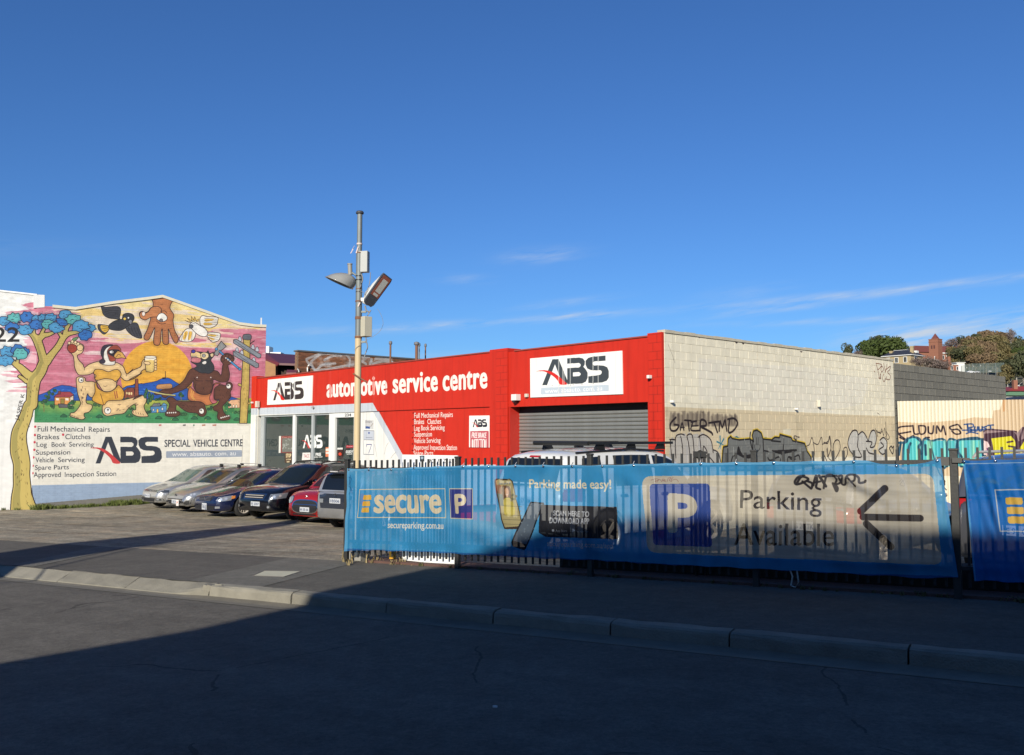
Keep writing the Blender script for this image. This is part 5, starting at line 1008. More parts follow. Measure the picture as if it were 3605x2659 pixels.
# corrugated fence
cst = SID.w(uSE+.05, 0); COR = Plane((cst.x+.02, cst.y-.12), (.939, -.345))
cf = frame_for(COR, thing('corrugated_fence', 'cream corrugated iron fence covered in graffiti at the right, below the grey block wall', 'fence'))
zc = float(COR.uv([(3300, 1411)])[0][1])
artC = Art(COR, -.1, 9.2, -1.2, 3.6, .0075, (236, 228, 204))
def paint_corr(a):
    q = ZF_; n = fbm(a.h, a.w, 50, 60, 33, 3)
    a.fill(q([745, 1135, 1000, 1150, 1400, 1120, 1560, 1090, 1750, 1100, 1760, 1020, 1830, 1010, 1860, 905, 3600, 880, 3600, 1700, 745, 1700]), (216, 192, 158)); a.fill(q([1860, 905, 1885, 905, 1880, 1030, 1858, 1030]), (212, 168, 120))
    def sg(L, wd, col=(44, 28, 40), al=1, soft=.25): a.stroke(q(L), wd, col, al, soft=soft)
    for L in ([925, 1180, 780, 1195, 775, 1260, 850, 1320], [785, 1260, 900, 1240], [790, 1300, 850, 1322, 930, 1280], [925, 1175, 940, 1260, 985, 1262], [985, 1180, 1000, 1262, 1050, 1250, 1052, 1185, 985, 1178], [1085, 1190, 1090, 1250, 1130, 1255, 1140, 1180], [1170, 1255, 1175, 1180, 1215, 1240, 1240, 1180, 1265, 1270], [1385, 1165, 1310, 1190, 1330, 1220, 1390, 1215, 1420, 1255, 1370, 1265, 1330, 1235], [1400, 1170, 1430, 1210], [1060, 1300, 1095, 1300]): sg(L, 4.6)
    for L in ([1490, 1160, 1500, 1230], [1460, 1165, 1540, 1160, 1550, 1190, 1500, 1200, 1550, 1225, 1500, 1235], [1570, 1190, 1560, 1230, 1590, 1230, 1595, 1190], [1610, 1190, 1615, 1230, 1640, 1228, 1645, 1188], [1690, 1185, 1660, 1195, 1690, 1215, 1660, 1232], [1700, 1175, 1760, 1170], [1730, 1175, 1735, 1230], [1440, 1225, 1760, 1215], [1480, 1260, 1530, 1245, 1600, 1260]): sg(L, 4, (40, 74, 130))
    # turquoise piece
    cy, out_ = (86, 196, 200), (28, 78, 104)
    for L in ([820, 1600, 830, 1370, 890, 1305, 960, 1300, 1010, 1350, 1015, 1600], [1020, 1600, 1030, 1340, 1075, 1318, 1110, 1360, 1170, 1600], [1110, 1340, 1260, 1330, 1270, 1600, 1175, 1600], [1280, 1600, 1290, 1340, 1360, 1325, 1395, 1380, 1420, 1600], [1400, 1325, 1640, 1320, 1650, 1600, 1420, 1600]):
        a.fill(q(L), cy, sm=False); sg(L, 6, out_)
    for i in range(26): x = random.uniform(840, 1640); sg([x, 1340, x+random.uniform(-8, 14), 1580], random.uniform(3, 8), random.choice([(140, 214, 196), (170, 214, 170), (64, 172, 190), (60, 150, 180)]), .6, 1)
    for L in ([760, 1355, 850, 1350, 870, 1310], [780, 1480, 800, 1350], [880, 1460, 885, 1400, 900, 1360], [1060, 1480, 1055, 1380], [1395, 1330, 1380, 1420, 1430, 1500], [960, 1300, 1010, 1350, 985, 1400, 1010, 1470], [1640, 1320, 1655, 1520]): sg(L, 7, out_)
    a.stroke(q([1400, 1322, 1650, 1316]), 6, out_, sm=False)
    # purple and yellow piece
    pu, ye = (74, 46, 62), (214, 208, 44)
    a.fill(q([1655, 1240, 1720, 1225, 1980, 1225, 2010, 1250, 2060, 1190, 2400, 1150, 2400, 1500, 2080, 1420, 1990, 1420, 1740, 1310, 1660, 1330]), (150, 126, 128)); a.fill(q([1665, 1260, 1960, 1232, 2000, 1270, 2020, 1340, 2400, 1150, 2400, 1500, 1700, 1500, 1655, 1320]), pu)
    a.fill(q([1738, 1310, 1945, 1285, 1990, 1340, 1985, 1600, 1800, 1600]), ye); a.fill(q([2040, 1400, 2080, 1340, 2400, 1260, 2400, 1600, 2030, 1600]), ye)
    for L in ([1905, 1350, 1960, 1340], [1920, 1390, 1980, 1400], [1780, 1600, 1730, 1340, 1690, 1290], [2000, 1600, 2000, 1360, 1950, 1270], [2070, 1200, 2040, 1320, 2090, 1330]): sg(L, 5, pu)
    a.fill(q([1660, 1330, 1700, 1345, 1730, 1400, 1700, 1440, 1700, 1480, 1660, 1480]), (226, 200, 200)); a.fill(q([1690, 1410, 1730, 1400, 1740, 1500, 1700, 1480]), (110, 60, 110)); sg([1660, 1240, 1700, 1220, 1850, 1225, 2000, 1240], 4, pu)
paint_corr(artC); M_COR = art_mat('corrugated_paint', artC, cf, gain=.78, rough=.45, var=.03, dirt=.06, bump=.1)
oc = local_out(COR); sheet = .80
for i in range(11):
    b = MB(); nn = 96; vs = []
    for k in range(nn+1):
        u = i*sheet+sheet*k/nn; y = (.03-.045*math.exp(-(((u % .10)-.05)/.014)**2))*oc
        vs += [(u, y+.001*(i % 2), GB), (u, y+.001*(i % 2), zc+random.uniform(-.0, .0))]
    b.add(vs, [(2*k, 2*k+2, 2*k+3, 2*k+1) for k in range(nn)], True); b.build('sheet', M_COR, cf, recalc=False)
b = MB(); b.bbox((0, -.02*oc, zc-.25), (8.8, -.06*oc, zc-.17)); b.bbox((0, -.02*oc, .5), (8.8, -.06*oc, .58)); b.build('rail', mat('old_timber', (.16, .13, .1), .9), cf)
# ------------------------------------------------------------------ vehicles
def smoothstep(a, b, x): t = min(1, max(0, (x-a)/(b-a))); return t*t*(3-2*t)
M_TYRE = mat('tyre_rubber', (.018, .018, .018), .85); M_BLKP = mat('black_plastic', (.02, .02, .02), .45); M_GRILL = mat('grille_dark', (.012, .012, .013), .5)
M_CHR = mat('chrome', (.75, .75, .76), .12, metal=1.0); M_SIL = mat('alloy', (.66, .60, .52), .35, metal=.35); M_UNDER = mat('underbody', (.01, .01, .01), .9)
M_PLATE = mat('plate_white', (.50, .52, .54), .5); M_INKP = mat('plate_ink', (.03, .05, .12), .5)
M_AMB = mat('amber_lens', (.7, .25, .05), .15, coat=.5); M_RLENS = mat('red_lens', (.42, .015, .012), .15, coat=.6); M_SEAT = mat('seat_cloth', (.10, .095, .09), .9)
G_CAR = glass('car_glass', (.014, .020, .020), .58, .02); G_DARK = glass('car_glass_dark', (.006, .008, .010), .93, .03)
M_LENS = mat('lamp_lens', (.34, .36, .38), .10, metal=.4, coat=1.0); M_LENSD = mat('lamp_housing', (.06, .065, .07), .12, metal=.2, coat=1.0)
def paint(name, col, metal=.0, rough=.3): return mat('paint_'+name, col, rough, metal=metal, coat=1.0, var=.02, vscale=1.5)
def interp(K, x):
    xs = [k[0] for k in K]; ys = [k[1] for k in K]
    return float(np.interp(x, xs, ys))
def smooth_keys(K, n=6):
    P = smooth(np.array(K, float), closed=False, n=n); i = np.argsort(P[:, 0]); return [tuple(p) for p in P[i]]
WHEELS = {}
def wheel_meshes(R, style, w):
    k = (R, style, w)
    if k in WHEELS: return WHEELS[k]
    rim = R*.70 if style != 'steel' else R*.64
    MX = Matrix.Rotation(math.pi/2, 4, 'X')        # axle along y; outer side at -y after rotation of +z
    t = MB(); t.lathe([(rim, -w/2), (rim+.02, -w/2-.004), (R-.03, -w/2+.005), (R, -w/2+.035), (R+.001, w/2-.035), (R-.03, w/2-.005), (rim+.02, w/2+.004), (rim, w/2)], MX, 36); tm = t.mesh('tyre', M_TYRE)
    r = MB(); r.lathe([(rim, -w/2), (rim-.01, -w/2), (rim-.025, -w/2+.03), (rim-.03, w/2-.02), (rim-.012, w/2), (rim, w/2)], MX, 36)
    n = {'multi': 12, 'five': 5, 'ten': 10, 'steel': 9}[style]; hw = {'multi': .011, 'five': .035, 'ten': .016, 'steel': .04}[style]
    for i in range(n):
        a = 2*math.pi*i/n; M = MX@Matrix.Rotation(a, 4, 'Z')
        L = rim-.01; vs = [M@Vector(v) for v in ((.03, -hw*.8, w/2-.03), (.03, hw*.8, w/2-.03), (L, hw, w/2-.018), (L, -hw, w/2-.018), (.03, -hw*.8, w/2-.06), (.03, hw*.8, w/2-.06), (L, hw, w/2-.05), (L, -hw, w/2-.05))]
        r.add(vs, [(0, 1, 2, 3), (0, 4, 5, 1), (1, 5, 6, 2), (2, 6, 7, 3), (3, 7, 4, 0)])
    r.lathe([(0, w/2-.012), (.03, w/2-.014), (.045, w/2-.03), (.05, w/2-.06)], MX, 20); rm = r.mesh('rim', M_SIL)
    d = MB(); d.lathe([(0, w/2-.085), (rim-.02, w/2-.085)], MX, 24); dm = d.mesh('brake_disc', M_UNDER)
    WHEELS[k] = (tm, rm, dm); return WHEELS[k]
def make_car(name, label, loc, head, S, group=None, category='car'):
    """S: dict of dimensions, metres. x forward, y left, z up, origin on the ground under the middle."""
    root = thing(name, label, category, loc, head, group)
    Lh, Wh = S['L']/2, S['W']/2; P = S['paint']
    deck = smooth_keys(S['deck']); roofk = smooth_keys(S['roof']); wf, wr = S['wx']; R = S['R']; sill = S.get('sill', .2)
    RA = R+.055
    def plan(x):
        d = (Lh-abs(x)); q = .62 if x > 0 else .5
        k = 1-(S.get('nose', .30)*.8 if x > 0 else S.get('tail', .16))*max(0, 1-d/q)**2.4
        return Wh*k*(1-.012*abs(x))
    def arch(x):
        z = 0
        for c in (wf, wr):
            if abs(x-c) < RA: z = max(z, R+math.sqrt(RA*RA-(x-c)**2))
        return z
    xs = sorted(set([round(-Lh+S['L']*i/60, 3) for i in range(61)]+[-Lh+.015, -Lh+.04, -Lh+.09, Lh-.015, Lh-.04, Lh-.09]+[round(c+RA*math.cos(a), 3) for c in (wf, wr) for a in np.linspace(0.02, math.pi-.02, 15)]))
    def zdeck(x): return interp(deck, x)
    def zlow(x):
        z = sill
        if x > Lh-.5: z += (x-(Lh-.5))/.5*S.get('chin', .0)
        if x < -Lh+.5: z += ((-Lh+.5)-x)/.5*S.get('rump', .08)
        return z
    b = MB(); rings = []
    for x in xs:
        w = plan(x); zd = zdeck(x); zb = zlow(x); ar = arch(x); e = max(0, 1-(Lh-abs(x))/.12)
        crown = S.get('crown', .045)*(1-.6*e)
        prof = [(0, zb+.02), (w*.86, zb+.02), (w*.965, zb+.05), (w*.995, zb+.17), (w, zb+(zd-zb)*.45), (w*.997, zb+(zd-zb)*.62), (w*.985, zb+(zd-zb)*.76), (w*.962, zd-.055), (w*.93, zd-.015), (w*.86, zd+.004), (w*.70, zd+crown*.42), (w*.4, zd+crown*.85), (0, zd+crown)]
        k_ = 1-.10*e
        prof = [(y, zb+(z-zb)*(1-.04*e)+.02*e) for y, z in prof]
        ring = []
        for y, z in prof:
            if ar > z: z = min(ar, zd-.06)
            ring.append((y*k_, z))
        full = [(x, y, z) for y, z in ring]+[(x, -y, z) for y, z in ring[-2:0:-1]]
        rings.append(full)
    m = len(rings[0]); vs = [v for r in rings for v in r]; fs = []
    for i in range(len(rings)-1):
        for j in range(m): fs.append((i*m+j, i*m+(j+1) % m, (i+1)*m+(j+1) % m, (i+1)*m+j))
    fs += [tuple(range(m)), tuple(range((len(rings)-1)*m, len(rings)*m))[::-1]]
    b.add(vs, fs, True); body = b.build('body', P, root)
    # greenhouse
    c0, c3 = S['roof'][0][0], S['roof'][-1][0]; c0, c3 = max(c0, c3), min(c0, c3)
    g = MB(); gxs = [c3+(c0-c3)*i/40 for i in range(41)]; gr = []
    def gw(x): return plan(x)*.945
    def zr(x): return max(interp(roofk, x), zdeck(x)+.012)
    hmax = max(k[1] for k in S['roof'])
    def wt(x, z):                                   # half width at height z
        zd = zdeck(x); return gw(x)-(z-zd)*S.get('tumble', .30)-max(0, (z-zd)/(hmax-zd+.01)-.5)*.05
    for x in gxs:
        zd, z = zdeck(x)-.02, zr(x); h = z-zd
        prof = [(gw(x), zd)]+[(wt(x, zd+h*q), zd+h*q) for q in (.35, .65, .86)]+[(wt(x, z)-.025, z-min(.03, h*.1)), (wt(x, z)*.86, z+.0), (wt(x, z)*.5, z+min(.035, h*.2)), (0, z+min(.045, h*.25))]
        gr.append([(x, y, zz) for y, zz in prof]+[(x, -y, zz) for y, zz in prof[-2::-1]])
    m = len(gr[0]); vs = [v for r in gr for v in r]; fs = []
    for i in range(len(gr)-1):
        for j in range(m-1): fs.append((i*m+j, i*m+j+1, (i+1)*m+j+1, (i+1)*m+j))
    g.add(vs, fs, True)
    full = MB(); full.add(b.v, b.f); full.add(g.v, g.f)
    bvh = BVHTree.FromPolygons([Vector(v) for v in full.v], full.f)
    # windows are real openings: cut the greenhouse faces that lie inside the glass outlines
    belt = S.get('belt', .03)
    def win_side(x0b, x1b, x0t, x1t, zt_off=.085, zb_off=belt):
        n = 10; P_ = []
        for i in range(n+1): x = x0b+(x1b-x0b)*i/n; P_.append((x, zdeck(x)+zb_off))
        for i in range(n+1): x = x1t+(x0t-x1t)*i/n; P_.append((x, zr(x)-zt_off))
        return P_
    def clip_uv(P_): return P_
    parts = []
    def patch(nm, P_, axis, mtl, off=.006, nsub=10, par=None, th=0):
        """hug the body: P_ polygon in the view plane of axis ('y+','y-','x+','x-','z-'), projected on the body surface"""
        A = np.array(P_, float); bm = bmesh.new(); vv = [bm.verts.new((p[0], p[1], 0)) for p in A]; f = bm.faces.new(vv)
        ext = A.max(0)-A.min(0); mn = A.min(0)
        for ax in range(2):
            nn = max(2, int(ext[ax]/S.get('pres', .05)))
            for i in range(1, nn):
                c = mn[ax]+ext[ax]*i/nn; co = [0, 0, 0]; no = [0, 0, 0]; co[ax] = c; no[ax] = 1
                bmesh.ops.bisect_plane(bm, geom=bm.verts[:]+bm.edges[:]+bm.faces[:], plane_co=co, plane_no=no)
        for v in bm.verts:
            p, q_ = v.co.x, v.co.y; s_ = 1 if axis[1] == '+' else -1
            if axis[0] == 'y': o_, d_ = Vector((p, 3*s_, q_)), Vector((0, -s_, 0))
            elif axis[0] == 'x': o_, d_ = Vector((4*s_, p, q_)), Vector((-s_, 0, 0))
            elif axis[0] == 'd': ca, sa = math.cos(.8), math.sin(.8); d_ = Vector((-ca, -s_*sa, 0)); o_ = Vector((Lh-.22, s_*Wh*.78, q_))-d_*3+Vector((-sa, s_*ca, 0))*p
            elif axis[0] == 'r': ca, sa = math.cos(.8), math.sin(.8); d_ = Vector((ca, -s_*sa, 0)); o_ = Vector((-Lh+.15, s_*Wh*.86, q_))-d_*3+Vector((sa, s_*ca, 0))*p
            else: o_, d_ = Vector((p, q_, 3)), Vector((0, 0, -1))
            h = bvh.ray_cast(o_, d_)
            if h[0] is None: h = bvh.find_nearest(o_+d_*2.5)
            v.co = h[0]-d_*off
        me = bpy.data.meshes.new(nm); bmesh.ops.recalc_face_normals(bm, faces=bm.faces)
        for f in bm.faces: f.smooth = True
        bm.to_mesh(me); bm.free(); o = link(nm, me, mtl, par or root)
        # face outward
        c = sum((v.co for v in me.vertices), Vector())/max(1, len(me.vertices)); n_ = me.polygons[0].normal if me.polygons else Vector((0, 0, 1))
        if th:
            so_ = o.modifiers.new('thickness', 'SOLIDIFY'); so_.thickness = th; so_.offset = 0
        return o
    gh = g.build('cabin', P, root)
    gl = S.get('glass', G_CAR)
    for s_ in ('y+', 'y-'):
        for k, (a0, a1, t0, t1) in enumerate(S['side']): patch('side_window', win_side(a0, a1, t0, t1), s_, gl, .006)
        if S.get('trim'): patch('window_trim', win_side(S['side'][0][0]+.03, S['side'][-1][1]-.03, S['side'][0][0]+.03, S['side'][-1][1]-.03)[:11]+[(S['side'][-1][1]-.03, zdeck(S['side'][-1][1])+belt-.025), (S['side'][0][0]+.03, zdeck(S['side'][0][0])+belt-.025)], s_, M_BLKP, .008)
    x0, x1 = S['wsc']; n = 6
    Pw = [(-(gw(x0)-.12)+2*(gw(x0)-.12)*i/n, zdeck(x0)+.04) for i in range(n+1)]+[((wt(x1, zr(x1))-.05)-2*(wt(x1, zr(x1))-.05)*i/n, zr(x1)-.01) for i in range(n+1)]
    patch('windscreen', Pw, 'x+', S.get('wglass', gl), .007)
    x0, x1 = S['rsc']; zrb = S.get('rwb', zdeck(x0)+.05)
    Pr = [(-(gw(x0)-.14), zrb), (gw(x0)-.14, zrb), (wt(x1, zr(x1))-.07, zr(x1)-.03), (-(wt(x1, zr(x1))-.07), zr(x1)-.03)]
    patch('rear_window', Pr, 'x-', S.get('rglass', G_DARK), .007)
    # doors: thin dark shut lines
    for s_ in ('y+', 'y-'):
        for xd in S['doors']:
            zt_ = zdeck(xd)-.03; patch('door_gap', [(xd-.006, sill+.10), (xd+.006, sill+.10), (xd+.006, zt_), (xd-.006, zt_)], s_, M_BLKP, .003)
        for xd in S['doors'][1:]:
            zt_ = zdeck(xd)-.13; patch('door_handle', [(xd+.08, zt_-.014), (xd+.24, zt_-.014), (xd+.24, zt_+.016), (xd+.08, zt_+.016)], s_, S.get('handle', P), .03, th=.03)
        patch('sill_trim', [(wf-RA-.02, sill+.01), (wr+RA+.02, sill+.01), (wr+RA+.02, sill+.07), (wf-RA-.02, sill+.07)], s_, M_BLKP, .004)
    # wheels
    for cx in (wf, wr):
        for s in (1, -1):
            tm, rm, dm = wheel_meshes(R, S.get('rim', 'ten'), .2)
            we = bpy.data.objects.new('wheel', None); COL.objects.link(we); we.parent = root; we.location = (cx, s*(Wh-.115), R-.004); we.rotation_euler = (0, random.uniform(0, 3), 0 if s < 0 else math.pi)
            link('tyre', tm, None, we); link('rim', rm, None, we); link('brake_disc', dm, None, we)
    ub = MB(); ub.bbox((-Lh+.5, -Wh+.28, sill-.02), (Lh-.5, Wh-.28, .62)); 
    ub.build('underbody', M_UNDER, root)
    # mirrors
    xm = S['mirror']
    for s in (1, -1):
        mm = MB(); zm = zdeck(xm)+.09; ym = s*(gw(xm)+.12)
        for q_ in range(1): mm.lathe([(0, -.07), (.06, -.06), (.085, -.01), (.08, .05), (.0, .07)], Matrix.Translation((xm, ym, zm))@Matrix.Rotation(math.pi/2, 4, 'Y')@Matrix.Scale(.95, 4, (0, 1, 0))@Matrix.Scale(.62, 4, (1, 0, 0))@Matrix.Scale(1.25, 4, (0, 1, 0)), 14)
        mm.tube([(xm+.02, s*(gw(xm)-.03), zm-.06), (xm, ym, zm-.03)], .02, 6); mm.build('door_mirror', S.get('mirmat', P), root)
    # interior hints behind the glass
    it = MB(); zi = zdeck(0)-.02
    for s in (.36, -.36):
        for xsn in (S.get('seatx', .0), S.get('seatx', .0)-.85):
            it.box((xsn-.1, s, zi+.02), (.14, .42, .5), Matrix.Rotation(-.2, 3, 'Y')); it.box((xsn-.18, s, zi+.36), (.09, .24, .17))
    it.box((S['wsc'][0]-.55, 0, zi+.0), (.42, 1.2, .12)); it.lathe([(.17, 0), (.185, .015), (.17, .03)], Matrix.Translation((S['wsc'][0]-.82, -.36, zi+.08))@Matrix.Rotation(1.15, 4, 'Y'), 20); it.build('seats', M_SEAT, root)
    # registration plates
    def plate(x, y, z, txt, w=.37, h=.13, rear=False, sticker=False):
        rr_ = 1 if not rear else -1
        hh = bvh.ray_cast(Vector((4*rr_, y, z)), Vector((-rr_, 0, 0))); xx = (hh[0].x if hh[0] else x)+.018*rr_
        pm = MB(); pm.box((xx, y, z), (.012, w, h)); pl = pm.build('number_plate', S.get('platemat', M_PLATE), root)
        v, t, a0, a1 = text_tris(txt, .02); k = w*.86/(a1-a0); ks = h*.55/CAP; lm = MB()
        for tri in t: lm.add([(xx+.0075*rr_, y+rr_*((v[i][0]-(a0+a1)/2)*k), z-h*.3+v[i][1]*ks) for i in tri], [(0, 1, 2)])
        lm.build('plate_lettering', M_INKP, pl)
        if sticker:
            sm_ = MB(); sm_.box((xx+.004, y+w/2+.0, z-.035), (.012, .15, .2)); sm_.build('p_plate', mat('plate_pale', (.75, .7, .66), .4), root)
            v, t, a0, a1 = text_tris('P', .02); lm = MB()
            for tri in t: lm.add([(xx+.011, y+w/2+(v[i][0]-(a0+a1)/2)*.13, z-.08+v[i][1]*.13) for i in tri], [(0, 1, 2)])
            lm.build('p_letter', mat('p_red', (.5, .05, .03), .5), pl)
        return xx
    return root, dict(patch=patch, plate=plate, zdeck=zdeck, zr=zr, gw=gw, wt=wt, plan=plan, Lh=Lh, Wh=Wh, root=root, P=P, bvh=bvh)
def ellipse(cx, cz, rx, rz, n=16, p=2.0):
    return [(cx+rx*math.copysign(abs(math.cos(a))**(2/p), math.cos(a)), cz+rz*math.copysign(abs(math.sin(a))**(2/p), math.sin(a))) for a in np.linspace(0, 2*math.pi, n+1)[:-1]]
def mirror_pts(P): return [(-a, b) for a, b in P][::-1]
def both(K, nm, P, mtl, off=.006, **k):
    K['patch'](nm, P, 'x+', mtl, off, **k); K['patch'](nm, mirror_pts(P), 'x+', mtl, off, **k)
def diag(K, nm, P, mtl, off=.006, ax='d'):
    P = [((-a-.80)*1.05 if ax == 'd' else (a-.74)*1.1, b) for a, b in P]
    K['patch'](nm, P, ax+'+', mtl, off); K['patch'](nm, P, ax+'-', mtl, off)
def lenses(K, pts, r=.045):
    for (q, z) in pts: diag(K, 'headlight_lens', ellipse(-q, z, r*1.0, r*.9), mat('lamp_bright', (.78, .78, .76), .08, metal=.6, coat=1.0), .013)
def grille_bars(K, nm, P0, z0, z1, n, hw, mtl=M_BLKP):
    for i in range(n):
        z = z0+(z1-z0)*(i+.5)/n; K['patch'](nm, [(-hw, z-.008), (hw, z-.008), (hw, z+.008), (-hw, z+.008)], 'x+', mtl, .018)
def badge(K, x, z, r, mtl=M_CHR, rear=False, kind=0):
    s = -1 if rear else 1; h = K['bvh'].ray_cast(Vector((4*s, 0, z)), Vector((-s, 0, 0))); xx = h[0].x+.014*s
    b = MB(); MR = Matrix.Translation((xx, 0, z))@Matrix.Rotation(math.pi/2, 4, 'Y')
    b.lathe([(r, -.004), (r, .006), (r*.82, .006), (r*.82, -.004)], MR, 20)
    L = {0: [((-.55, .6), (0, -.7)), ((0, -.7), (.55, .6)), ((-.28, .75), (0, .1)), ((0, .1), (.28, .75))], 1: [((-.8, .2), (-.3, .5)), ((-.3, .5), (0, -.1)), ((0, -.1), (.3, .5)), ((.3, .5), (.8, .2))], 2: [((-.5, .5), (-.2, -.5)), ((-.2, -.5), (.6, -.5))]}[kind]
    for (a, c) in L: b.tube([(xx+.003*s, a[0]*r, z+a[1]*r), (xx+.003*s, c[0]*r, z+c[1]*r)], r*.11, 5, False)
    b.build('badge', mtl, K['root'])
HEAD = math.atan2(-Un[1], -Un[0])
def spot(a, d):
    """place in front of the shop: a metres along the front from the corner, nose d metres out"""
    x = C0[0]+DF[0]*a-.749*d; y = C0[1]+DF[1]*a-.663*d; return x, y
def park(a, nose, L, turn=0):
    x, y = spot(a, nose); h = HEAD-math.radians(turn); x, y = x-math.cos(h)*L/2, y-math.sin(h)*L/2; return (x, y, gz(x, y))
HATCH = dict(L=3.97, W=1.68, wx=(1.22, -1.25), R=.30, sill=.20, deck=[(-1.985, .78), (-1.9, .93), (-1.2, .96), (0, .94), (.85, .90), (1.1, .88), (1.55, .78), (1.80, .69), (1.93, .60), (1.985, .50)],
             roof=[(1.02, .90), (.62, 1.13), (.20, 1.38), (-.2, 1.455), (-.9, 1.45), (-1.5, 1.38), (-1.72, 1.30), (-1.90, .98)], wsc=(.92, .25), rsc=(-1.82, -1.62), side=[(.60, -.22, .12, -.22), (-.30, -1.12, -.30, -1.05), (-1.2, -1.55, -1.13, -1.35)], doors=[.72, -.26, -1.12], mirror=.55, seatx=.0)
def mk(base, **k): d = dict(base); d.update(k); return d
# 1 silver small hatch, farthest
N_SIL = park(19.55, 4.72, 3.97, 10)
r1, K = make_car('parked_hatchback', 'small silver hatchback with a blank-looking plate, leftmost of the parked cars by the mural wall', N_SIL, HEAD-math.radians(10), mk(HATCH, paint=paint('silver', (.56, .56, .55), .7, .32), rim='five', wglass=glass('windscreen_pale', (.10, .14, .12), .6, .04)), 'cars parked in front of the shop')
K['patch']('grille', [(-.42, .60), (.42, .60), (.44, .67), (-.44, .67)], 'x+', M_GRILL, .006); grille_bars(K, 'grille_bar', None, .60, .67, 2, .42, M_CHR)
diag(K, 'headlight', [(-.98, .585), (-.60, .575), (-.56, .60), (-.60, .70), (-.98, .67)], M_LENSD); 
both(K, 'headlight_lens', ellipse(.62, .63, .05, .042), M_LENS, .012); both(K, 'headlight_lens', ellipse(.50, .625, .05, .038), M_LENS, .012)
K['patch']('lower_grille', [(-.40, .26), (.40, .26), (.44, .38), (-.44, .38)], 'x+', M_GRILL, .006); both(K, 'fog_light', [(.5, .30), (.74, .30), (.72, .39), (.5, .37)], M_LENSD, .006); both(K, 'fog_lens', ellipse(.6, .345, .04, .03), M_LENS, .012)
K['patch']('lip', [(-.78, .205), (.78, .205), (.76, .235), (-.76, .235)], 'x+', M_CHR, .02); K['plate'](0, -.1, .46, 'B 41 V'); badge(K, 0, .635, .05, kind=0)
# 2 grey-silver hatch with roof bars
r2, K = make_car('parked_hatchback', 'grey silver hatchback with black roof bar feet, aerial and a P sticker beside its plate', park(17.1, 4.72, 4.42, 8), HEAD-math.radians(8),
    mk(HATCH, L=4.42, W=1.76, wx=(1.36, -1.30), R=.315, paint=paint('grey_silver', (.42, .42, .415), .75, .3), deck=[(-2.21, .80), (-2.1, .98), (-1.2, .99), (0, .95), (.9, .92), (1.2, .89), (1.75, .76), (2.02, .64), (2.15, .54), (2.21, .42)],
       roof=[(1.18, .90), (.7, 1.16), (.25, 1.38), (-.25, 1.46), (-.9, 1.45), (-1.5, 1.38), (-1.85, 1.22), (-2.05, 1.0)], wsc=(1.08, .30), rsc=(-1.95, -1.7), side=[(.72, -.20, .15, -.20), (-.28, -1.15, -.28, -1.02), (-1.22, -1.6, -1.10, -1.3)], doors=[.85, -.24, -1.14], mirror=.62, mirmat=M_CHR, seatx=.05, rim='ten', nose=.36), 'cars parked in front of the shop')
K['patch']('grille', [(-.30, .235), (.30, .235), (.50, .46), (-.50, .46)], 'x+', M_GRILL, .006); K['patch']('grille_bar', [(-.45, .415), (.45, .415), (.44, .43), (-.44, .43)], 'x+', M_SIL, .014)
both(K, 'air_vent', [(.56, .24), (.74, .30), (.76, .44), (.60, .38)], M_GRILL, .006)
diag(K, 'headlight', [(-1.10, .58), (-.72, .53), (-.62, .555), (-.72, .64), (-1.14, .69)], M_LENS); both(K, 'headlight_lens', ellipse(.60, .575, .045, .035), M_LENS, .012)
K['patch']('lip', [(-.66, .20), (.66, .20), (.7, .225), (-.7, .225)], 'x+', M_SIL, .02); K['plate'](0, .05, .36, 'J 82 HS', sticker=True); badge(K, 0, .56, .055, M_BLKP, kind=1); lenses(K, [(.80, .60), (.90, .62)], .04)
b = MB()
for xb in (.12, -.72):
    b.tube([(xb, -.66, 1.56), (xb, .66, 1.56)], .014, 8)
b.build('roof_bar', mat('bar_alloy', (.6, .6, .58), .35, metal=.6), r2)
for xb in (.12, -.72):
    for s in (1, -1): b = MB(); b.box((xb, s*.56, 1.50), (.10, .09, .12)); b.build('roof_bar_foot', M_BLKP, r2)
b = MB(); b.tube([(-1.35, 0, 1.45), (-1.62, 0, 1.70)], .006, 5); b.build('aerial', M_BLKP, r2)
# 3 dark blue saloon with multi-spoke wheels
r3, K = make_car('parked_sedan', 'dark navy blue sedan with bronze multi-spoke alloy wheels and a pale square plate', park(14.45, 4.75, 4.40, 6), HEAD-math.radians(6),
    mk(HATCH, L=4.40, W=1.72, wx=(1.34, -1.33), R=.325, sill=.17, paint=paint('navy', (.008, .014, .055), .2, .25), deck=[(-2.2, .82), (-2.1, .96), (-1.5, .99), (0, .92), (.8, .88), (1.05, .86), (1.7, .73), (2.0, .66), (2.14, .60), (2.2, .48)],
       roof=[(1.05, .87), (.6, 1.12), (.15, 1.34), (-.3, 1.41), (-.8, 1.38), (-1.3, 1.2), (-1.7, 1.02)], wsc=(.95, .2), rsc=(-1.6, -1.0), side=[(.58, -.28, .05, -.28), (-.36, -1.2, -.36, -.98)], doors=[.72, -.32, -1.1], mirror=.5, seatx=-.05, rim='multi', nose=.30), 'cars parked in front of the shop')
K['patch']('grille', [(-.30, .50), (.30, .50), (.38, .63), (-.38, .63)], 'x+', M_GRILL, .006); grille_bars(K, 'grille_bar', None, .50, .63, 3, .3, mat('grille_steel', (.2, .2, .22), .3, metal=.7))
diag(K, 'headlight', [(-1.02, .53), (-.70, .50), (-.58, .52), (-.66, .63), (-1.06, .68)], M_LENS); diag(K, 'indicator', [(-1.12, .59), (-1.02, .57), (-1.02, .66), (-1.12, .67)], M_AMB)
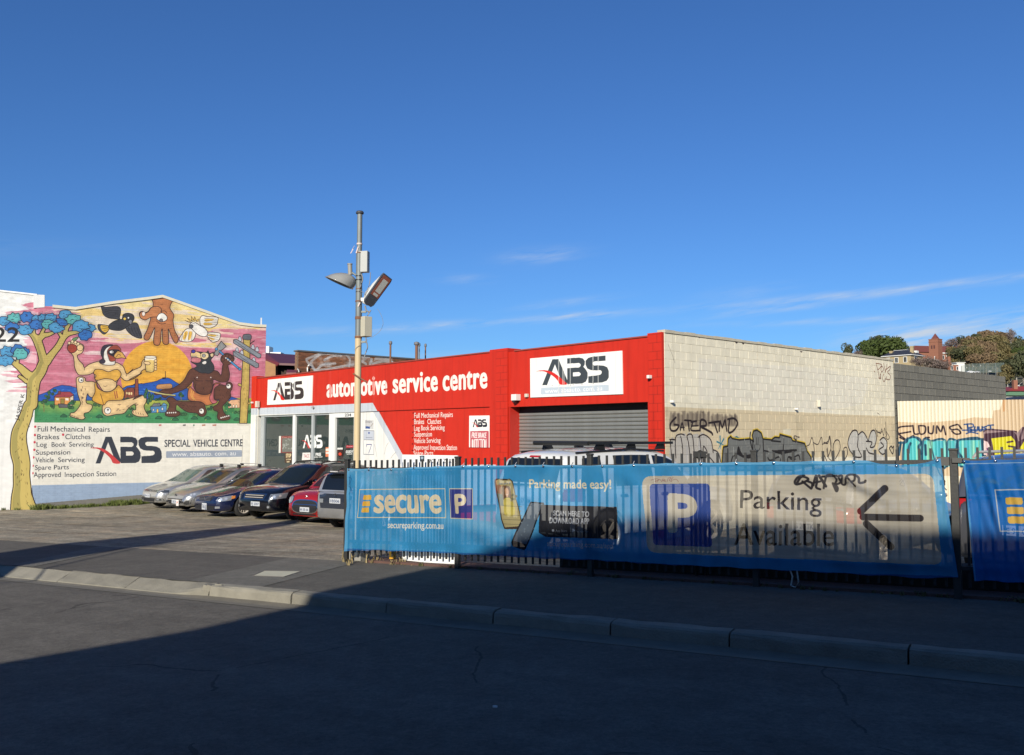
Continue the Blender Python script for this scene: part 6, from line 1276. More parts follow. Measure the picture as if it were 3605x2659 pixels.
K['patch']('lower_grille', [(-.5, .24), (.5, .24), (.52, .36), (-.52, .36)], 'x+', M_GRILL, .006); both(K, 'fog_light', [(.56, .28), (.68, .29), (.68, .35), (.56, .35)], M_LENS, .01)
S3 = dict(); K['plate'](0, .0, .33, '765.JJ', w=.25, h=.2); badge(K, 0, .57, .05, kind=2); lenses(K, [(.74, .565), (.88, .585)], .045)
# 4 black tall wagon with roof rails
r4, K = make_car('parked_wagon', 'black all-road wagon with roof rails, red and cream walls mirrored in its bonnet', park(11.95, 4.3, 4.56), HEAD,
    mk(HATCH, L=4.56, W=1.80, wx=(1.38, -1.28), R=.345, sill=.25, paint=paint('black', (.004, .005, .009), .0, .2), deck=[(-2.28, .9), (-2.2, 1.05), (-1.2, 1.07), (0, 1.06), (.8, 1.04), (1.1, 1.02), (1.75, .95), (2.05, .86), (2.2, .76), (2.28, .62)],
       roof=[(1.12, 1.03), (.7, 1.30), (.35, 1.53), (-.1, 1.62), (-1.2, 1.61), (-1.8, 1.55), (-2.0, 1.45), (-2.16, 1.1)], wsc=(1.02, .38), rsc=(-2.08, -1.9), side=[(.72, -.15, .30, -.15), (-.25, -1.1, -.25, -1.08), (-1.18, -1.72, -1.16, -1.6)], doors=[.85, -.2, -1.12], mirror=.68, rim='ten', seatx=.05, nose=.26, tumble=.22), 'cars parked in front of the shop')
K['patch']('grille_surround', [(-.42, .63), (.42, .63), (.48, .80), (-.48, .80)], 'x+', M_CHR, .004); K['patch']('grille', [(-.39, .65), (.39, .65), (.44, .78), (-.44, .78)], 'x+', M_GRILL, .01); grille_bars(K, 'grille_bar', None, .66, .78, 2, .38, M_SIL)
diag(K, 'headlight', [(-1.08, .67), (-.66, .64), (-.62, .68), (-.66, .79), (-1.14, .83)], mat('lamp_smoky', (.25, .27, .3), .1, metal=.4, coat=1))
both(K, 'fog_light', ellipse(.62, .42, .06, .06), M_BLKP, .008); both(K, 'fog_lens', ellipse(.62, .42, .035, .035), M_LENS, .014); K['plate'](0, .1, .50, 'FJ 3307'); lenses(K, [(.76, .72), (.92, .74)], .04)
for s in (1, -1):
    b = MB(); b.tube([(.1, s*.60, 1.60), (.0, s*.60, 1.67), (-.6, s*.60, 1.69), (-1.5, s*.58, 1.66), (-1.65, s*.58, 1.60)], .018, 8); b.build('roof_rail', M_BLKP, r4)
# 5 red small car
r5, K = make_car('parked_hatchback', 'red small hatchback with a large black chrome-ringed grille, beside the black wagon', park(9.85, 3.75, 3.85), HEAD,
    mk(HATCH, L=3.85, W=1.73, wx=(1.25, -1.25), R=.31, sill=.17, paint=paint('red', (.36, .012, .012), .15, .25), deck=[(-1.92, .82), (-1.85, .95), (-1, .98), (0, .96), (.7, .95), (.95, .93), (1.5, .86), (1.75, .76), (1.86, .66), (1.92, .48)],
       roof=[(.95, .94), (.72, 1.13), (.45, 1.32), (.1, 1.40), (-.8, 1.39), (-1.5, 1.34), (-1.65, 1.28), (-1.85, .98)], wsc=(.88, .5), rsc=(-1.78, -1.6), side=[(.66, -.3, .42, -.3), (-.38, -1.35, -.38, -1.2)], doors=[.7, -.34], mirror=.55, rim='five', tumble=.2, nose=.24), 'cars parked in front of the shop')
ring = ellipse(0, .48, .50, .20, 24, 3.2); K['patch']('grille_surround', ring, 'x+', M_CHR, .005); K['patch']('grille', ellipse(0, .48, .465, .17, 24, 3.2), 'x+', M_GRILL, .012); K['patch']('grille_bar', [(-.45, .53), (.45, .53), (.45, .545), (-.45, .545)], 'x+', M_CHR, .018)
K['patch']('lower_grille', [(-.46, .20), (.46, .20), (.44, .28), (-.44, .28)], 'x+', M_GRILL, .008); both(K, 'headlight', ellipse(.60, .66, .12, .11), M_CHR, .006); both(K, 'headlight_lens', ellipse(.60, .66, .10, .092), M_LENS, .014)
K['plate'](0, .02, .40, 'M 100 AA', w=.36); badge(K, 0, .75, .05, kind=1)
# 6 silver wagon backed the other way: its tail towards us
x, y = -4.55+Un[0]*2.22, 22.5+Un[1]*2.22
r6, K = make_car('parked_wagon', 'silver wagon with a dark reflection coloured into its tailgate, half behind the left end of the banner', (x, y, gz(x, y)), HEAD+math.pi,
    mk(HATCH, L=4.45, W=1.74, wx=(1.35, -1.28), R=.33, sill=.22, paint=paint('silver_grey', (.50, .51, .52), .65, .33), deck=[(-2.22, .74), (-2.15, .98), (-1.2, 1.02), (0, .98), (.9, .94), (1.2, .9), (1.8, .78), (2.1, .68), (2.22, .5)],
       roof=[(1.15, .92), (.7, 1.18), (.3, 1.42), (-.2, 1.52), (-1.2, 1.52), (-1.75, 1.47), (-1.92, 1.40), (-2.12, 1.0)], wsc=(1.05, .35), rsc=(-2.06, -1.86), side=[(.7, -.2, .25, -.2), (-.3, -1.1, -.3, -1.1), (-1.2, -1.7, -1.18, -1.6)], doors=[.8, -.25, -1.12], mirror=.6, rim='ten', tail=.2, tumble=.24), 'cars parked in front of the shop')
M_DKB = paint('dark_blue_grey', (.035, .042, .06), .3, .25)
K['patch']('tailgate', [(-.52, .58), (.52, .58), (.58, .96), (-.58, .96)], 'x-', M_DKB, .006); diag(K, 'tail_light', [(.60, .72), (.86, .70), (.82, .98), (.62, .98)], M_RLENS, .010, ax='r')  # dark reflection put into the colour of the silver tailgate
both6 = [('x-', [(.42, .72), (.58, .72), (.58, .82), (.42, .82)]), ('x-', [(-.58, .72), (-.42, .72), (-.42, .82), (-.58, .82)])]
for ax, P_ in both6: K['patch']('reversing_light', P_, ax, M_LENS, .012)
K['plate'](0, 0, .78, '1BS06', rear=True); badge(K, 0, .93, .04, rear=True, kind=1)
K['patch']('sticker', [(-.58, 1.06), (-.46, 1.06), (-.46, 1.13), (-.58, 1.13)], 'x-', mat('pink_sticker', (.6, .3, .3), .5), .012)
b = MB(); b.tube([(-2.12, -.52, .26), (-2.26, -.52, .25)], .045, 14); b.build('exhaust', M_CHR, r6)
for s in (1, -1): b = MB(); b.tube([(.1, s*.58, 1.50), (.0, s*.58, 1.56), (-1.4, s*.57, 1.56), (-1.55, s*.57, 1.50)], .018, 8); b.build('roof_rail', M_BLKP, r6)
b = MB(); b.box((-1.98, 0, 1.50), (.22, 1.16, .035), Matrix.Rotation(-.06, 3, 'Y')); b.build('roof_spoiler', M_DKB, r6)
# 7 white four-wheel-drive right behind the fence, tail to the street
LW = 4.85; hx, hy = DS
rc = Vector((.95, 13.6)); cx_ = rc.x+hx*LW/2-hy*.95; cy_ = rc.y+hy*LW/2+hx*.95
r7, K = make_car('white_suv', 'white off-road wagon with a black roof tray, parked nose-in behind the banner', (cx_-.11, cy_, gz(cx_, cy_)+.10), math.atan2(hy, hx),
    mk(HATCH, L=LW, W=1.88, wx=(1.42, -1.40), R=.39, sill=.34, paint=mat('paint_white', (.72, .72, .69), .3, coat=1), deck=[(-2.42, .95), (-2.35, 1.14), (-1.5, 1.16), (0, 1.14), (.9, 1.12), (1.2, 1.10), (1.8, 1.04), (2.2, .94), (2.42, .72)],
       roof=[(1.2, 1.11), (.85, 1.36), (.5, 1.62), (.1, 1.74), (-.8, 1.77), (-1.7, 1.74), (-2.1, 1.68), (-2.2, 1.60), (-2.36, 1.2)], wsc=(1.12, .55), rsc=(-2.34, -2.15), rglass=G_DARK, glass=G_DARK, side=[(.85, -.1, .45, -.1), (-.18, -1.15, -.18, -1.1), (-1.45, -2.0, -1.42, -1.85)], doors=[.95, -.14, -1.2], mirror=.75, mirmat=M_BLKP, handle=M_CHR, rim='five', tumble=.24, tail=.12, belt=.02), None, 'four-wheel drive')
K['patch']('brake_light', [(-.13, 1.655), (.13, 1.655), (.13, 1.685), (-.13, 1.685)], 'x-', M_RLENS, .012); diag(K, 'tail_light', [(.66, .98), (1.02, .96), (1.02, 1.18), (.66, 1.16)], M_RLENS, .010, ax='r')
K['plate'](0, 0, .95, 'K 57 HM', rear=True); K['patch']('rear_bumper', [(-.9, .42), (.9, .42), (.9, .66), (-.9, .66)], 'x-', M_BLKP, .02)
rk = MB(); M_RK = mat('rack_black', (.012, .012, .012), .5)
zr_ = 1.885
for s in (1, -1): rk.box((-.50, s*.66, zr_), (2.2, .05, .045))
for i in range(8): rk.box((-1.55+i*.30, 0, zr_+.0), (.05, 1.32, .03))
rk.build('roof_tray', M_RK, r7)
for s in (1, -1):
    for xb in (-1.3, -.5, .3): b = MB(); b.add([(xb-.13, s*.64, 1.77), (xb+.13, s*.64, 1.77), (xb+.07, s*.66, zr_), (xb-.07, s*.66, zr_), (xb-.13, s*.60, 1.77), (xb+.13, s*.60, 1.77), (xb+.07, s*.62, zr_), (xb-.07, s*.62, zr_)], [(0, 1, 2, 3), (7, 6, 5, 4), (0, 4, 5, 1), (1, 5, 6, 2), (2, 6, 7, 3), (3, 7, 4, 0)]); b.build('tray_leg', M_RK, r7)
    b = MB(); b.tube([(.3, s*.70, 1.74), (-.6, s*.70, 1.78), (-1.9, s*.66, 1.73)], .018, 8); b.build('roof_rail', M_RK, r7)
b = MB(); b.tube([(-1.6, -.66, zr_), (-1.6, .66, zr_)], .035, 8); b.box((-1.62, -.52, zr_), (.02, .18, .04)); b.build('tray_crossbar', M_RK, r7)
# 8 grey wagon and 9 dark van farther along, seen through the banner
x, y = 4.9, 12.9
r8, K = make_car('silver_car', 'pale silver hatchback seen only through the mesh banner below the grey graffiti piece', (x+.9, y+1.3, gz(x, y)), math.atan2(hy, hx), mk(HATCH, paint=paint('silver', (.42, .42, .41)), rim='ten'), None, 'car')
diag(K, 'tail_light', [(.50, .70), (.8, .70), (.8, .92), (.50, .92)], M_RLENS, .010, ax='r'); K['plate'](0, 0, .62, 'G 20 TK', rear=True)
LV = 4.9; x, y = 7.35, 11.9
r9, K = make_car('dark_van', 'dark people carrier with silver roof rails behind the post between the two banners', (x+hx*1.2, y+hy*1.2, gz(x, y)-.04), math.atan2(hy, hx),
    mk(HATCH, L=LV, W=1.88, wx=(1.5, -1.5), R=.36, sill=.26, paint=paint('steel_grey', (.17, .17, .18), .6, .35), glass=G_DARK, deck=[(-2.45, .95), (-2.38, 1.08), (-1.5, 1.10), (0, 1.08), (1.0, 1.05), (1.4, 1.0), (2.0, .88), (2.45, .62)],
       roof=[(1.4, 1.03), (.9, 1.34), (.45, 1.58), (-.1, 1.67), (-1.6, 1.68), (-2.1, 1.62), (-2.25, 1.54), (-2.4, 1.15)], wsc=(1.3, .5), rsc=(-2.36, -2.2), side=[(.95, -.1, .5, -.1), (-.2, -1.2, -.2, -1.2), (-1.3, -2.1, -1.3, -2.0)], doors=[1.05, -.15, -1.25], mirror=.85, rim='five', tumble=.2), None, 'car')
diag(K, 'tail_light', [(.60, .98), (1.0, .98), (1.0, 1.12), (.60, 1.12)], M_RLENS, .010, ax='r'); K['plate'](0, .0, .75, 'IE 94 CT', rear=True)
for s in (1, -1): b = MB(); b.tube([(.0, s*.68, 1.66), (-.1, s*.68, 1.73), (-1.9, s*.66, 1.73), (-2.05, s*.66, 1.66)], .02, 8); b.build('roof_rail', M_SIL, r9)
# ------------------------------------------------------------------ palisade fence along the street edge
M_FEN = mat('fence_black', (.022, .022, .020), .55, var=.2, vscale=3, bump=.1)
fence = thing('palisade_fence', 'black steel picket fence behind the blue banners at the edge of the car park', 'fence')
fence.location = (FEN.P0[0], FEN.P0[1], 0); fence.rotation_euler = (0, 0, FEN.yaw); FO = local_out(FEN)
def rail_z(s): return 1.535-.0306*s
def gs(s): return .13-.0306*s
POSTS = [(9.12, .0), (7.06, 0), (5.0, 0), (2.9, 0), (.85, .02), (-1.2, 0), (-3.2, 0), (-5.2, 0)]
sheared = lambda s0, s1, z0, z1, d0, d1: ([(s0, d0*FO, z0-.0306*s0), (s0, d1*FO, z0-.0306*s0), (s0, d1*FO, z1-.0306*s0), (s0, d0*FO, z1-.0306*s0), (s1, d0*FO, z0-.0306*s1), (s1, d1*FO, z0-.0306*s1), (s1, d1*FO, z1-.0306*s1), (s1, d0*FO, z1-.0306*s1)], [(0, 1, 2, 3), (7, 6, 5, 4), (0, 4, 5, 1), (1, 5, 6, 2), (2, 6, 7, 3), (3, 7, 4, 0)])
for i in range(len(POSTS)-1):
    a, c = POSTS[i+1][0]+.034, POSTS[i][0]-.034
    for z0, z1 in ((1.49, 1.535), (.42, .46)):
        b = MB(); b.add(*sheared(a, c, z0, z1, -.02, .02)); b.build('rail', M_FEN, fence)
pk = MB(); pk.box((0, 0, 0), (.024, .024, 1.41)); pme = pk.mesh('picket', M_FEN)
n = 0
for i in range(len(POSTS)-1):
    a, c = POSTS[i+1][0], POSTS[i][0]; k = int(round((c-a)/.11)); 
    for j in range(1, k):
        s = a+(c-a)*j/k; link('picket', pme, None, fence, (s, random.uniform(-.002, .002)-.034*FO, rail_z(s)+.115+random.uniform(-.003, .003)-.705))
for s, ex in POSTS:
    b = MB(); w = .066 if ex == 0 else .075; h = 1.58 if ex == 0 else 1.55
    b.box((s, 0, gs(s)+h/2-.05), (w, w, h+.0)); b.box((s, 0, gs(s)+h-.045), (w+.012, w+.012, .025)); b.build('post', M_FEN, fence, bevel=.006)
b = MB(); b.box((.92, .0, rail_z(.9)-.02), (.19, .05, .09)); b.box((.78, .05*FO, rail_z(.78)-.01), (.16, .03, .05)); b.build('gate_hinge', mat('hinge_grey', (.06, .06, .055), .6), fence)
b = MB(); P_ = [(1.02, .02*FO, rail_z(1)-.03), (.98, .05*FO, rail_z(1)-.14), (.93, .05*FO, rail_z(1)-.22), (.96, .05*FO, rail_z(1)-.25), (.92, .05*FO, rail_z(1)-.31)]; b.tube(P_, .006, 5); b.box((.955, .055*FO, rail_z(1)-.235), (.05, .03, .05)); b.build('padlock_chain', M_BLKP, fence)

# ------------------------------------------------------------------ mesh banners
BPL = Plane(xy(0, 9.90), Us)
G1, G2, G3, G4, G5 = Z(1180, 1560, 3.177), Z(1700, 1560, 3.177), Z(2250, 1560, 2.95), Z(2900, 1560, 2.95), Z(2400, 1600, 3.672)
BLU, BLUL, CRM, NVY = (54, 146, 200), (120, 192, 236), (222, 208, 176), (52, 62, 140)
def banner_art():
    uu = BPL.uv([(1180, 1800), (3640, 1800)]); a = Art(BPL, float(uu[:, 0].min())-1.2, float(uu[:, 0].max())+.1, -.35, 1.75, .004, BLU)
    n = fbm(a.h, a.w, 60, 40, 51, 4); a.a[..., :3] *= (1+(n[..., None]-.5)*.16)
    f, st_, tx, fl = a.shape, a.stroke, a.text, a.fill
    n9 = fbm(a.h, a.w, 120, 180, 77, 3)[..., None]; a.a[..., :3] += (np.array([.75, .88, .95])-a.a[..., :3])*np.clip((n9-.52)*1.4, 0, .35)
    # hem along the edges
    fl(np.concatenate([np.array([(1180, 1600), (3640, 1590), (3640, 1622), (3313, 1619), (2950, 1634), (2300, 1639), (1620, 1646), (1230, 1658)])]), BLUL, .8)
    fl(np.array([(1215, 1930), (1320, 1933), (1830, 1954), (2350, 1984), (2950, 2016), (3373, 2030), (3373, 2060), (1215, 1960)]), (28, 84, 150), .7)
    fl(np.array([(1222, 1640), (1236, 1640), (1232, 1960), (1216, 1960)]), BLUL, .6); fl(np.array([(3306, 1600), (3326, 1600), (3392, 2060), (3360, 2060)]), (70, 150, 210), .6)
    # logo box
    st_(G1([287, 520, 1245, 510, 1243, 835, 262, 832]), 3, CRM, sm=False, closed=True)
    for y0, x0 in ((580, 326), (650, 316), (720, 306)): fl(G1([x0+6, y0+2, x0+80, y0, x0+84, y0+52, x0+76, y0+56, x0, y0+56, x0-4, y0+48]), (232, 180, 62))
    tx('secure', tuple(G1([445, 772])[0]), tuple(G1([1190, 776])[0]), 56, 59, CRM, xh=True, fat=3.6)
    fl(G1([1298, 508, 1560, 510, 1562, 848, 1300, 842]), NVY); st_(G1([1298, 510, 1560, 510, 1562, 846, 1298, 840]), 3, CRM, sm=False, closed=True); tx('P', tuple(G1([1366, 780])[0]), tuple(G1([1485, 780])[0]), 64, None, CRM, fat=3.0)
    tx('secureparking.com.au', tuple(G1([592, 950])[0]), tuple(G1([1215, 960])[0]), 14.5, 15.5, (232, 228, 216), bold=.02, xh=True, fat=.5)
    for L in ([170, 380, 200, 400, 180, 470, 205, 560], [190, 360, 170, 470], [165, 480, 190, 520, 170, 570]): st_(G1(L), 1.4, (28, 70, 120))
    # the two telephones
    fl(G2([150, 410, 170, 396, 320, 400, 350, 425, 395, 640, 470, 935, 440, 960, 260, 960, 235, 860, 150, 450]), (70, 56, 44)); fl(G2([162, 420, 190, 404, 315, 410, 340, 430, 455, 925, 270, 940, 245, 850]), (176, 164, 116)); fl(G2([205, 402, 295, 404, 290, 418, 212, 416]), (60, 50, 44))
    tx('secure P', tuple(G2([195, 462])[0]), tuple(G2([326, 462])[0]), 8, None, (120, 130, 150), bold=.02)
    fl(G2([175, 470, 215, 475, 230, 560, 200, 580, 180, 520]), (150, 112, 84), sm=True); fl(G2([185, 560, 240, 575, 250, 700, 215, 700]), (120, 130, 120)); fl(G2([232, 490, 270, 475, 320, 500, 335, 640, 300, 680, 250, 640]), (110, 82, 56), sm=True); fl(G2([262, 520, 285, 500, 305, 540, 298, 600, 275, 590]), (206, 160, 124), sm=True); st_(G2([275, 572, 287, 578, 297, 570]), 1.2, (240, 236, 230)); fl(G2([250, 640, 310, 610, 360, 680, 370, 800, 270, 800]), (198, 182, 84), sm=True)
    for i in range(6): x = random.uniform(320, 390); y = random.uniform(500, 640); a.disc(tuple(G2([x, y])[0]), 5, random.choice([(120, 120, 90), (160, 150, 120), (90, 96, 84)]))
    for y in (700, 800, 850, 900): st_(G2([240+(y-700)*.1, y, 450, y+10]), 1.2, (90, 84, 66))
    fl(G2([545, 655, 690, 665, 695, 690, 500, 1180, 480, 1195, 345, 1150, 332, 1110]), (22, 30, 40), sm=False); fl(G2([555, 668, 680, 678, 505, 1130, 360, 1090]), (96, 110, 124)); 
    for i in range(14): x, y = random.uniform(400, 620), random.uniform(720, 1080); a.disc(tuple(G2([x+(1080-y)*.15-20, y])[0]), 2.4, (120, 134, 146))
    # panel with the app line, code square left out
    fl(G2([660, 690, 1505, 715, 1520, 1060, 1500, 1075, 720, 1045, 640, 1000]), (32, 34, 42))
    tx('Parking made easy!', tuple(G2([525, 500])[0]), tuple(G2([1435, 510])[0]), 29, 31, (222, 212, 184), bold=.02, fat=.9)
    tx('SCAN HERE TO', tuple(G2([800, 808])[0]), tuple(G2([1192, 824])[0]), 17, 18, (168, 172, 178), bold=.02, fat=.6); tx('DOWNLOAD APP', tuple(G2([764, 892])[0]), tuple(G2([1195, 906])[0]), 19, 20, (168, 172, 178), bold=.02, fat=.6)
    tx('App Store', tuple(G2([832, 990])[0]), tuple(G2([955, 992])[0]), 7.5, None, (150, 154, 160), bold=.01); tx('Google Play', tuple(G2([1058, 995])[0]), tuple(G2([1185, 999])[0]), 7.5, None, (150, 154, 160), bold=.01); a.disc(tuple(G2([805, 975])[0]), 4.4, (170, 174, 180)); fl(G2([1012, 952, 1046, 974, 1012, 998]), (150, 154, 160))
    tx('secureparking.com.au/app', tuple(G2([740, 1145])[0]), tuple(G2([1465, 1178])[0]), 11.5, 12.5, (172, 178, 186), bold=.02, xh=True, fat=.4)
    # big cream panel
    def rr(L, r=26): 
        L = np.asarray(L, float).reshape(-1, 2); o = []
        for i in range(4):
            p, a_, c_ = L[i], L[i-1], L[(i+1) % 4]; da = (a_-p)/np.linalg.norm(a_-p); dc = (c_-p)/np.linalg.norm(c_-p)
            for t in np.linspace(0, 1, 6): o.append(p+da*r*(1-t)**2+dc*r*t**2)
        return np.array(o)
    pan = np.array([(2262, 1675), (3287, 1666), (3316, 1990), (2280, 1948)], float); PC = (196, 188, 170)
    fl(rr([2264, 1676, 3287, 1668, 3318, 1990, 2284, 1944], 34), PC)
    k = fbm(a.h, a.w, 6, 90, 71, 3); m = (np.abs(a.a[..., 0]*255-PC[0]) < 6); a.a[m, :3] *= (1+(k[m]-.5)*.14)[:, None]
    fl(rr([2292, 1704, 2500, 1702, 2512, 1925, 2304, 1918], 14), (44, 74, 152)); 
    tx('P', (2362, 1866), (2452, 1870), 122, None, PC, bold=.02, fat=8)
    DKT = (44, 38, 40)
    tx('Parking', (2610, 1787), (2892, 1799), 62, 66, DKT, fat=.5); tx('Available', (2590, 1916), (2936, 1922), 74, 77, DKT, fat=.5)
    for L in ([(3032, 1800), (3118, 1719)], [(3040, 1820), (3240, 1824)], [(3052, 1844), (3136, 1924)]): st_(np.array(L, float), 24, DKT, sm=False)
    # tags sprayed on it
    for L, w_ in (([1640, 420, 1690, 350, 1760, 370, 1730, 400, 1640, 430, 1620, 400, 1660, 350, 1720, 340], 8), ([1700, 400, 1770, 460, 1790, 470, 1800, 420, 1760, 400], 8), ([1810, 440, 1840, 340, 1850, 400, 1840, 460, 1880, 480], 8), ([1820, 410, 1880, 400], 7), ([1870, 340, 1940, 450], 9), ([1900, 350, 2060, 340], 7)): st_(G3(L), w_*.9, (34, 30, 34), .92, soft=.2)
    for L, w_ in (([0, 470, 10, 400, 30, 340, 90, 330, 130, 380, 110, 430, 170, 410, 160, 350, 200, 340, 180, 420, 220, 430, 250, 340, 320, 330, 330, 380, 300, 400], 7), ([250, 350, 330, 445], 7), ([330, 330, 370, 360, 380, 410, 430, 405, 440, 390], 8), ([90, 420, 130, 500, 140, 470, 110, 430], 8)): st_(G4(L), w_*.9, (40, 36, 38), .85, soft=.2)
    for L in ([135, 385, 180, 370, 220, 378, 175, 400], [180, 375, 190, 408], [200, 405, 225, 375, 250, 400], [255, 400, 262, 372, 290, 385, 262, 388, 300, 402], [310, 400, 320, 365, 350, 360, 330, 385, 360, 400], [370, 355, 350, 385, 400, 375, 425, 402]): st_(G3(L), 1.3, (140, 90, 84))
    st_(G4([790, 400, 820, 380, 850, 440, 800, 430, 840, 380]), 1.2, (150, 146, 136))
    # second banner: same logo starting at its left
    U0 = 3392
    fl(np.array([(3384, 1600), (3800, 1590), (3800, 2100), (3420, 2100)]), (14, 112, 196)); n2 = fbm(a.h, a.w, 70, 50, 61, 4)
    for i in range(26):
        x, y = random.uniform(3420, 3640), random.uniform(1640, 1740); st_([(x, y), (x+random.uniform(-26, 26), y+random.uniform(-16, 20))], random.uniform(4, 14), random.choice([(96, 124, 160), (74, 104, 150), (110, 140, 176)]), .28, soft=.8)
    fl(np.array([(3386, 1600), (3396, 1600), (3440, 2060), (3430, 2060)]), BLUL, .6); st_([(3400, 1633), (3640, 1628)], 2.2, (200, 216, 232), sm=False)
    st_(G4([1780, 485, 2400, 480]), 4, (200, 200, 206), sm=False); st_(G4([1782, 485, 1835, 912, 2400, 918]), 4, (200, 200, 206), sm=False)
    for y0, x0 in ((564, 1885), (662, 1898), (760, 1908)): fl(rr(G4([x0, y0, x0+180, y0, x0+185, y0+74, x0+8, y0+74]).ravel(), 8), (228, 184, 80))
    tx('secure', (3632, 1850), (3900, 1856), 66, None, CRM, bold=.02, xh=True, fat=2.5)
    return a
artN = banner_art()
def banner_mat(name, art, frame):
    m = art_mat(name, art, frame, gain=1.12, rough=.6, var=.07, dirt=.06, bump=.0, spec=.25); t = m.node_tree; b = t.nodes['Principled BSDF']; o = t.nodes['Material Output']; src = b.inputs['Base Color'].links[0].from_socket
    tl = N(t, 'ShaderNodeBsdfTranslucent'); t.links.new(src, tl.inputs[0]); m1 = N(t, 'ShaderNodeMixShader'); m1.inputs[0].default_value = .36; t.links.new(b.outputs[0], m1.inputs[1]); t.links.new(tl.outputs[0], m1.inputs[2])
    tr = N(t, 'ShaderNodeBsdfTransparent'); mt_ = N(t, 'ShaderNodeMixRGB'); mt_.inputs[0].default_value = .5; mt_.inputs[1].default_value = (1, 1, 1, 1); t.links.new(src, mt_.inputs[2]); t.links.new(mt_.outputs[0], tr.inputs[0]); m2 = N(t, 'ShaderNodeMixShader'); m2.inputs[0].default_value = .66; t.links.new(tr.outputs[0], m2.inputs[1]); t.links.new(m1.outputs[0], m2.inputs[2]); t.links.new(m2.outputs[0], o.inputs[0]); return m
def banner(name, label, top, bot, seed, ties):
    r = random.Random(seed); root = thing(name, label, 'banner'); root.location = (BPL.P0[0], BPL.P0[1], 0); root.rotation_euler = (0, 0, BPL.yaw)
    tq, bq = BPL.uv(top), BPL.uv(bot); ln = MB(); o = local_out(BPL); nu, nv = 320, 30
    ph = [r.uniform(0, 6) for _ in range(6)]
    def para(Q, a):
        L = np.concatenate([[0], np.cumsum(np.hypot(*np.diff(Q, axis=0).T))]); L /= L[-1]; return np.interp(a, L, Q[:, 0]), np.interp(a, L, Q[:, 1])
    def fn(a, c):
        u1, z1 = para(tq, a); u0, z0 = para(bq, a); u, z = u0+(u1-u0)*c, z0+(z1-z0)*c
        z += -.010*abs(math.sin(a*math.pi*ties))*(c > .8)*(c-.8)/.2+.008*abs(math.sin(a*math.pi*ties))*(c < .15)
        d = .018*math.sin(a*17+ph[0]+c*2.4)+.010*math.sin(a*41+ph[1]-c*3)+.016*math.sin(c*4.0+a*9+ph[2])*(1-c)+.007*math.sin(a*90+c*11+ph[3])
        tt = (a*ties) % 1; ed = math.exp(-c*5)+math.exp(-(1-c)*4.5); d += .012*math.cos(tt*2*math.pi)*ed
        d += .010*math.sin(38*a-9*c+ph[4])*math.exp(-((a*3.1+c) % 1-.5)**2/.03)+.009*math.sin(70*a+21*c+ph[5])*math.exp(-((a*5.3-c*.7) % 1-.5)**2/.02)
        if ties > 10 and .82 < a < .97: d += .075*math.exp(-((c-(1.02-(a-.835)*3.6))/.055)**2)*math.exp(-((a-.87)/.045)**2)-.05*math.exp(-((c-(.93-(a-.835)*3.6))/.06)**2)*math.exp(-((a-.87)/.045)**2)
        if ties > 10: d += .03*math.exp(-((c-.12-.25*(a-.9))/.05)**2)*math.exp(-((a-.93)/.05)**2)
        d *= .25+.75*min(1, 4*(1-c))*1
        return (u, (.03+d)*o, z)
    ln.grid(fn, nu, nv, True); M = banner_mat(name+'_mesh', artN, root) if name not in MATS else MATS[name]
    ln.build('sheet', M, root, recalc=False)
    for i in range(ties+1):
        a = i/ties; a = min(max(a, .004), .996); u, z = para(tq, a)
        b = MB(); b.lathe([(.008, -.002), (.016, 0), (.016, .003), (.008, .004)], Matrix.Translation((u, .04*o, z-.02))@Matrix.Rotation(math.pi/2, 4, 'X'), 12); b.build('eyelet', M_CHR, root)
        b = MB(); b.tube([(u, .045*o, z-.02), (u+.008, .03*o, z+.0), (u+.015, -.02*o, z+.03)], .004, 5); b.build('tie', mat('cable_tie', (.5, .5, .5) if i % 3 else (.03, .03, .03), .5) if i % 3 else M_BLKP, root)
    return root
banner('mesh_banner', 'long blue mesh banner reading secure and Parking Available, tied to the fence', [(1228, 1649), (1350, 1650), (1480, 1643), (1640, 1638), (1860, 1636), (2100, 1637), (2300, 1631), (2600, 1626), (2900, 1622), (3055, 1619), (3100, 1630), (3180, 1636), (3260, 1626), (3312, 1613)],
       [(1222, 1940), (1320, 1937), (1500, 1946), (1830, 1962), (2100, 1974), (2350, 1988), (2600, 1998), (2950, 2019), (3150, 2031), (3270, 2040), (3374, 2032)], 3, 19)
banner('mesh_banner', 'second bright blue banner cut off by the right edge of the picture', [(3391, 1620), (3600, 1614), (4000, 1600)], [(3432, 2043), (3605, 2052), (4050, 2075)], 9, 5)

# white board with marker writing behind the fence
wb = thing('white_board', 'white board with black marker letters and a small photo sticker fixed behind the fence', 'board')
WPL = Plane(xy(0, 10.10), Us); wb.location = (WPL.P0[0], WPL.P0[1], 0); wb.rotation_euler = (0, 0, WPL.yaw); WO = local_out(WPL)
wq = WPL.uv([(1417, 1601), (1611, 1604), (1607, 1992), (1415, 1972)]); artK = Art(WPL, float(wq[:, 0].min())-.1, float(wq[:, 0].max())+.1, -.4, 1.8, .004, (236, 238, 238))
for ch, x0, x1 in (('K', 780, 830), ('J', 868, 900), ('Z', 948, 990), ('R', 1030, 1062), ('O', 1105, 1140)): artK.text(ch, tuple(ZB([x0, 1578])[0]), tuple(ZB([x1, 1580])[0]), 14, None, (30, 30, 36), shear=.1)
artK.fill(ZB([652, 1488, 712, 1486, 712, 1562, 654, 1564]), (50, 66, 80)); artK.disc(tuple(ZB([682, 1515])[0]), 5, (150, 170, 186))
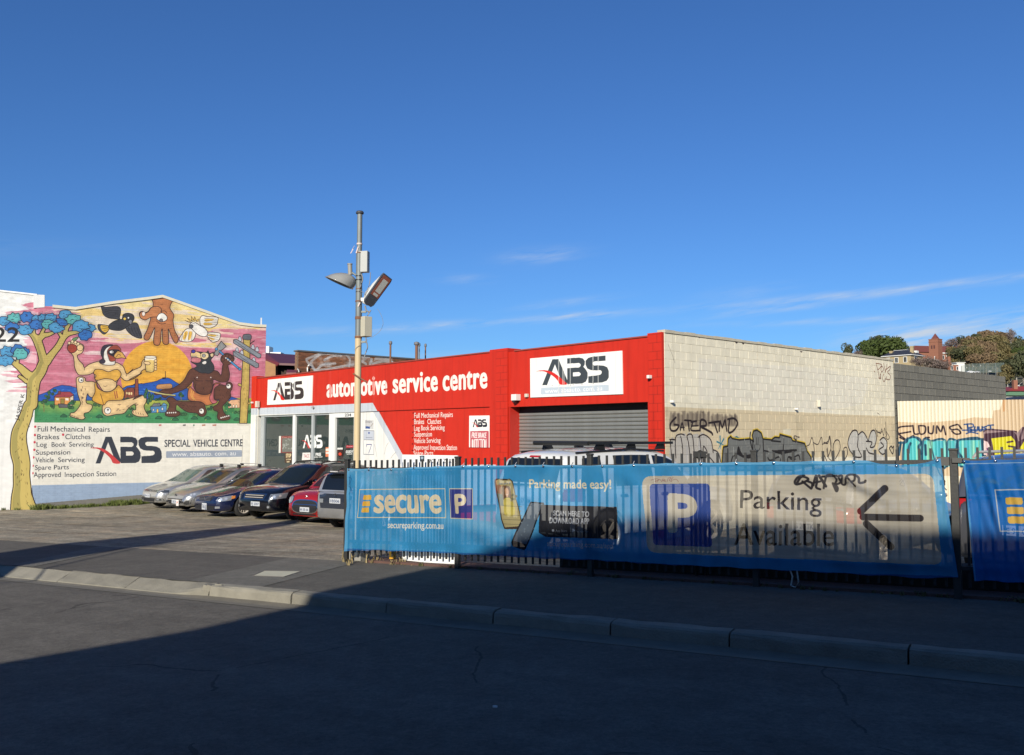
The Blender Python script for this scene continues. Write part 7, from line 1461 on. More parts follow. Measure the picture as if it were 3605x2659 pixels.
b = MB(); b.prism([tuple(v) for v in wq], lambda u, z, d: (u, d, z), 0, -.02*WO); b.build('panel', art_mat('board_print', artK, wb, gain=.92, rough=.4, var=.02, dirt=.03, bump=.0), wb)
b = MB()
for u in (wq[0][0]-.02 if wq[0][0] < wq[1][0] else wq[0][0]-.1, (wq[0][0]+wq[1][0])/2): b.box((u, -.05*WO, .55), (.05, .05, 1.3))
b.build('frame', mat('board_frame', (.3, .3, .3), .6), wb)
# yellow bollard stub and concrete footing behind the fence
p = ground_hit(1388, 1978); b = MB(); g = Vector((*xy(*[st(p.x, p.y)[0], 10.28]), 0)); g.z = gz(g.x, g.y)
b.lathe([(0, .62), (.04, .61), (.055, .58), (.055, .02), (.08, .02), (.08, 0)], Matrix.Translation(g), 18); tag(b.build('yellow_bollard', mat('bollard_yellow', (.62, .32, .03), .5, var=.2)), 'short yellow steel bollard standing behind the fence beside the white board', 'bollard')
b = MB(); q_ = ground_hit(1298, 1968); s_, t_ = st(q_.x, q_.y); x, y = xy(s_, 10.25); b.box((x, y, gz(x, y)+.05), (.34, .22, .16), Matrix.Rotation(FEN.yaw, 3, 'Z')); b.box((x, y, gz(x, y)+.2), (.1, .1, .2), Matrix.Rotation(FEN.yaw, 3, 'Z'))
tag(b.build('concrete_footing', mat('footing', (.28, .27, .24), .9, var=.2)), 'grey stepped concrete footing low behind the left end of the fence', 'footing', None)

hp = FEN.w(*FEN.uv([(2422, 1600)])[0]); hs, ht0 = st(hp.x, hp.y); HO = Vector((*xy(hs-.02, 10.3), 0)); HZ = EYE-(1608-1535)/F*HO.y
b = MB(); b.grid(lambda a, c: (HO.x+(a-.5)*.16*(1-.25*c*c), HO.y+.05*math.sin(a*math.pi)*(1-c)-.03, HZ-.02+.10*c-.05*(2*a-1)**2*c), 8, 5, True)
b.box((HO.x-.06, HO.y, HZ-.06), (.035, .05, .10)); b.box((HO.x+.055, HO.y, HZ-.06), (.03, .05, .10)); b.tube([(HO.x-.06, HO.y, HZ-.1), (HO.x-.06, HO.y, gz(HO.x, HO.y))], .02, 8); b.tube([(HO.x+.055, HO.y, HZ-.1), (HO.x+.055, HO.y, gz(HO.x, HO.y))], .02, 8)
b.box((HO.x, HO.y, HZ+.03), (.15, .06, .07)); tag(b.build('black_bracket', M_BLKP, None), 'black hooded bracket poking above the banner in front of the silver graffiti letters', 'bracket')
b = MB(); b.prism([(10.42, -.1), (10.56, -.1), (10.56, .30), (10.42, .30)], lambda t, z, s: (*xy(s, t), z+.11-.0306*s), -9, 5.7)  # dark strip added so the gap under the banner reads as shade
tag(b.build('shade_strip', mat('shade_dark', (.035, .034, .032), .95, var=.4, vscale=4, bump=.5)), 'low dark strip added behind the foot of the picket fence to stand for shade', 'wall')
# ------------------------------------------------------------------ light pole with its fittings
px0 = at(1252.5, 1958, 13.7); px0.z = gz(px0.x, px0.y); PY = 13.7
M_GAL = mat('galvanised_old', (.20, .225, .225), .6, metal=.35, var=.3, vscale=3, streak=.25); M_CPOLE = mat('pole_cream', (.60, .47, .27), .6, var=.12, vscale=2, streak=.2); M_RUST = mat('rust', (.20, .09, .045), .8, var=.3)
pole = thing('light_pole', 'tall cream and grey steel pole carrying floodlights and boxes behind the fence end', 'light pole', tuple(px0))
ZP = Z(1100, 720, 3.304)
def PP(x, y, dy=0.0):
    p = at(*ZP([x, y])[0], PY+dy); return p-px0
zj = PP(512, 1530).z; ztop = PP(512, 108).z
b = MB(); b.tube([(0, 0, 0), (0, 0, zj)], .052, 20); b.build('lower_tube', M_CPOLE, pole)
b = MB(); zr2 = PP(512, 560).z; b.tube([(0, 0, zj), (0, 0, zr2)], .0515, 20); b.tube([(0, 0, zr2), (0, 0, ztop)], .041, 20); b.build('upper_tube', M_GAL, pole)
b = MB(); b.lathe([(0, .045), (.05, .04), (.063, .02), (.063, .0), (.045, -.01)], Matrix.Translation((0, 0, ztop)), 20); b.build('cap', mat('cap_dark', (.05, .055, .07), .6), pole)
for y, r, h, mm_, nm in ((1322, .058, .022, M_RUST, 'band'), (1545, .058, .018, M_RUST, 'band'), (835, .056, .008, M_BLKP, 'strap'), (880, .056, .008, M_BLKP, 'strap'), (565, .056, .008, M_RUST, 'strap'), (1128, .057, .010, M_RUST, 'strap'), (1020, .054, .005, M_BLKP, 'strap'), (985, .054, .005, M_RUST, 'strap')):
    z = PP(512, y).z; b = MB(); b.tube([(0, 0, z-h), (0, 0, z+h)], r, 20); b.build(nm, mm_, pole)
def pbox(name, P_, w, h, d, m, yaw=0.0, bev=.008):
    b = MB(); b.box(P_, (w, d, h), Matrix.Rotation(yaw, 3, 'Z')); return b.build(name, m, pole, bevel=bev)
mmp = PY/F/3.304
M_BOX = mat('box_grey', (.42, .43, .41), .55, var=.08, streak=.08)
pbox('equipment_box', PP(602, 670), 108*mmp, 250*mmp, .11, M_BOX, -.22); pbox('equipment_box', PP(615, 1425), 108*mmp, 236*mmp, .17, mat('box_cream', (.50, .47, .37), .6, var=.12), .75)
b = MB(); z = PP(512, 1425).z; b.box((.07, 0, z+.24), (.10, .05, .03)); b.box((.07, 0, z-.24), (.10, .05, .03)); b.box((.06, 0, PP(512, 670).z), (.06, .06, .2)); b.build('bracket', M_GAL, pole)
# bell floodlight on the left: spun reflector open downward
lf = PP(314, 912); b = MB(); prof = [(0, .185), (.07, .18), (.13, .155), (.18, .11), (.215, .06), (.235, .0), (.242, -.008), (.225, .0), (.16, .09), (0, .15)]
MXf = Matrix.Translation(lf)@Matrix.Rotation(.41, 4, 'Y')@Matrix.Shear('XY', 4, (.55, 0)); b.lathe(prof, MXf, 28); fl_ = b.build('floodlight_shade', mat('enamel_grey', (.30, .30, .28), .35, coat=.4, var=.1), pole)
b = MB(); t_ = PP(435, 700); b.tube([PP(440, 820), t_], .036, 14); b.tube([t_+Vector((0, 0, -.0)), t_+Vector((0, 0, .015))], .042, 14); b.build('lamp_holder', mat('lamp_holder_grey', (.28, .27, .24), .6, var=.15), pole)
b = MB(); b.tube([PP(440, 780), (0, 0, PP(512, 850).z)], .016, 8); b.build('lamp_arm', M_GAL, pole)
# street-light head tipped up on the right
hb, ht_ = PP(640, 1150), PP(870, 830); ax = (ht_-hb); Lh_ = ax.length; axn = ax.normalized(); side_ = Vector((.68, .68, -.1)).normalized(); side_ = (side_-axn*side_.dot(axn)).normalized(); nrm = axn.cross(side_).normalized()
if nrm.x > 0: nrm = -nrm
def HL(a, w, h): return hb+axn*(a*Lh_)+side_*w+nrm*h
b = MB(); sec = [(-.02, .05, .05), (.05, .085, .10), (.25, .10, .145), (.55, .105, .12), (.85, .095, .07), (1.0, .07, .03)]; vs = []; nn = 10
for a, w_, h_ in sec:
    for k in range(nn+1):
        th_ = math.pi*k/nn; vs.append(HL(a, w_*math.cos(th_), h_*1.25*math.sin(th_)))
b.add(vs, [(i*(nn+1)+k, i*(nn+1)+k+1, (i+1)*(nn+1)+k+1, (i+1)*(nn+1)+k) for i in range(len(sec)-1) for k in range(nn)], True); b.build('lamp_housing', mat('lamp_white', (.66, .67, .65), .4, var=.06), pole)
b = MB(); vs = []; sec2 = [(-.04, .07), (.05, .10), (.9, .108), (1.0, .095)]
for a, w_ in sec2: vs += [HL(a, -w_, 0), HL(a, w_, 0), HL(a, w_, -.035), HL(a, -w_, -.035)]
b.add(vs, [(i*4+k, i*4+(k+1) % 4, i*4+4+(k+1) % 4, i*4+4+k) for i in range(3) for k in range(4)]+[(0, 1, 2, 3), (12, 13, 14, 15)]); b.build('lamp_frame', mat('lamp_frame', (.07, .075, .09), .4), pole)
def face_patch(name, a0, a1, w0, w1, m): b = MB(); b.add([HL(a0, w0, -.04), HL(a0, w1, -.04), HL(a1, w1, -.04), HL(a1, w0, -.04), HL(a0, w0, -.037), HL(a0, w1, -.037), HL(a1, w1, -.037), HL(a1, w0, -.037)], [(0, 1, 2, 3), (4, 5, 6, 7), (0, 4, 5, 1), (1, 5, 6, 2), (2, 6, 7, 3), (3, 7, 4, 0)]); b.build(name, m, pole)
face_patch('reflector', .28, .96, -.085, .085, mat('reflector_rust', (.34, .10, .06), .5, var=.3)); 
b = MB(); b.add([HL(.42, -.05, -.043), HL(.42, .06, -.043), HL(.86, .06, -.043), HL(.86, -.05, -.043)], [(0, 1, 2, 3)]); b.add([HL(.30, -.05, -.043), HL(.30, .05, -.043), HL(.38, .05, -.043), HL(.38, -.05, -.043)], [(0, 1, 2, 3)]); b.build('lamp_glass', mat('lamp_pane', (.60, .60, .55), .2, coat=.6), pole)
b = MB(); b.box(PP(557, 1110), (.12, .07, .055)); b.tube([PP(590, 1130), PP(650, 1160)], .03, 10); b.build('lamp_bracket', mat('lamp_white', (.66, .67, .65)), pole)
for nm, L, r_ in (('cable', [(675, 790), (670, 880), (655, 950), (630, 1010), (600, 1060)], .006), ('cable', [(570, 810), (585, 870), (560, 950), (548, 970)], .010), ('cable', [(680, 1230), (640, 1300), (628, 1400), (622, 1560), (640, 1660), (610, 1750), (600, 1820)], .010), ('wire', [(755, 1215), (800, 1290), (822, 1390), (780, 1480), (700, 1540), (620, 1590), (520, 1660), (480, 1700)], .003), ('wire', [(556, 1015), (590, 1020), (610, 1045)], .004), ('cable', [(612, 1180), (625, 1230), (655, 1250)], .014)):
    b = MB(); b.tube([tuple(v) for v in smooth(np.array([PP(*p, -.06) for p in L]), False, 4)], r_, 6); b.build(nm, mat('cable_grey', (.22, .22, .22), .6), pole)
b = MB(); b.box(PP(458, 545, -.03), (.012, .004, .08), Matrix.Rotation(.5, 3, 'Y')); b.tube([PP(462, 525, -.03), PP(490, 480, -.03)], .004, 4); b.build('torn_label', mat('faded_tape', (.62, .50, .45), .7, var=.2), pole); b = MB(); b.box(PP(520, 530, -.052), (.018, .004, .11), Matrix.Rotation(.3, 3, 'Y')); b.build('torn_label', MATS['faded_tape'], pole); b = MB(); b.box(PP(540, 1165, -.06), (.02, .004, .07), Matrix.Rotation(.4, 3, 'Y')); b.build('torn_label', MATS['faded_tape'], pole); b = MB(); b.tube([(0, 0, PP(512, 470).z), (0, 0, PP(512, 452).z)], .046, 14); b.build('tape_wrap', MATS['faded_tape'], pole)
b = MB(); q0 = at(1243, 1316, PY-.06)-px0; q1 = at(1292, 1346, PY-.16)-px0; b.tube([q0, q1], .012, 6); b.build('stub_bracket', M_RUST, pole)
# ------------------------------------------------------------------ what stands behind the camera and throws the big shadows, and added sky blockers
TE = math.tan(SUN_EL); TV2 = np.array([TRAV.x, TRAV.y])
def back(P, tp):
    s_, t_ = st(P.x, P.y); k = (t_-tp)/(TV2@Un); q_ = np.array([P.x, P.y])-TV2*k; s0, _ = st(*q_); return s0, P.z+k*TE
def on_fence(px_, py_): u, z = BPL.uv([(px_, py_)])[0]; return BPL.w(u, z)
sil = [back(ground_hit(*p), -6.2) for p in ((-900, 2540), (0, 2335), (640, 2225), (1180, 2127), (1225, 2093), (1521, 1999))]+[back(on_fence(*p), -6.2) for p in ((1680, 1950), (1850, 1890), (2060, 1845), (2300, 1815))]
pass
zt_ = back(on_fence(3300, 1868), -6.2)[1]; sil[-1] = (sil[-1][0], zt_)
opp = thing('street_building', 'brick building with a stepped gable across the road, out of the picture behind the viewer', 'building')
M_OPP = mat('opposite_brick', (.30, .20, .15), .85, var=.2, vscale=2)
def stb(s, z, t): x, y = xy(s, t); return (x, y, z)
poly = [(sil[0][0]+1.2, -2)]+[(sil[0][0]+1.2, sil[0][1]-.6)]+sil+[(-34, zt_), (-34, -2)]
b = MB(); b.prism(poly, stb, -6.2, -18); b.build('walls', M_OPP, opp)
b = MB()
for i in range(9): s = -1-3.6*i; b.prism([(s, 1.0), (s-1.6, 1.0), (s-1.6, 3.0), (s, 3.0)], stb, -6.18, -6.14); b.prism([(s, 4.4), (s-1.6, 4.4), (s-1.6, 6.2), (s, 6.2)], stb, -6.18, -6.14)
b.build('window_row', G_DARK, opp)
tw_ = [back(ground_hit(*p), -7.0) for p in ((0, 1953), (1100, 1819), (495, 1926), (1050, 1843))]
ch = thing('chimney_tower', 'tapered brick chimney tower across the road, out of the picture behind the viewer', 'tower')
(l0, lz0), (l1, lz1), (r0_, rz0), (r1_, rz1) = tw_
b = MB(); b.prism([(l0+.1, -2), (l0, lz0), (l1, lz1+.1), (r1_, rz1), (r0_, rz0), (r0_-.1, -2)], stb, -7.0, -7.9); b.build('shaft', M_OPP, ch)
wire = thing('overhead_wire', 'thin overhead service wire crossing high above the road behind the viewer', 'wire')
wp = [back(ground_hit(*p), -3.0) for p in ((1155, 1849), (620, 1915), (200, 2005), (80, 2035))]
b = MB(); b.tube([(*xy(s, -3.0-.3*i), z) for i, (s, z) in enumerate(wp)], .035, 6); b.build('cable', M_BLKP, wire)

cb = thing('sky_blocker', 'unseen tall block added behind the street building to hold back sky light', 'building')  # unseen block, added to cut sky fill on the shaded road
b = MB(); b.prism([(-3.5, -2), (-70, -2), (-70, 12.2), (-3.5, 12.2)], stb, -19, -34); b.build('walls', M_OPP, cb)
b = MB()
for i in range(14):
    for z in (2, 5.2, 8.4): s = -5-4.6*i; b.prism([(s, z), (s-2, z), (s-2, z+1.7), (s, z+1.7)], stb, -18.98, -18.94)
b.build('window_row', G_DARK, cb)
cb = thing('sky_blocker', 'unseen block added behind the viewer to the left to hold back sky light', 'building')  # second unseen block, added for the same sky fill
b = MB(); b.prism([(60, -4), (17, -4), (17, 7.5), (60, 6.0)], stb, -22, -34); b.build('walls', M_OPP, cb)
# ------------------------------------------------------------------ hill and town at the right
def hill_z(X, Y):
    m = X/max(Y, 1); d = max(0, min(1, (Y-80)/400)); top = np.interp(m, [.2, .36, .42, .50, .56, .7, 1.0], [2, 16, 34, 44, 52, 54, 50])
    return -2.8+(top+2.8)*(d**1.15)
b = MB(); nx, ny = 60, 40
def hf(a, c):
    Y = 70+630*c**1.3; m = .12+.9*a; return (m*Y, Y, hill_z(m*Y, Y)-.6+1.2*math.sin(m*60)*math.sin(Y*.05)*min(1, (Y-70)/100))
b.grid(hf, nx, ny, True); tag(b.build('hill', mat('hill_grass', (.075, .072, .035), .95, var=.4, vscale=.05)), kind='structure')
def foliage(name, col, col2, sub=.0):
    col = tuple(c*ALB for c in col); col2 = tuple(c*ALB for c in col2)
    m = bpy.data.materials.new(name); m.use_nodes = True; t = m.node_tree; b_ = t.nodes['Principled BSDF']
    gi = N(t, 'ShaderNodeNewGeometry'); oi = N(t, 'ShaderNodeObjectInfo'); mx_ = N(t, 'ShaderNodeMixRGB'); mx_.inputs[1].default_value = (*col, 1); mx_.inputs[2].default_value = (*col2, 1)
    t.links.new(math_(t, 'FRACT', math_(t, 'ADD', math_(t, 'MULTIPLY', gi.outputs['Random Per Island'], .8), math_(t, 'MULTIPLY', oi.outputs['Random'], .5))), mx_.inputs[0]); t.links.new(mx_.outputs[0], b_.inputs['Base Color'])
    b_.inputs['Roughness'].default_value = .7; b_.inputs['Specular IOR Level'].default_value = .2; return m
FG = foliage('leaf_green', (.040, .062, .013), (.068, .092, .022)); FD = foliage('leaf_dark', (.045, .058, .028), (.085, .088, .042)); FB = foliage('leaf_brown', (.14, .095, .055), (.19, .13, .07)); FO_ = foliage('leaf_olive', (.115, .10, .042), (.165, .13, .055)); FP = foliage('twig_purple', (.15, .11, .10), (.20, .155, .13))
M_BARK = mat('bark', (.17, .14, .11), .9, var=.2); M_BARKP = mat('bark_pale', (.42, .40, .36), .8, var=.15)
def crown_mesh(seed, m, n=900, leaf=.09, dens=.5, squash=.8, lobes=9, spiky=0.0):
    """unit crown: leaf-sized faces gathered in clumps through an uneven volume"""
    r = np.random.RandomState(seed); b = MB(); C = []
    for i in range(lobes):
        v = r.normal(size=3); v /= np.linalg.norm(v); C.append((v*r.uniform(.25, .62)*np.array([1, 1, squash]), r.uniform(.28, .46)))
    C.append((np.zeros(3), .55))
    for i in range(n):
        c, rad = C[r.randint(len(C))]; v = r.normal(size=3); v /= np.linalg.norm(v); p = c+v*rad*(r.uniform(.55, 1)**dens)*np.array([1, 1, squash])
        if spiky: p = p*(1+r.uniform(0, spiky))
        nrm_ = Vector(v+r.normal(size=3)*.6).normalized(); a_ = nrm_.orthogonal().normalized(); a_ = Matrix.Rotation(r.uniform(0, 6.3), 3, nrm_)@a_; q_ = nrm_.cross(a_); L = leaf*r.uniform(.6, 1.4)
        P_ = Vector(p); w_ = L*(.75 if not spiky else .22)
        b.add([P_-a_*L, P_+q_*w_, P_+a_*L, P_-q_*w_], [(0, 1, 2, 3)])
    A = np.array(b.v); lo, hi = np.percentile(A, 1.5, axis=0), np.percentile(A, 98.5, axis=0); A = (A-(lo+hi)/2)/((hi-lo)/2); b.v = [tuple(p) for p in A]
    return b.mesh('crown', m)
CR = {}
def crown(kind, i):
    k = (kind, i % 3)
    if k not in CR:
        m = {'green': FG, 'dark': FD, 'brown': FB, 'olive': FO_, 'bare': FP}[kind]
        CR[k] = crown_mesh(hash(k[1])+{'green': 1, 'dark': 20, 'brown': 40, 'olive': 60, 'bare': 80}[kind], m, {'green': 4200, 'bare': 1100}.get(kind, 1800), {'green': .042, 'bare': .10}.get(kind, .062), .35 if kind != 'bare' else .9, .8, 11, .25 if kind == 'bare' else 0)
    return CR[k]
def tree(px_, ytop, ybot, wpx, Y, kind, label, i=0, group=None, name='tree', trunk=.18, bark=None, cat='tree'):
    """crown spans ytop..ybot in the photograph at distance Y; the trunk goes down to the hill"""
    pt, pb = at(px_, ytop, Y), at(px_, ybot, Y); w_ = wpx/F*Y; hgt = pt.z-pb.z; gzz = hill_z(pt.x, Y)-.5 if Y > 90 else -2.8
    gzz = min(gzz, pb.z-.15*hgt); t = thing(name, label, cat, (pt.x, Y, gzz), random.uniform(0, 6), group)
    o = link('crown', crown(kind, i), None, t, (0, 0, pb.z+hgt*.5-gzz)); o.scale = (w_/2, w_/2, hgt/2)
    b = MB(); H = pb.z+hgt*.45-gzz; r0 = max(.15, w_*.035); b.tube([(0, 0, -.5), (w_*.01, 0, H*.5), (-w_*.02, w_*.02, H)], [r0, r0*.75, r0*.35], 7)
    for k in range(5):
        a = k*1.26; z0 = H*(.45+.1*k); b.tube([(0, 0, z0), (math.cos(a)*w_*.15, math.sin(a)*w_*.15, z0+hgt*.18), (math.cos(a)*w_*.28, math.sin(a)*w_*.28, z0+hgt*.3)], [r0*.4, r0*.25, r0*.1], 5)
    b.build('trunk', bark or M_BARK, t); return t
tree(3117, 1191, 1290, 172, 290, 'green', 'broad dense bright green tree rising above the end of the cream block wall', 0, name='round_tree')
tree(3062, 1206, 1290, 60, 286, 'green', 'left shoulder of green foliage leaning off the broad green tree', 1, name='round_tree')
tree(3162, 1196, 1275, 78, 288, 'green', 'green tree close behind the stone mansion chimneys', 2, name='round_tree')
tree(3073, 1187, 1215, 26, 300, 'dark', 'small dark tree top showing over the broad green tree, left one', 0); tree(3093, 1183, 1215, 34, 300, 'dark', 'dark tree top showing highest over the broad green tree', 1)
tree(2984, 1214, 1275, 34, 230, 'dark', 'narrow dark green columnar tree at the far left of the hill', 2, name='columnar_tree')
tree(3019, 1232, 1262, 30, 260, 'bare', 'small bare purple-brown tree between the columnar tree and the broad green tree', 0, name='bare_tree')
for k, (x, y0, y1, w_) in enumerate(((3250, 1255, 1292, 52), (3285, 1262, 1300, 60), (3320, 1268, 1300, 50), (3225, 1262, 1285, 36))): tree(x, y0, y1, w_, 225, 'bare', 'leafless brown shrub in front of the brick tower and mansion', k, 'bare shrubs below the brick tower', name='bare_shrub', cat='shrub')
rt = random.Random(12)
ridge = [(3325, 1212), (3345, 1196), (3375, 1188), (3405, 1184), (3430, 1176), (3452, 1172), (3478, 1165), (3500, 1168), (3520, 1170), (3545, 1176), (3575, 1190), (3605, 1200), (3640, 1205), (3700, 1205)]
k = 0
for (x, y) in ridge:
    kd = 'bare' if x < 3380 or x in (3575,) else rt.choice(['brown', 'dark', 'olive', 'bare']); w_ = rt.uniform(38, 56)
    tree(x, y+rt.uniform(-3, 4), y+rt.uniform(30, 42), w_, 470+rt.uniform(-20, 20), kd, 'tree on the hill skyline', k, 'trees along the hill skyline', bark=M_BARKP); k += 1
tree(3558, 1152+8, 1200, 26, 380, 'bare', 'slender bare pale-limbed tree sticking up at the right end of the skyline', 1, name='bare_tree', bark=M_BARKP)
for row, (Y, yb, n_, hh) in enumerate(((420, 1222, 11, 34), (370, 1240, 11, 36), (320, 1262, 12, 40), (270, 1282, 10, 40), (235, 1296, 8, 36))):
    for j in range(n_):
        x = 3385+row*(-6)+(3720-3385)*j/(n_-1)+rt.uniform(-9, 9)
        if row < 2 and x < 3395: x += 20
        if row == 3 and x < 3420: continue
        if row == 4 and x < 3520: continue
        kd = rt.choice(['brown', 'olive', 'brown', 'olive', 'dark']) if x < 3560 else rt.choice(['dark', 'dark', 'olive', 'green']); w_ = rt.uniform(34, 56)*(1+row*.08)
        lab = {'brown': 'rusty brown winter tree on the wooded slope', 'olive': 'olive brown tree on the wooded slope', 'dark': 'dark evergreen tree on the wooded slope', 'green': 'bright green tree on the wooded slope'}[kd]
        tree(x, yb-hh+rt.uniform(-6, 6), yb+rt.uniform(0, 8), w_, Y+rt.uniform(-12, 12), kd, lab, k, {'brown': 'rusty brown trees on the slope', 'olive': 'olive trees on the slope', 'dark': 'dark evergreens on the slope', 'green': 'green trees on the slope'}[kd]); k += 1
for j, (x, y0, y1, w_, kd) in enumerate(((3352, 1222, 1262, 40, 'olive'), (3378, 1232, 1285, 44, 'dark'), (3400, 1218, 1272, 46, 'brown'), (3425, 1212, 1270, 50, 'brown'), (3450, 1220, 1280, 50, 'olive'), (3362, 1258, 1290, 36, 'olive'), (3478, 1206, 1262, 50, 'brown'))):
    tree(x, y0, y1, w_, 360, kd, 'tree in front of the school roof on the slope', j, 'trees before the school roof', bark=M_BARKP)
for (x, y0, y1, w_, kd) in ((3575, 1262, 1330, 74, 'dark'), (3618, 1240, 1335, 90, 'dark'), (3545, 1285, 1330, 46, 'olive'), (3530, 1310, 1350, 40, 'olive')): tree(x, y0, y1, w_, 150, kd, 'large tree low behind the end of the grey wall', k, 'trees behind the grey wall end', bark=M_BARKP); k += 1
ORD = ['first', 'second', 'third', 'fourth', 'fifth', 'sixth', 'seventh', 'eighth', 'ninth', 'tenth', 'eleventh', 'twelfth', 'thirteenth', 'fourteenth', 'fifteenth', 'sixteenth', 'seventeenth', 'eighteenth', 'nineteenth', 'twentieth']
for g_ in {o['group'] for o in COL.objects if 'group' in o and 'trees' in o['group'] or 'group' in o and 'evergreens' in o['group'] or 'group' in o and 'shrubs' in o['group']}:
    L_ = sorted([o for o in COL.objects if o.get('group') == g_], key=lambda o: o.location.x/o.location.y)
    for i, o in enumerate(L_): o['label'] = '%s from the left, %s' % (ORD[min(i, 19)], {'tree on the hill skyline': 'tree standing on the hill skyline'}.get(o['label'], o['label']))
# buildings on the hill
def rot_frame(name, label, p, yaw, cat='building'):
    return thing(name, label, cat, tuple(p), yaw)
def hip_roof(b, x0, y0, x1, y1, z0, h, ov=.4, inset=None):
    x0, y0, x1, y1 = x0-ov, y0-ov, x1+ov, y1+ov; q_ = min(x1-x0, y1-y0)/2 if inset is None else inset; mx0, mx1, my0, my1 = x0+q_, x1-q_, y0+q_, y1-q_
    if mx1 < mx0: mx0 = mx1 = (x0+x1)/2
    if my1 < my0: my0 = my1 = (y0+y1)/2
    b.add([(x0, y0, z0), (x1, y0, z0), (x1, y1, z0), (x0, y1, z0), (mx0, my0, z0+h), (mx1, my0, z0+h), (mx1, my1, z0+h), (mx0, my1, z0+h)], [(0, 1, 5, 4), (1, 2, 6, 5), (2, 3, 7, 6), (3, 0, 4, 7), (4, 5, 6, 7), (3, 2, 1, 0)])
def window(par, c, w, h, face, frame=.12, m=None):
    x, y, z = c; o_ = bpy.data.objects.new('window', None)
    b = MB(); d = .05
    if face == 'y': b.box((x, y, z), (w+2*frame, d, h+2*frame))
    else: b.box((x, y, z), (d, w+2*frame, h+2*frame))
    f_ = b.build('window', m or M_PW, par); b = MB()
    for s in (-1, 1):
        if face == 'y': b.box((x+s*w/4, y-.04, z), (w*.42, d, h))
        else: b.box((x-.04, y+s*w/4, z), (d, w*.42, h))
    b.build('pane', G_DARK, f_)
Y = 262; pc = at(3206.5, 1262, Y); yaw = math.radians(32)
mn = rot_frame('stone_mansion', 'two-storey sandstone mansion with dark hipped roof on the hill', (pc.x, pc.y, pc.z-7.15), math.radians(-50))
# local: corner at origin; left face runs along -x, right face along +y
M_STN = mat('sandstone', (.40, .31, .17), .85, var=.12, vscale=1.2, bump=.3, bscale=6); M_SLATE = mat('slate_roof', (.030, .034, .05), .6, var=.2, vscale=1)
yaw = mn.rotation_euler.z
b = MB(); b.bbox((-8.6, 0, -3), (0, 8.0, 7.0+1.2)); b.build('walls', M_STN, mn)
b = MB(); hip_roof(b, -8.6, 0, 0, 8.0, 8.35, 1.7, .5, 2.6); b.build('roof', M_SLATE, mn)
b = MB(); b.bbox((-9.1, -.5, 8.15), (.5, 8.5, 8.36)); b.bbox((-6.4, 2.2, 9.95), (-2.2, 5.8, 10.15)); b.bbox((-1.9, 5.0, 9.2), (-.5, 6.4, 9.9)); b.build('fascia', M_PW, mn)
for (x, y, h) in ((-6.6, 1.2, 2.2), (-.7, 2.4, 3.4)): b = MB(); b.bbox((x-.45, y-.35, 8.3), (x+.45, y+.35, 8.3+h-.9)); b.bbox((x-.55, y-.42, 8.3+h-.9), (x+.55, y+.42, 8.3+h-.6)); b.build('chimney', M_STN, mn)
for x in (-7.1, -4.4, -1.7): window(mn, (x, -.04, 6.9), .9, 1.5, 'y', .14)
b = MB(); b.bbox((-.02, 2.2, 6.1), (.06, 4.6, 8.0)); f_ = b.build('window', M_PW, mn); b = MB(); b.bbox((.05, 2.4, 6.3), (.09, 3.3, 7.8)); b.bbox((.05, 3.5, 6.3), (.09, 4.4, 7.8)); b.build('pane', G_DARK, f_)
b = MB(); b.bbox((.1, 8.1, -3), (2.8, 13, 7.2)); b.build('rear_wing', mat('weathered_stone', (.28, .25, .2), .9, var=.2), mn); b = MB(); b.bbox((-11.2, 1, 5.8), (-8.8, 5, 6.1)); b.bbox((-11.2, 1, 6.9), (-8.8, 5, 7.2)); b.build('verandah', M_PW, mn)
M_BRK = mat('red_brick', (.27, .11, .065), .85, var=.18, vscale=1.5); M_TILE = mat('terracotta_tiles', (.16, .045, .035), .7, var=.2, vscale=1)
Y = 400; pc = at(3303.5, 1264, Y); tr_ = rot_frame('brick_tower', 'tall square red brick tower with a steep pyramid cap on the hill', (pc.x, pc.y, pc.z-8), math.radians(-52))
sc2 = Y/F; sd2 = 4.25; H = at(3303, 1192, Y).z-pc.z+8
b = MB(); b.bbox((-sd2, 0, -5), (0, sd2, H)); b.bbox((-sd2-.12, -.12, H-1.6), (.12, sd2+.12, H-1.2)); b.bbox((-sd2-.12, -.12, H-.35), (.12, sd2+.12, H)); b.build('shaft', M_BRK, tr_)
b = MB(); e = -.7; ht2 = at(3293, 1171, Y).z-pc.z+8; b.add([(-sd2-e, -e, H), (e, -e, H), (e, sd2+e, H), (-sd2-e, sd2+e, H), (-sd2/2, sd2/2, ht2)], [(0, 1, 4), (1, 2, 4), (2, 3, 4), (3, 0, 4)]); b.build('pyramid_roof', M_TILE, tr_)
for x in (-2.9, -1.7): b = MB(); b.bbox((x-.35, -.06, H-4.6), (x+.35, .02, H-3.0)); b.build('louvre', mat('louvre_red', (.09, .03, .025), .7), tr_)
b = MB(); b.bbox((-1.9, -.06, H-10), (-1.5, .02, H-8.2)); b.build('slit_window', M_PW, tr_)
Y = 425; a_ = at(3216, 1262, Y); sch = rot_frame('school_building', 'long brick school building with dark red tiled roof beside the tower', (a_.x, Y, a_.z-8), math.radians(12))
wS = (3490-3216)/F*Y/math.cos(math.radians(12)); zE = at(3400, 1240, Y).z-a_.z+8; zR = at(3400, 1214, Y).z-a_.z+8
b = MB(); b.bbox((0, 0, -6), (wS, 9, zE-.0)); b.build('walls', M_BRK, sch); b = MB(); hip_roof(b, 0, 0, wS, 9, zE+.05, zR-zE, .6, 4.6); b.build('roof', M_TILE, sch)
b = MB(); b.bbox((wS*.37, -.75, zE-.45), (wS+.6, -.55, zE+.04)); b.build('eaves', M_PW, sch)
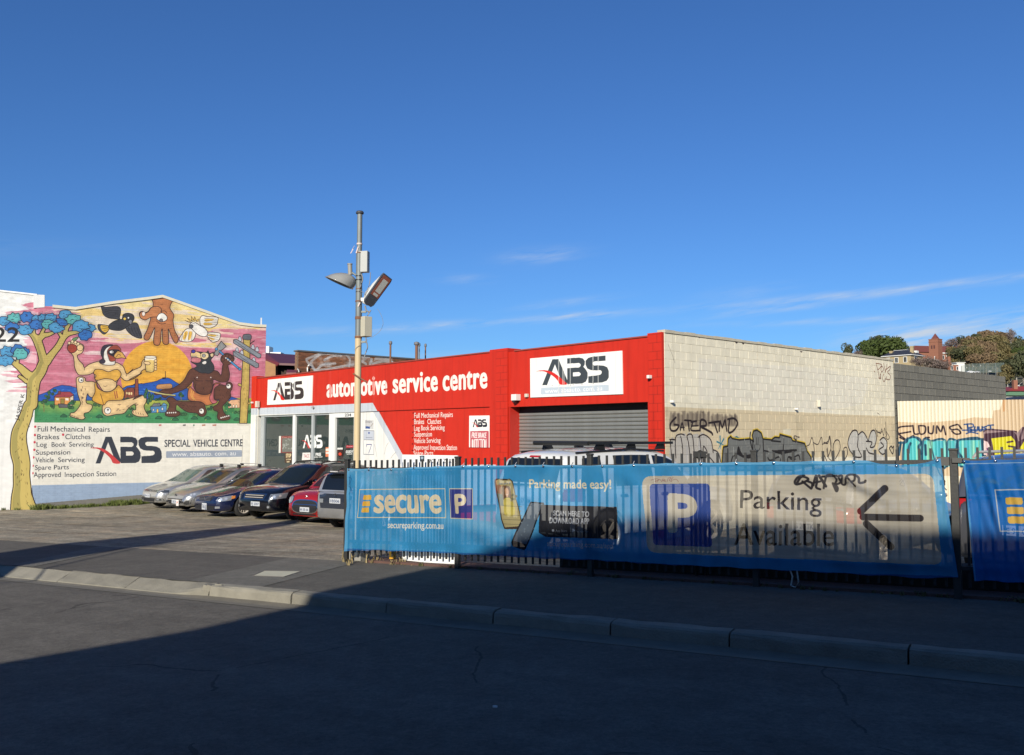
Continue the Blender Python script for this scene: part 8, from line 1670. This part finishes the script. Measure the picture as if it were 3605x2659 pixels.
for i in range(7): window(sch, (wS*.42+i*3.0, -.05, zE-2.2), 1.6, 1.8, 'y', .2)
Y = 226; a_ = at(3350, 1305, Y); bh = rot_frame('brick_house', 'small red brick house with a tall chimney above the grey wall', (a_.x, Y, a_.z-4), .2)
b = MB(); b.bbox((-.6, 0, -2), (2.1, 3, 4+1.5)); b.bbox((-3.4, .5, -2), (-.6, 3, 4+1.2)); b.build('walls', M_BRK, bh); b = MB(); b.bbox((-.75, -.1, 5.5), (2.25, 3.1, 5.62)); b.build('fascia', M_PW, bh)
b = MB(); b.bbox((-1.1, -.2, 0), (-.35, .5, at(3343, 1256, Y).z-a_.z+4)); b.build('chimney', M_BRK, bh); window(bh, (.1, -.05, 4.7), .5, 1.0, 'y', .1); window(bh, (1.7, -.05, 4.6), .4, .8, 'y', .1); window(bh, (-2.6, .45, 4.4), .4, .8, 'y', .1)
Y = 232; a_ = at(3382, 1287, Y); sh = rot_frame('white_shed', 'low white shed behind the wire court fence', (a_.x, Y, a_.z-3), .1); b = MB(); b.bbox((-1.1, 0, 0), (1.15, 2, 3.75)); b.build('walls', M_PW, sh); b = MB(); b.bbox((-1.3, -.2, 3.7), (1.3, 2.2, 3.85)); b.build('roof', M_PW, sh)
Y = 215; cf2 = thing('court_fence', 'tall wire mesh court fence on thin posts above the grey wall', 'fence', (0, 0, 0)); M_WIRE = mat('wire_green', (.10, .13, .11), .6)
mw = bpy.data.materials.new('wire_mesh'); mw.use_nodes = True; t = mw.node_tree; trn = N(t, 'ShaderNodeBsdfTransparent'); ms = N(t, 'ShaderNodeMixShader'); ms.inputs[0].default_value = .38; t.nodes['Principled BSDF'].inputs['Base Color'].default_value = (.13, .17, .15, 1); t.links.new(trn.outputs[0], ms.inputs[1]); t.links.new(t.nodes['Principled BSDF'].outputs[0], ms.inputs[2]); t.links.new(ms.outputs[0], t.nodes['Material Output'].inputs[0])
pl_ = [(at(x, yb_, Y), at(x, yt_, Y)) for x, yt_, yb_ in ((3384, 1288, 1309), (3398, 1284, 1310), (3412, 1281, 1310), (3424, 1280, 1311), (3450, 1280, 1312), (3461, 1279, 1312), (3478, 1278, 1312), (3505, 1278, 1312), (3534, 1277, 1312))]
for a_, c_ in pl_: b = MB(); b.tube([(a_.x, a_.y, a_.z-3), tuple(c_)], .05, 6); b.build('post', M_GAL, cf2)
for i in range(len(pl_)-1): b = MB(); b.add([tuple(pl_[i][0]), tuple(pl_[i+1][0]), tuple(pl_[i+1][1]), tuple(pl_[i][1])], [(0, 1, 2, 3)]); b.build('mesh_panel', mw, cf2)
def far_car(px_, py_, wpx, Y, label, col=(.7, .7, .7), grp=None, yaw=0.0):
    w_ = wpx/F*Y; k_ = w_/4.4; g = at(px_, py_, Y); t = thing('distant_car', label, 'car', tuple(g), yaw, grp); m_ = mat('far_car_%d' % int(col[0]*100), col, .35, coat=.5)
    b = MB(); b.prism([(-2.2, .3), (2.2, .3), (2.2, .75), (1.2, .95), (-1.9, 1.0), (-2.2, .8)], lambda a, z, d: (a*k_, d*k_, z*k_), -.85, .85); b.prism([(-.9, 1.38), (.4, 1.38), (.7, 1.2), (-1.3, 1.2)], lambda a, z, d: (a*k_, d*k_, z*k_), -.65, .65); b.build('body', m_, t)
    b = MB(); b.prism([(-1.7, .99), (1.15, .96), (.6, 1.25), (-1.3, 1.25)], lambda a, z, d: (a*k_, d*k_, z*k_), -.72, .72); b.build('windows', G_DARK, t)
    for sx_ in (-1.35, 1.35):
        for sy in (-.8, .8): b = MB(); b.lathe([(0, -.1), (.32, -.1), (.32, .1), (0, .1)], Matrix.Translation((sx_*k_, sy*k_, .32*k_))@Matrix.Rotation(math.pi/2, 4, 'X')@Matrix.Scale(k_, 4), 12); b.build('wheel', M_TYRE, t)
far_car(3417, 1314, 27, 208, 'white car parked on the hill by the court fence, leftmost'); far_car(3441, 1313, 19, 208, 'white car parked on the hill by the court fence, middle', yaw=.4); far_car(3485, 1309, 11, 212, 'white car half hidden by bushes near the court fence, rightmost')
far_car(3577, 1362, 22, 112, 'white car parked above the red roof at the right edge')
Y = 95; a_ = at(3545, 1377, Y); lr = rot_frame('red_roofed_house', 'house with dark red roof and brick chimney at the right edge', (a_.x, Y, a_.z-4), .0)
b = MB(); b.bbox((.3, .3, -4), (8, 6, 4.0)); b.build('walls', M_BRK, lr); b = MB(); hip_roof(b, .3, .3, 8, 6, 4.0, .62, .3, 1.9); b.build('roof', mat('red_roof', (.28, .035, .03), .6, var=.1), lr); b = MB(); b.bbox((1.25, .8, 3.5), (1.68, 1.2, 5.25)); b.build('chimney', M_BRK, lr)
Y = 80; a_ = at(3538, 1392, Y); gr2 = rot_frame('green_roofed_house', 'low house with pale green metal roof just beyond the grey wall end', (a_.x, Y, a_.z-3), .0)
b = MB(); b.bbox((.2, .3, -3), (6, 5, 3.0)); b.build('walls', M_PC, gr2); b = MB(); hip_roof(b, .2, .3, 6, 5, 3.0, .38, .3, 1.2); b.build('roof', mat('green_roof', (.16, .30, .15), .6, var=.1), gr2)
Y = 70; a_ = at(3540, 1410, Y); dk2 = rot_frame('dark_roofed_shed', 'dark roofed shed peeping above the corrugated fence at the right', (a_.x, Y, a_.z-3), .0)
b = MB(); b.bbox((.2, .3, -3), (5, 4, 2.95)); b.build('walls', M_PW, dk2); b = MB(); hip_roof(b, .4, .3, 5, 4, 2.95, .40, .1, 1.2); b.build('roof', mat('dark_roof', (.03, .032, .045), .5), dk2)
Y = 430; a_ = at(3562, 1210, Y); og = rot_frame('orange_roofed_house', 'long orange tiled roof high on the right of the hill', (a_.x, Y, a_.z-4), 0)
b = MB(); b.bbox((0, 0, -4), (11, 6, 4.0)); b.build('walls', M_BRK, og); b = MB(); hip_roof(b, 0, 0, 11, 6, 4.0, 1.3, .3, 2); b.build('roof', mat('orange_roof', (.38, .15, .08), .7), og)

# ------------------------------------------------------------------ brick building and red roof behind the shop
bb_ = frame_for(BRI, thing('brick_building', 'brown brick building with white outline graffiti above the red shop front', 'building'))
tq_ = BRI.uv([(1046, 1236), (1470, 1265)]); zT = float(tq_[:, 1].mean()); BO = local_out(BRI)
artR = Art(BRI, -.4, 10.6, zT-4.2, zT+.3, .01, (140, 92, 66))
def paint_br(a):
    n = fbm(a.h, a.w, 8, 24, 5, 2); a.a[..., :3] *= (1+(n[..., None]-.5)*.5); W3 = (206, 204, 204)
    def w(L, wd, al=.8, soft=.6): a.stroke(ZA(L), wd, W3, al, soft=soft)
    for L in ([890, 175, 760, 225, 730, 250, 780, 320, 840, 385], [900, 180, 800, 260, 790, 300, 850, 380, 920, 320, 1000, 300, 1100, 295], [900, 175, 1100, 165, 1330, 190], [840, 385, 1000, 370, 1200, 330, 1330, 310], [1240, 180, 1290, 240, 1280, 330], [1420, 210, 1560, 215, 1550, 300], [1570, 270, 1620, 235, 1780, 240, 1836, 270], [1590, 300, 1700, 265, 1836, 275], [1420, 250, 1500, 300], [960, 250, 1060, 200, 1180, 190]): w(L, 7)
    for i in range(46): x, y = random.uniform(800, 1836), random.uniform(190, 330); w([x, y, x+random.uniform(-30, 60), y+random.uniform(-20, 20)], random.uniform(6, 14), .22, 1)
    for L in ([1840, 250, 1870, 230, 1900, 260], [1560, 220, 1600, 215, 1590, 260]): a.stroke(ZA(L), 5, (150, 90, 50), .8)
paint_br(artR); M_BRI = art_mat('brown_brick', artR, bb_, gain=.95, rough=.85, var=.12, dirt=.08, bump=.4, obj_rand=.22)
M_MOR = mat('brick_mortar', (.20, .16, .12), .9, var=.1)
backing(bb_, BRI, 'wall', M_MOR, [(0.012, -2), (10.3, -2), (10.3, zT-.03), (.012, zT-.03)], .36)
cells = courses(lambda *a: True, 0.0, 10.3, zT-.086*34-.03, zT-.04, .24, .086, .012); lay(bb_, BRI, 'brick', M_BRI, cells, .012, .003, 300, (2.6, zT-.6))
b = MB()   # bricks of the short return, facing left
for k_ in range(40):
    for j in range(2 if k_ % 2 else 1): b.box((-.012, -BO*(.18 if k_ % 2 == 0 else .09+.18*j), zT-.09-k_*.086), (.02, .228 if k_ % 2 == 0 else .11, .075))
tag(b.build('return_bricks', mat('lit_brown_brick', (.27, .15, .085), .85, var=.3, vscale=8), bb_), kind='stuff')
b = MB(); b.bbox((-.06, .06*BO, zT-.03), (10.4, -.42*BO, zT+.05)); b.build('capping', mat('lead_capping', (.12, .12, .12), .6), bb_)
for L in ([(730, 400), (728, 350), (740, 320), (755, 315)], [(620, 405), (612, 375), (600, 368)]):
    b = MB(); pts = [BRI.uv([tuple(ZA(list(p))[0])])[0] for p in L]; b.tube([(u, .12*BO, z) for u, z in pts], .035, 8); b.build('vent_pipe', M_PW, bb_)
Yr = 50.0
def AR(x, y, Y=Yr): return at(*ZA([x, y])[0], Y)
rh = thing('red_roof_building', 'low building with maroon sheet roof between the mural wall and brown brick building', 'building', tuple(AR(200, 430)))
R0 = AR(200, 430)
def q3(L): return [AR(*p)-R0 for p in L]
def roof_quad(nm, L, Ys, m, th=.12):
    b = MB(); P_ = [AR(x, y, Y_)-R0 for (x, y), Y_ in zip(L, Ys)]; b.add(P_+[p+Vector((0, 0, -th)) for p in P_], [(0, 1, 2, 3), (7, 6, 5, 4), (0, 4, 5, 1), (1, 5, 6, 2), (2, 6, 7, 3), (3, 7, 4, 0)]); return b.build(nm, m, rh)
roof_quad('roof', [(196, 154), (640, 184), (640, 298), (376, 288)], [56, 56, 50, 50], mat('maroon_sheet', (.10, .016, .020), .5, var=.1, streak=.1)); roof_quad('barge_board', [(170, 225), (200, 160), (380, 288), (345, 318)], [52, 54, 50, 49.9], mat('maroon_trim', (.17, .030, .028), .5), .06)
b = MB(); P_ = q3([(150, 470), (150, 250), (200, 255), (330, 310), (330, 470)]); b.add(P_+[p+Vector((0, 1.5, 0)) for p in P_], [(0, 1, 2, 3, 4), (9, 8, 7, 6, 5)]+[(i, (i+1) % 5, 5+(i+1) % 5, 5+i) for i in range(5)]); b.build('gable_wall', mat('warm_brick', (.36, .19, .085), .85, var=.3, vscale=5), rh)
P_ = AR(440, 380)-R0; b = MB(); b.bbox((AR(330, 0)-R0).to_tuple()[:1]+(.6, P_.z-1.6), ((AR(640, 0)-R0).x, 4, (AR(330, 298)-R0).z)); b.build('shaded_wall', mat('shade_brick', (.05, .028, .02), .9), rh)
b = MB(); a1, a2 = AR(208, 150, 58)-R0, AR(247, 70, 58)-R0; b.bbox((a1.x, 8, a1.z-1), (a2.x, 9, a2.z)); a3, a4 = AR(205, 162, 58)-R0, AR(392, 146, 58)-R0; b.bbox((a3.x, 8.1, a3.z-1), (a4.x, 9, a4.z)); b.build('white_parapet', M_PW, rh)
roof_quad('lower_flashing', [(480, 375), (620, 380), (600, 412), (470, 412)], [46, 46, 45, 45], mat('maroon_trim', (.17, .030, .028)), .1)
# rusty flues on the workshop roof
for i, (x, y0, r_, lab) in enumerate(((275, 0, .035, 'leftmost thin rusty flue pipe above the red parapet'), (612, 10, .055, 'thick rusty flue pipe with a capped top, largest of the group'), (645, 26, .028, 'thin grey flue close against the thick rusty one'), (727, 34, .026, 'rightmost thin flue pipe above the red parapet'))):
    p = at(*ZB([x, y0])[0], 31.5+.5*i); t = thing('flue_pipe', lab, 'flue', (p.x, p.y, 3.08)); b = MB(); H = p.z-3.08; b.tube([(0, 0, 0), (0, 0, H-.1)], r_, 10); b.build('pipe', M_RUST if i != 2 else M_GAL, t)
    b = MB(); b.lathe([(0, H), (r_*1.7, H-.03), (r_*1.8, H-.12), (r_*1.2, H-.14)], None, 12); b.build('cowl', mat('cowl_grey', (.16, .16, .17), .6, var=.3), t)

# ------------------------------------------------------------------ weeds and dry grass
MG = foliage('weed_green', (.08, .12, .022), (.15, .17, .05)); MD = foliage('dry_grass', (.22, .17, .08), (.34, .27, .14)); MW2 = foliage('weed_mixed', (.06, .07, .03), (.16, .13, .06))
def tufts(name, spots, m, hgt, spread, nb, label=None):
    b = MB(); r = random.Random(7)
    for (x, y, z, k_) in spots:
        for i in range(int(nb*k_)):
            a = r.uniform(0, 6.28); d = r.uniform(0, spread)*k_; L = hgt*k_*r.uniform(.4, 1.1); px__, py__ = x+math.cos(a)*d, y+math.sin(a)*d; a2 = r.uniform(0, 6.28); w_ = .006+.010*r.random(); ln_ = L*r.uniform(.2, .9)
            dx, dy = math.cos(a2), math.sin(a2); b.add([(px__-dy*w_, py__+dx*w_, z), (px__+dy*w_, py__-dx*w_, z), (px__+dx*ln_*.4+dy*w_*.7, py__+dy*ln_*.4-dx*w_*.7, z+L*.6), (px__+dx*ln_, py__+dy*ln_, z+L)], [(0, 1, 2, 3)])
    return tag(b.build(name, m, recalc=False), label, kind='stuff')
sp_ = []; r = random.Random(3)
def wall_spot(px_, off): 
    u = float(MUR.uv([(px_, 1780)])[0][0]); w_ = MUR.w(u, 0, off); return (w_.x, w_.y, gz(w_.x, w_.y))
for i in range(120):
    x = r.choice([r.gauss(150, 18), r.gauss(225, 14), r.gauss(318, 16), r.uniform(190, 500), r.gauss(400, 22), r.gauss(460, 25)]); q_ = wall_spot(x, r.uniform(.02, .45)); sp_.append((*q_, r.uniform(.35, 1.15)*(1.25 if 120 < x < 170 or x > 370 else .8)))
for i in range(10): w_ = WHI.w(r.uniform(.2, 3.5), 0, r.uniform(.02, .3)); sp_.append((w_.x, w_.y, gz(w_.x, w_.y), r.uniform(.3, .7)))
tufts('weeds', sp_, MG, .17, .15, 46)
sp_ = []
for i in range(26):
    s = r.uniform(8.05, 8.75) if i < 15 else r.uniform(-8, 8); t_ = r.uniform(9.93, 10.12); x, y = xy(s, t_); sp_.append((x, y, gz_st(s, 10)+.0, r.uniform(.2, .9) if i < 15 else r.uniform(.2, .5)))
tufts('dry_grass', sp_, MD, .20, .14, 8)
sp_ = []
for i in range(150): s = r.uniform(-8, 8.6); x, y = xy(s, r.uniform(9.93, 10.02)); sp_.append((x, y, gz_st(s, 10), r.uniform(.15, .45)))
tufts('fence_line_weeds', sp_, MW2, .14, .08, 26)
sp_ = []
for i in range(14): p_ = ground_hit(r.uniform(1205, 1235), r.uniform(1940, 1990)); sp_.append((p_.x, p_.y, p_.z, r.uniform(.3, .7)))
tufts('edge_grass', sp_, MD, .22, .08, 10)
# fallen strap hanging below the banner
b = MB(); P_ = [on_fence(2775, 1990), on_fence(2790, 2030), on_fence(2784, 2062), on_fence(2800, 2068), on_fence(2812, 2050), on_fence(2806, 2010)]; b.tube([tuple(p) for p in P_], .010, 5); tag(b.build('hanging_strap', mat('strap_pale', (.5, .5, .46), .6)), 'pale torn strap dangling below the middle of the long banner', 'strap')
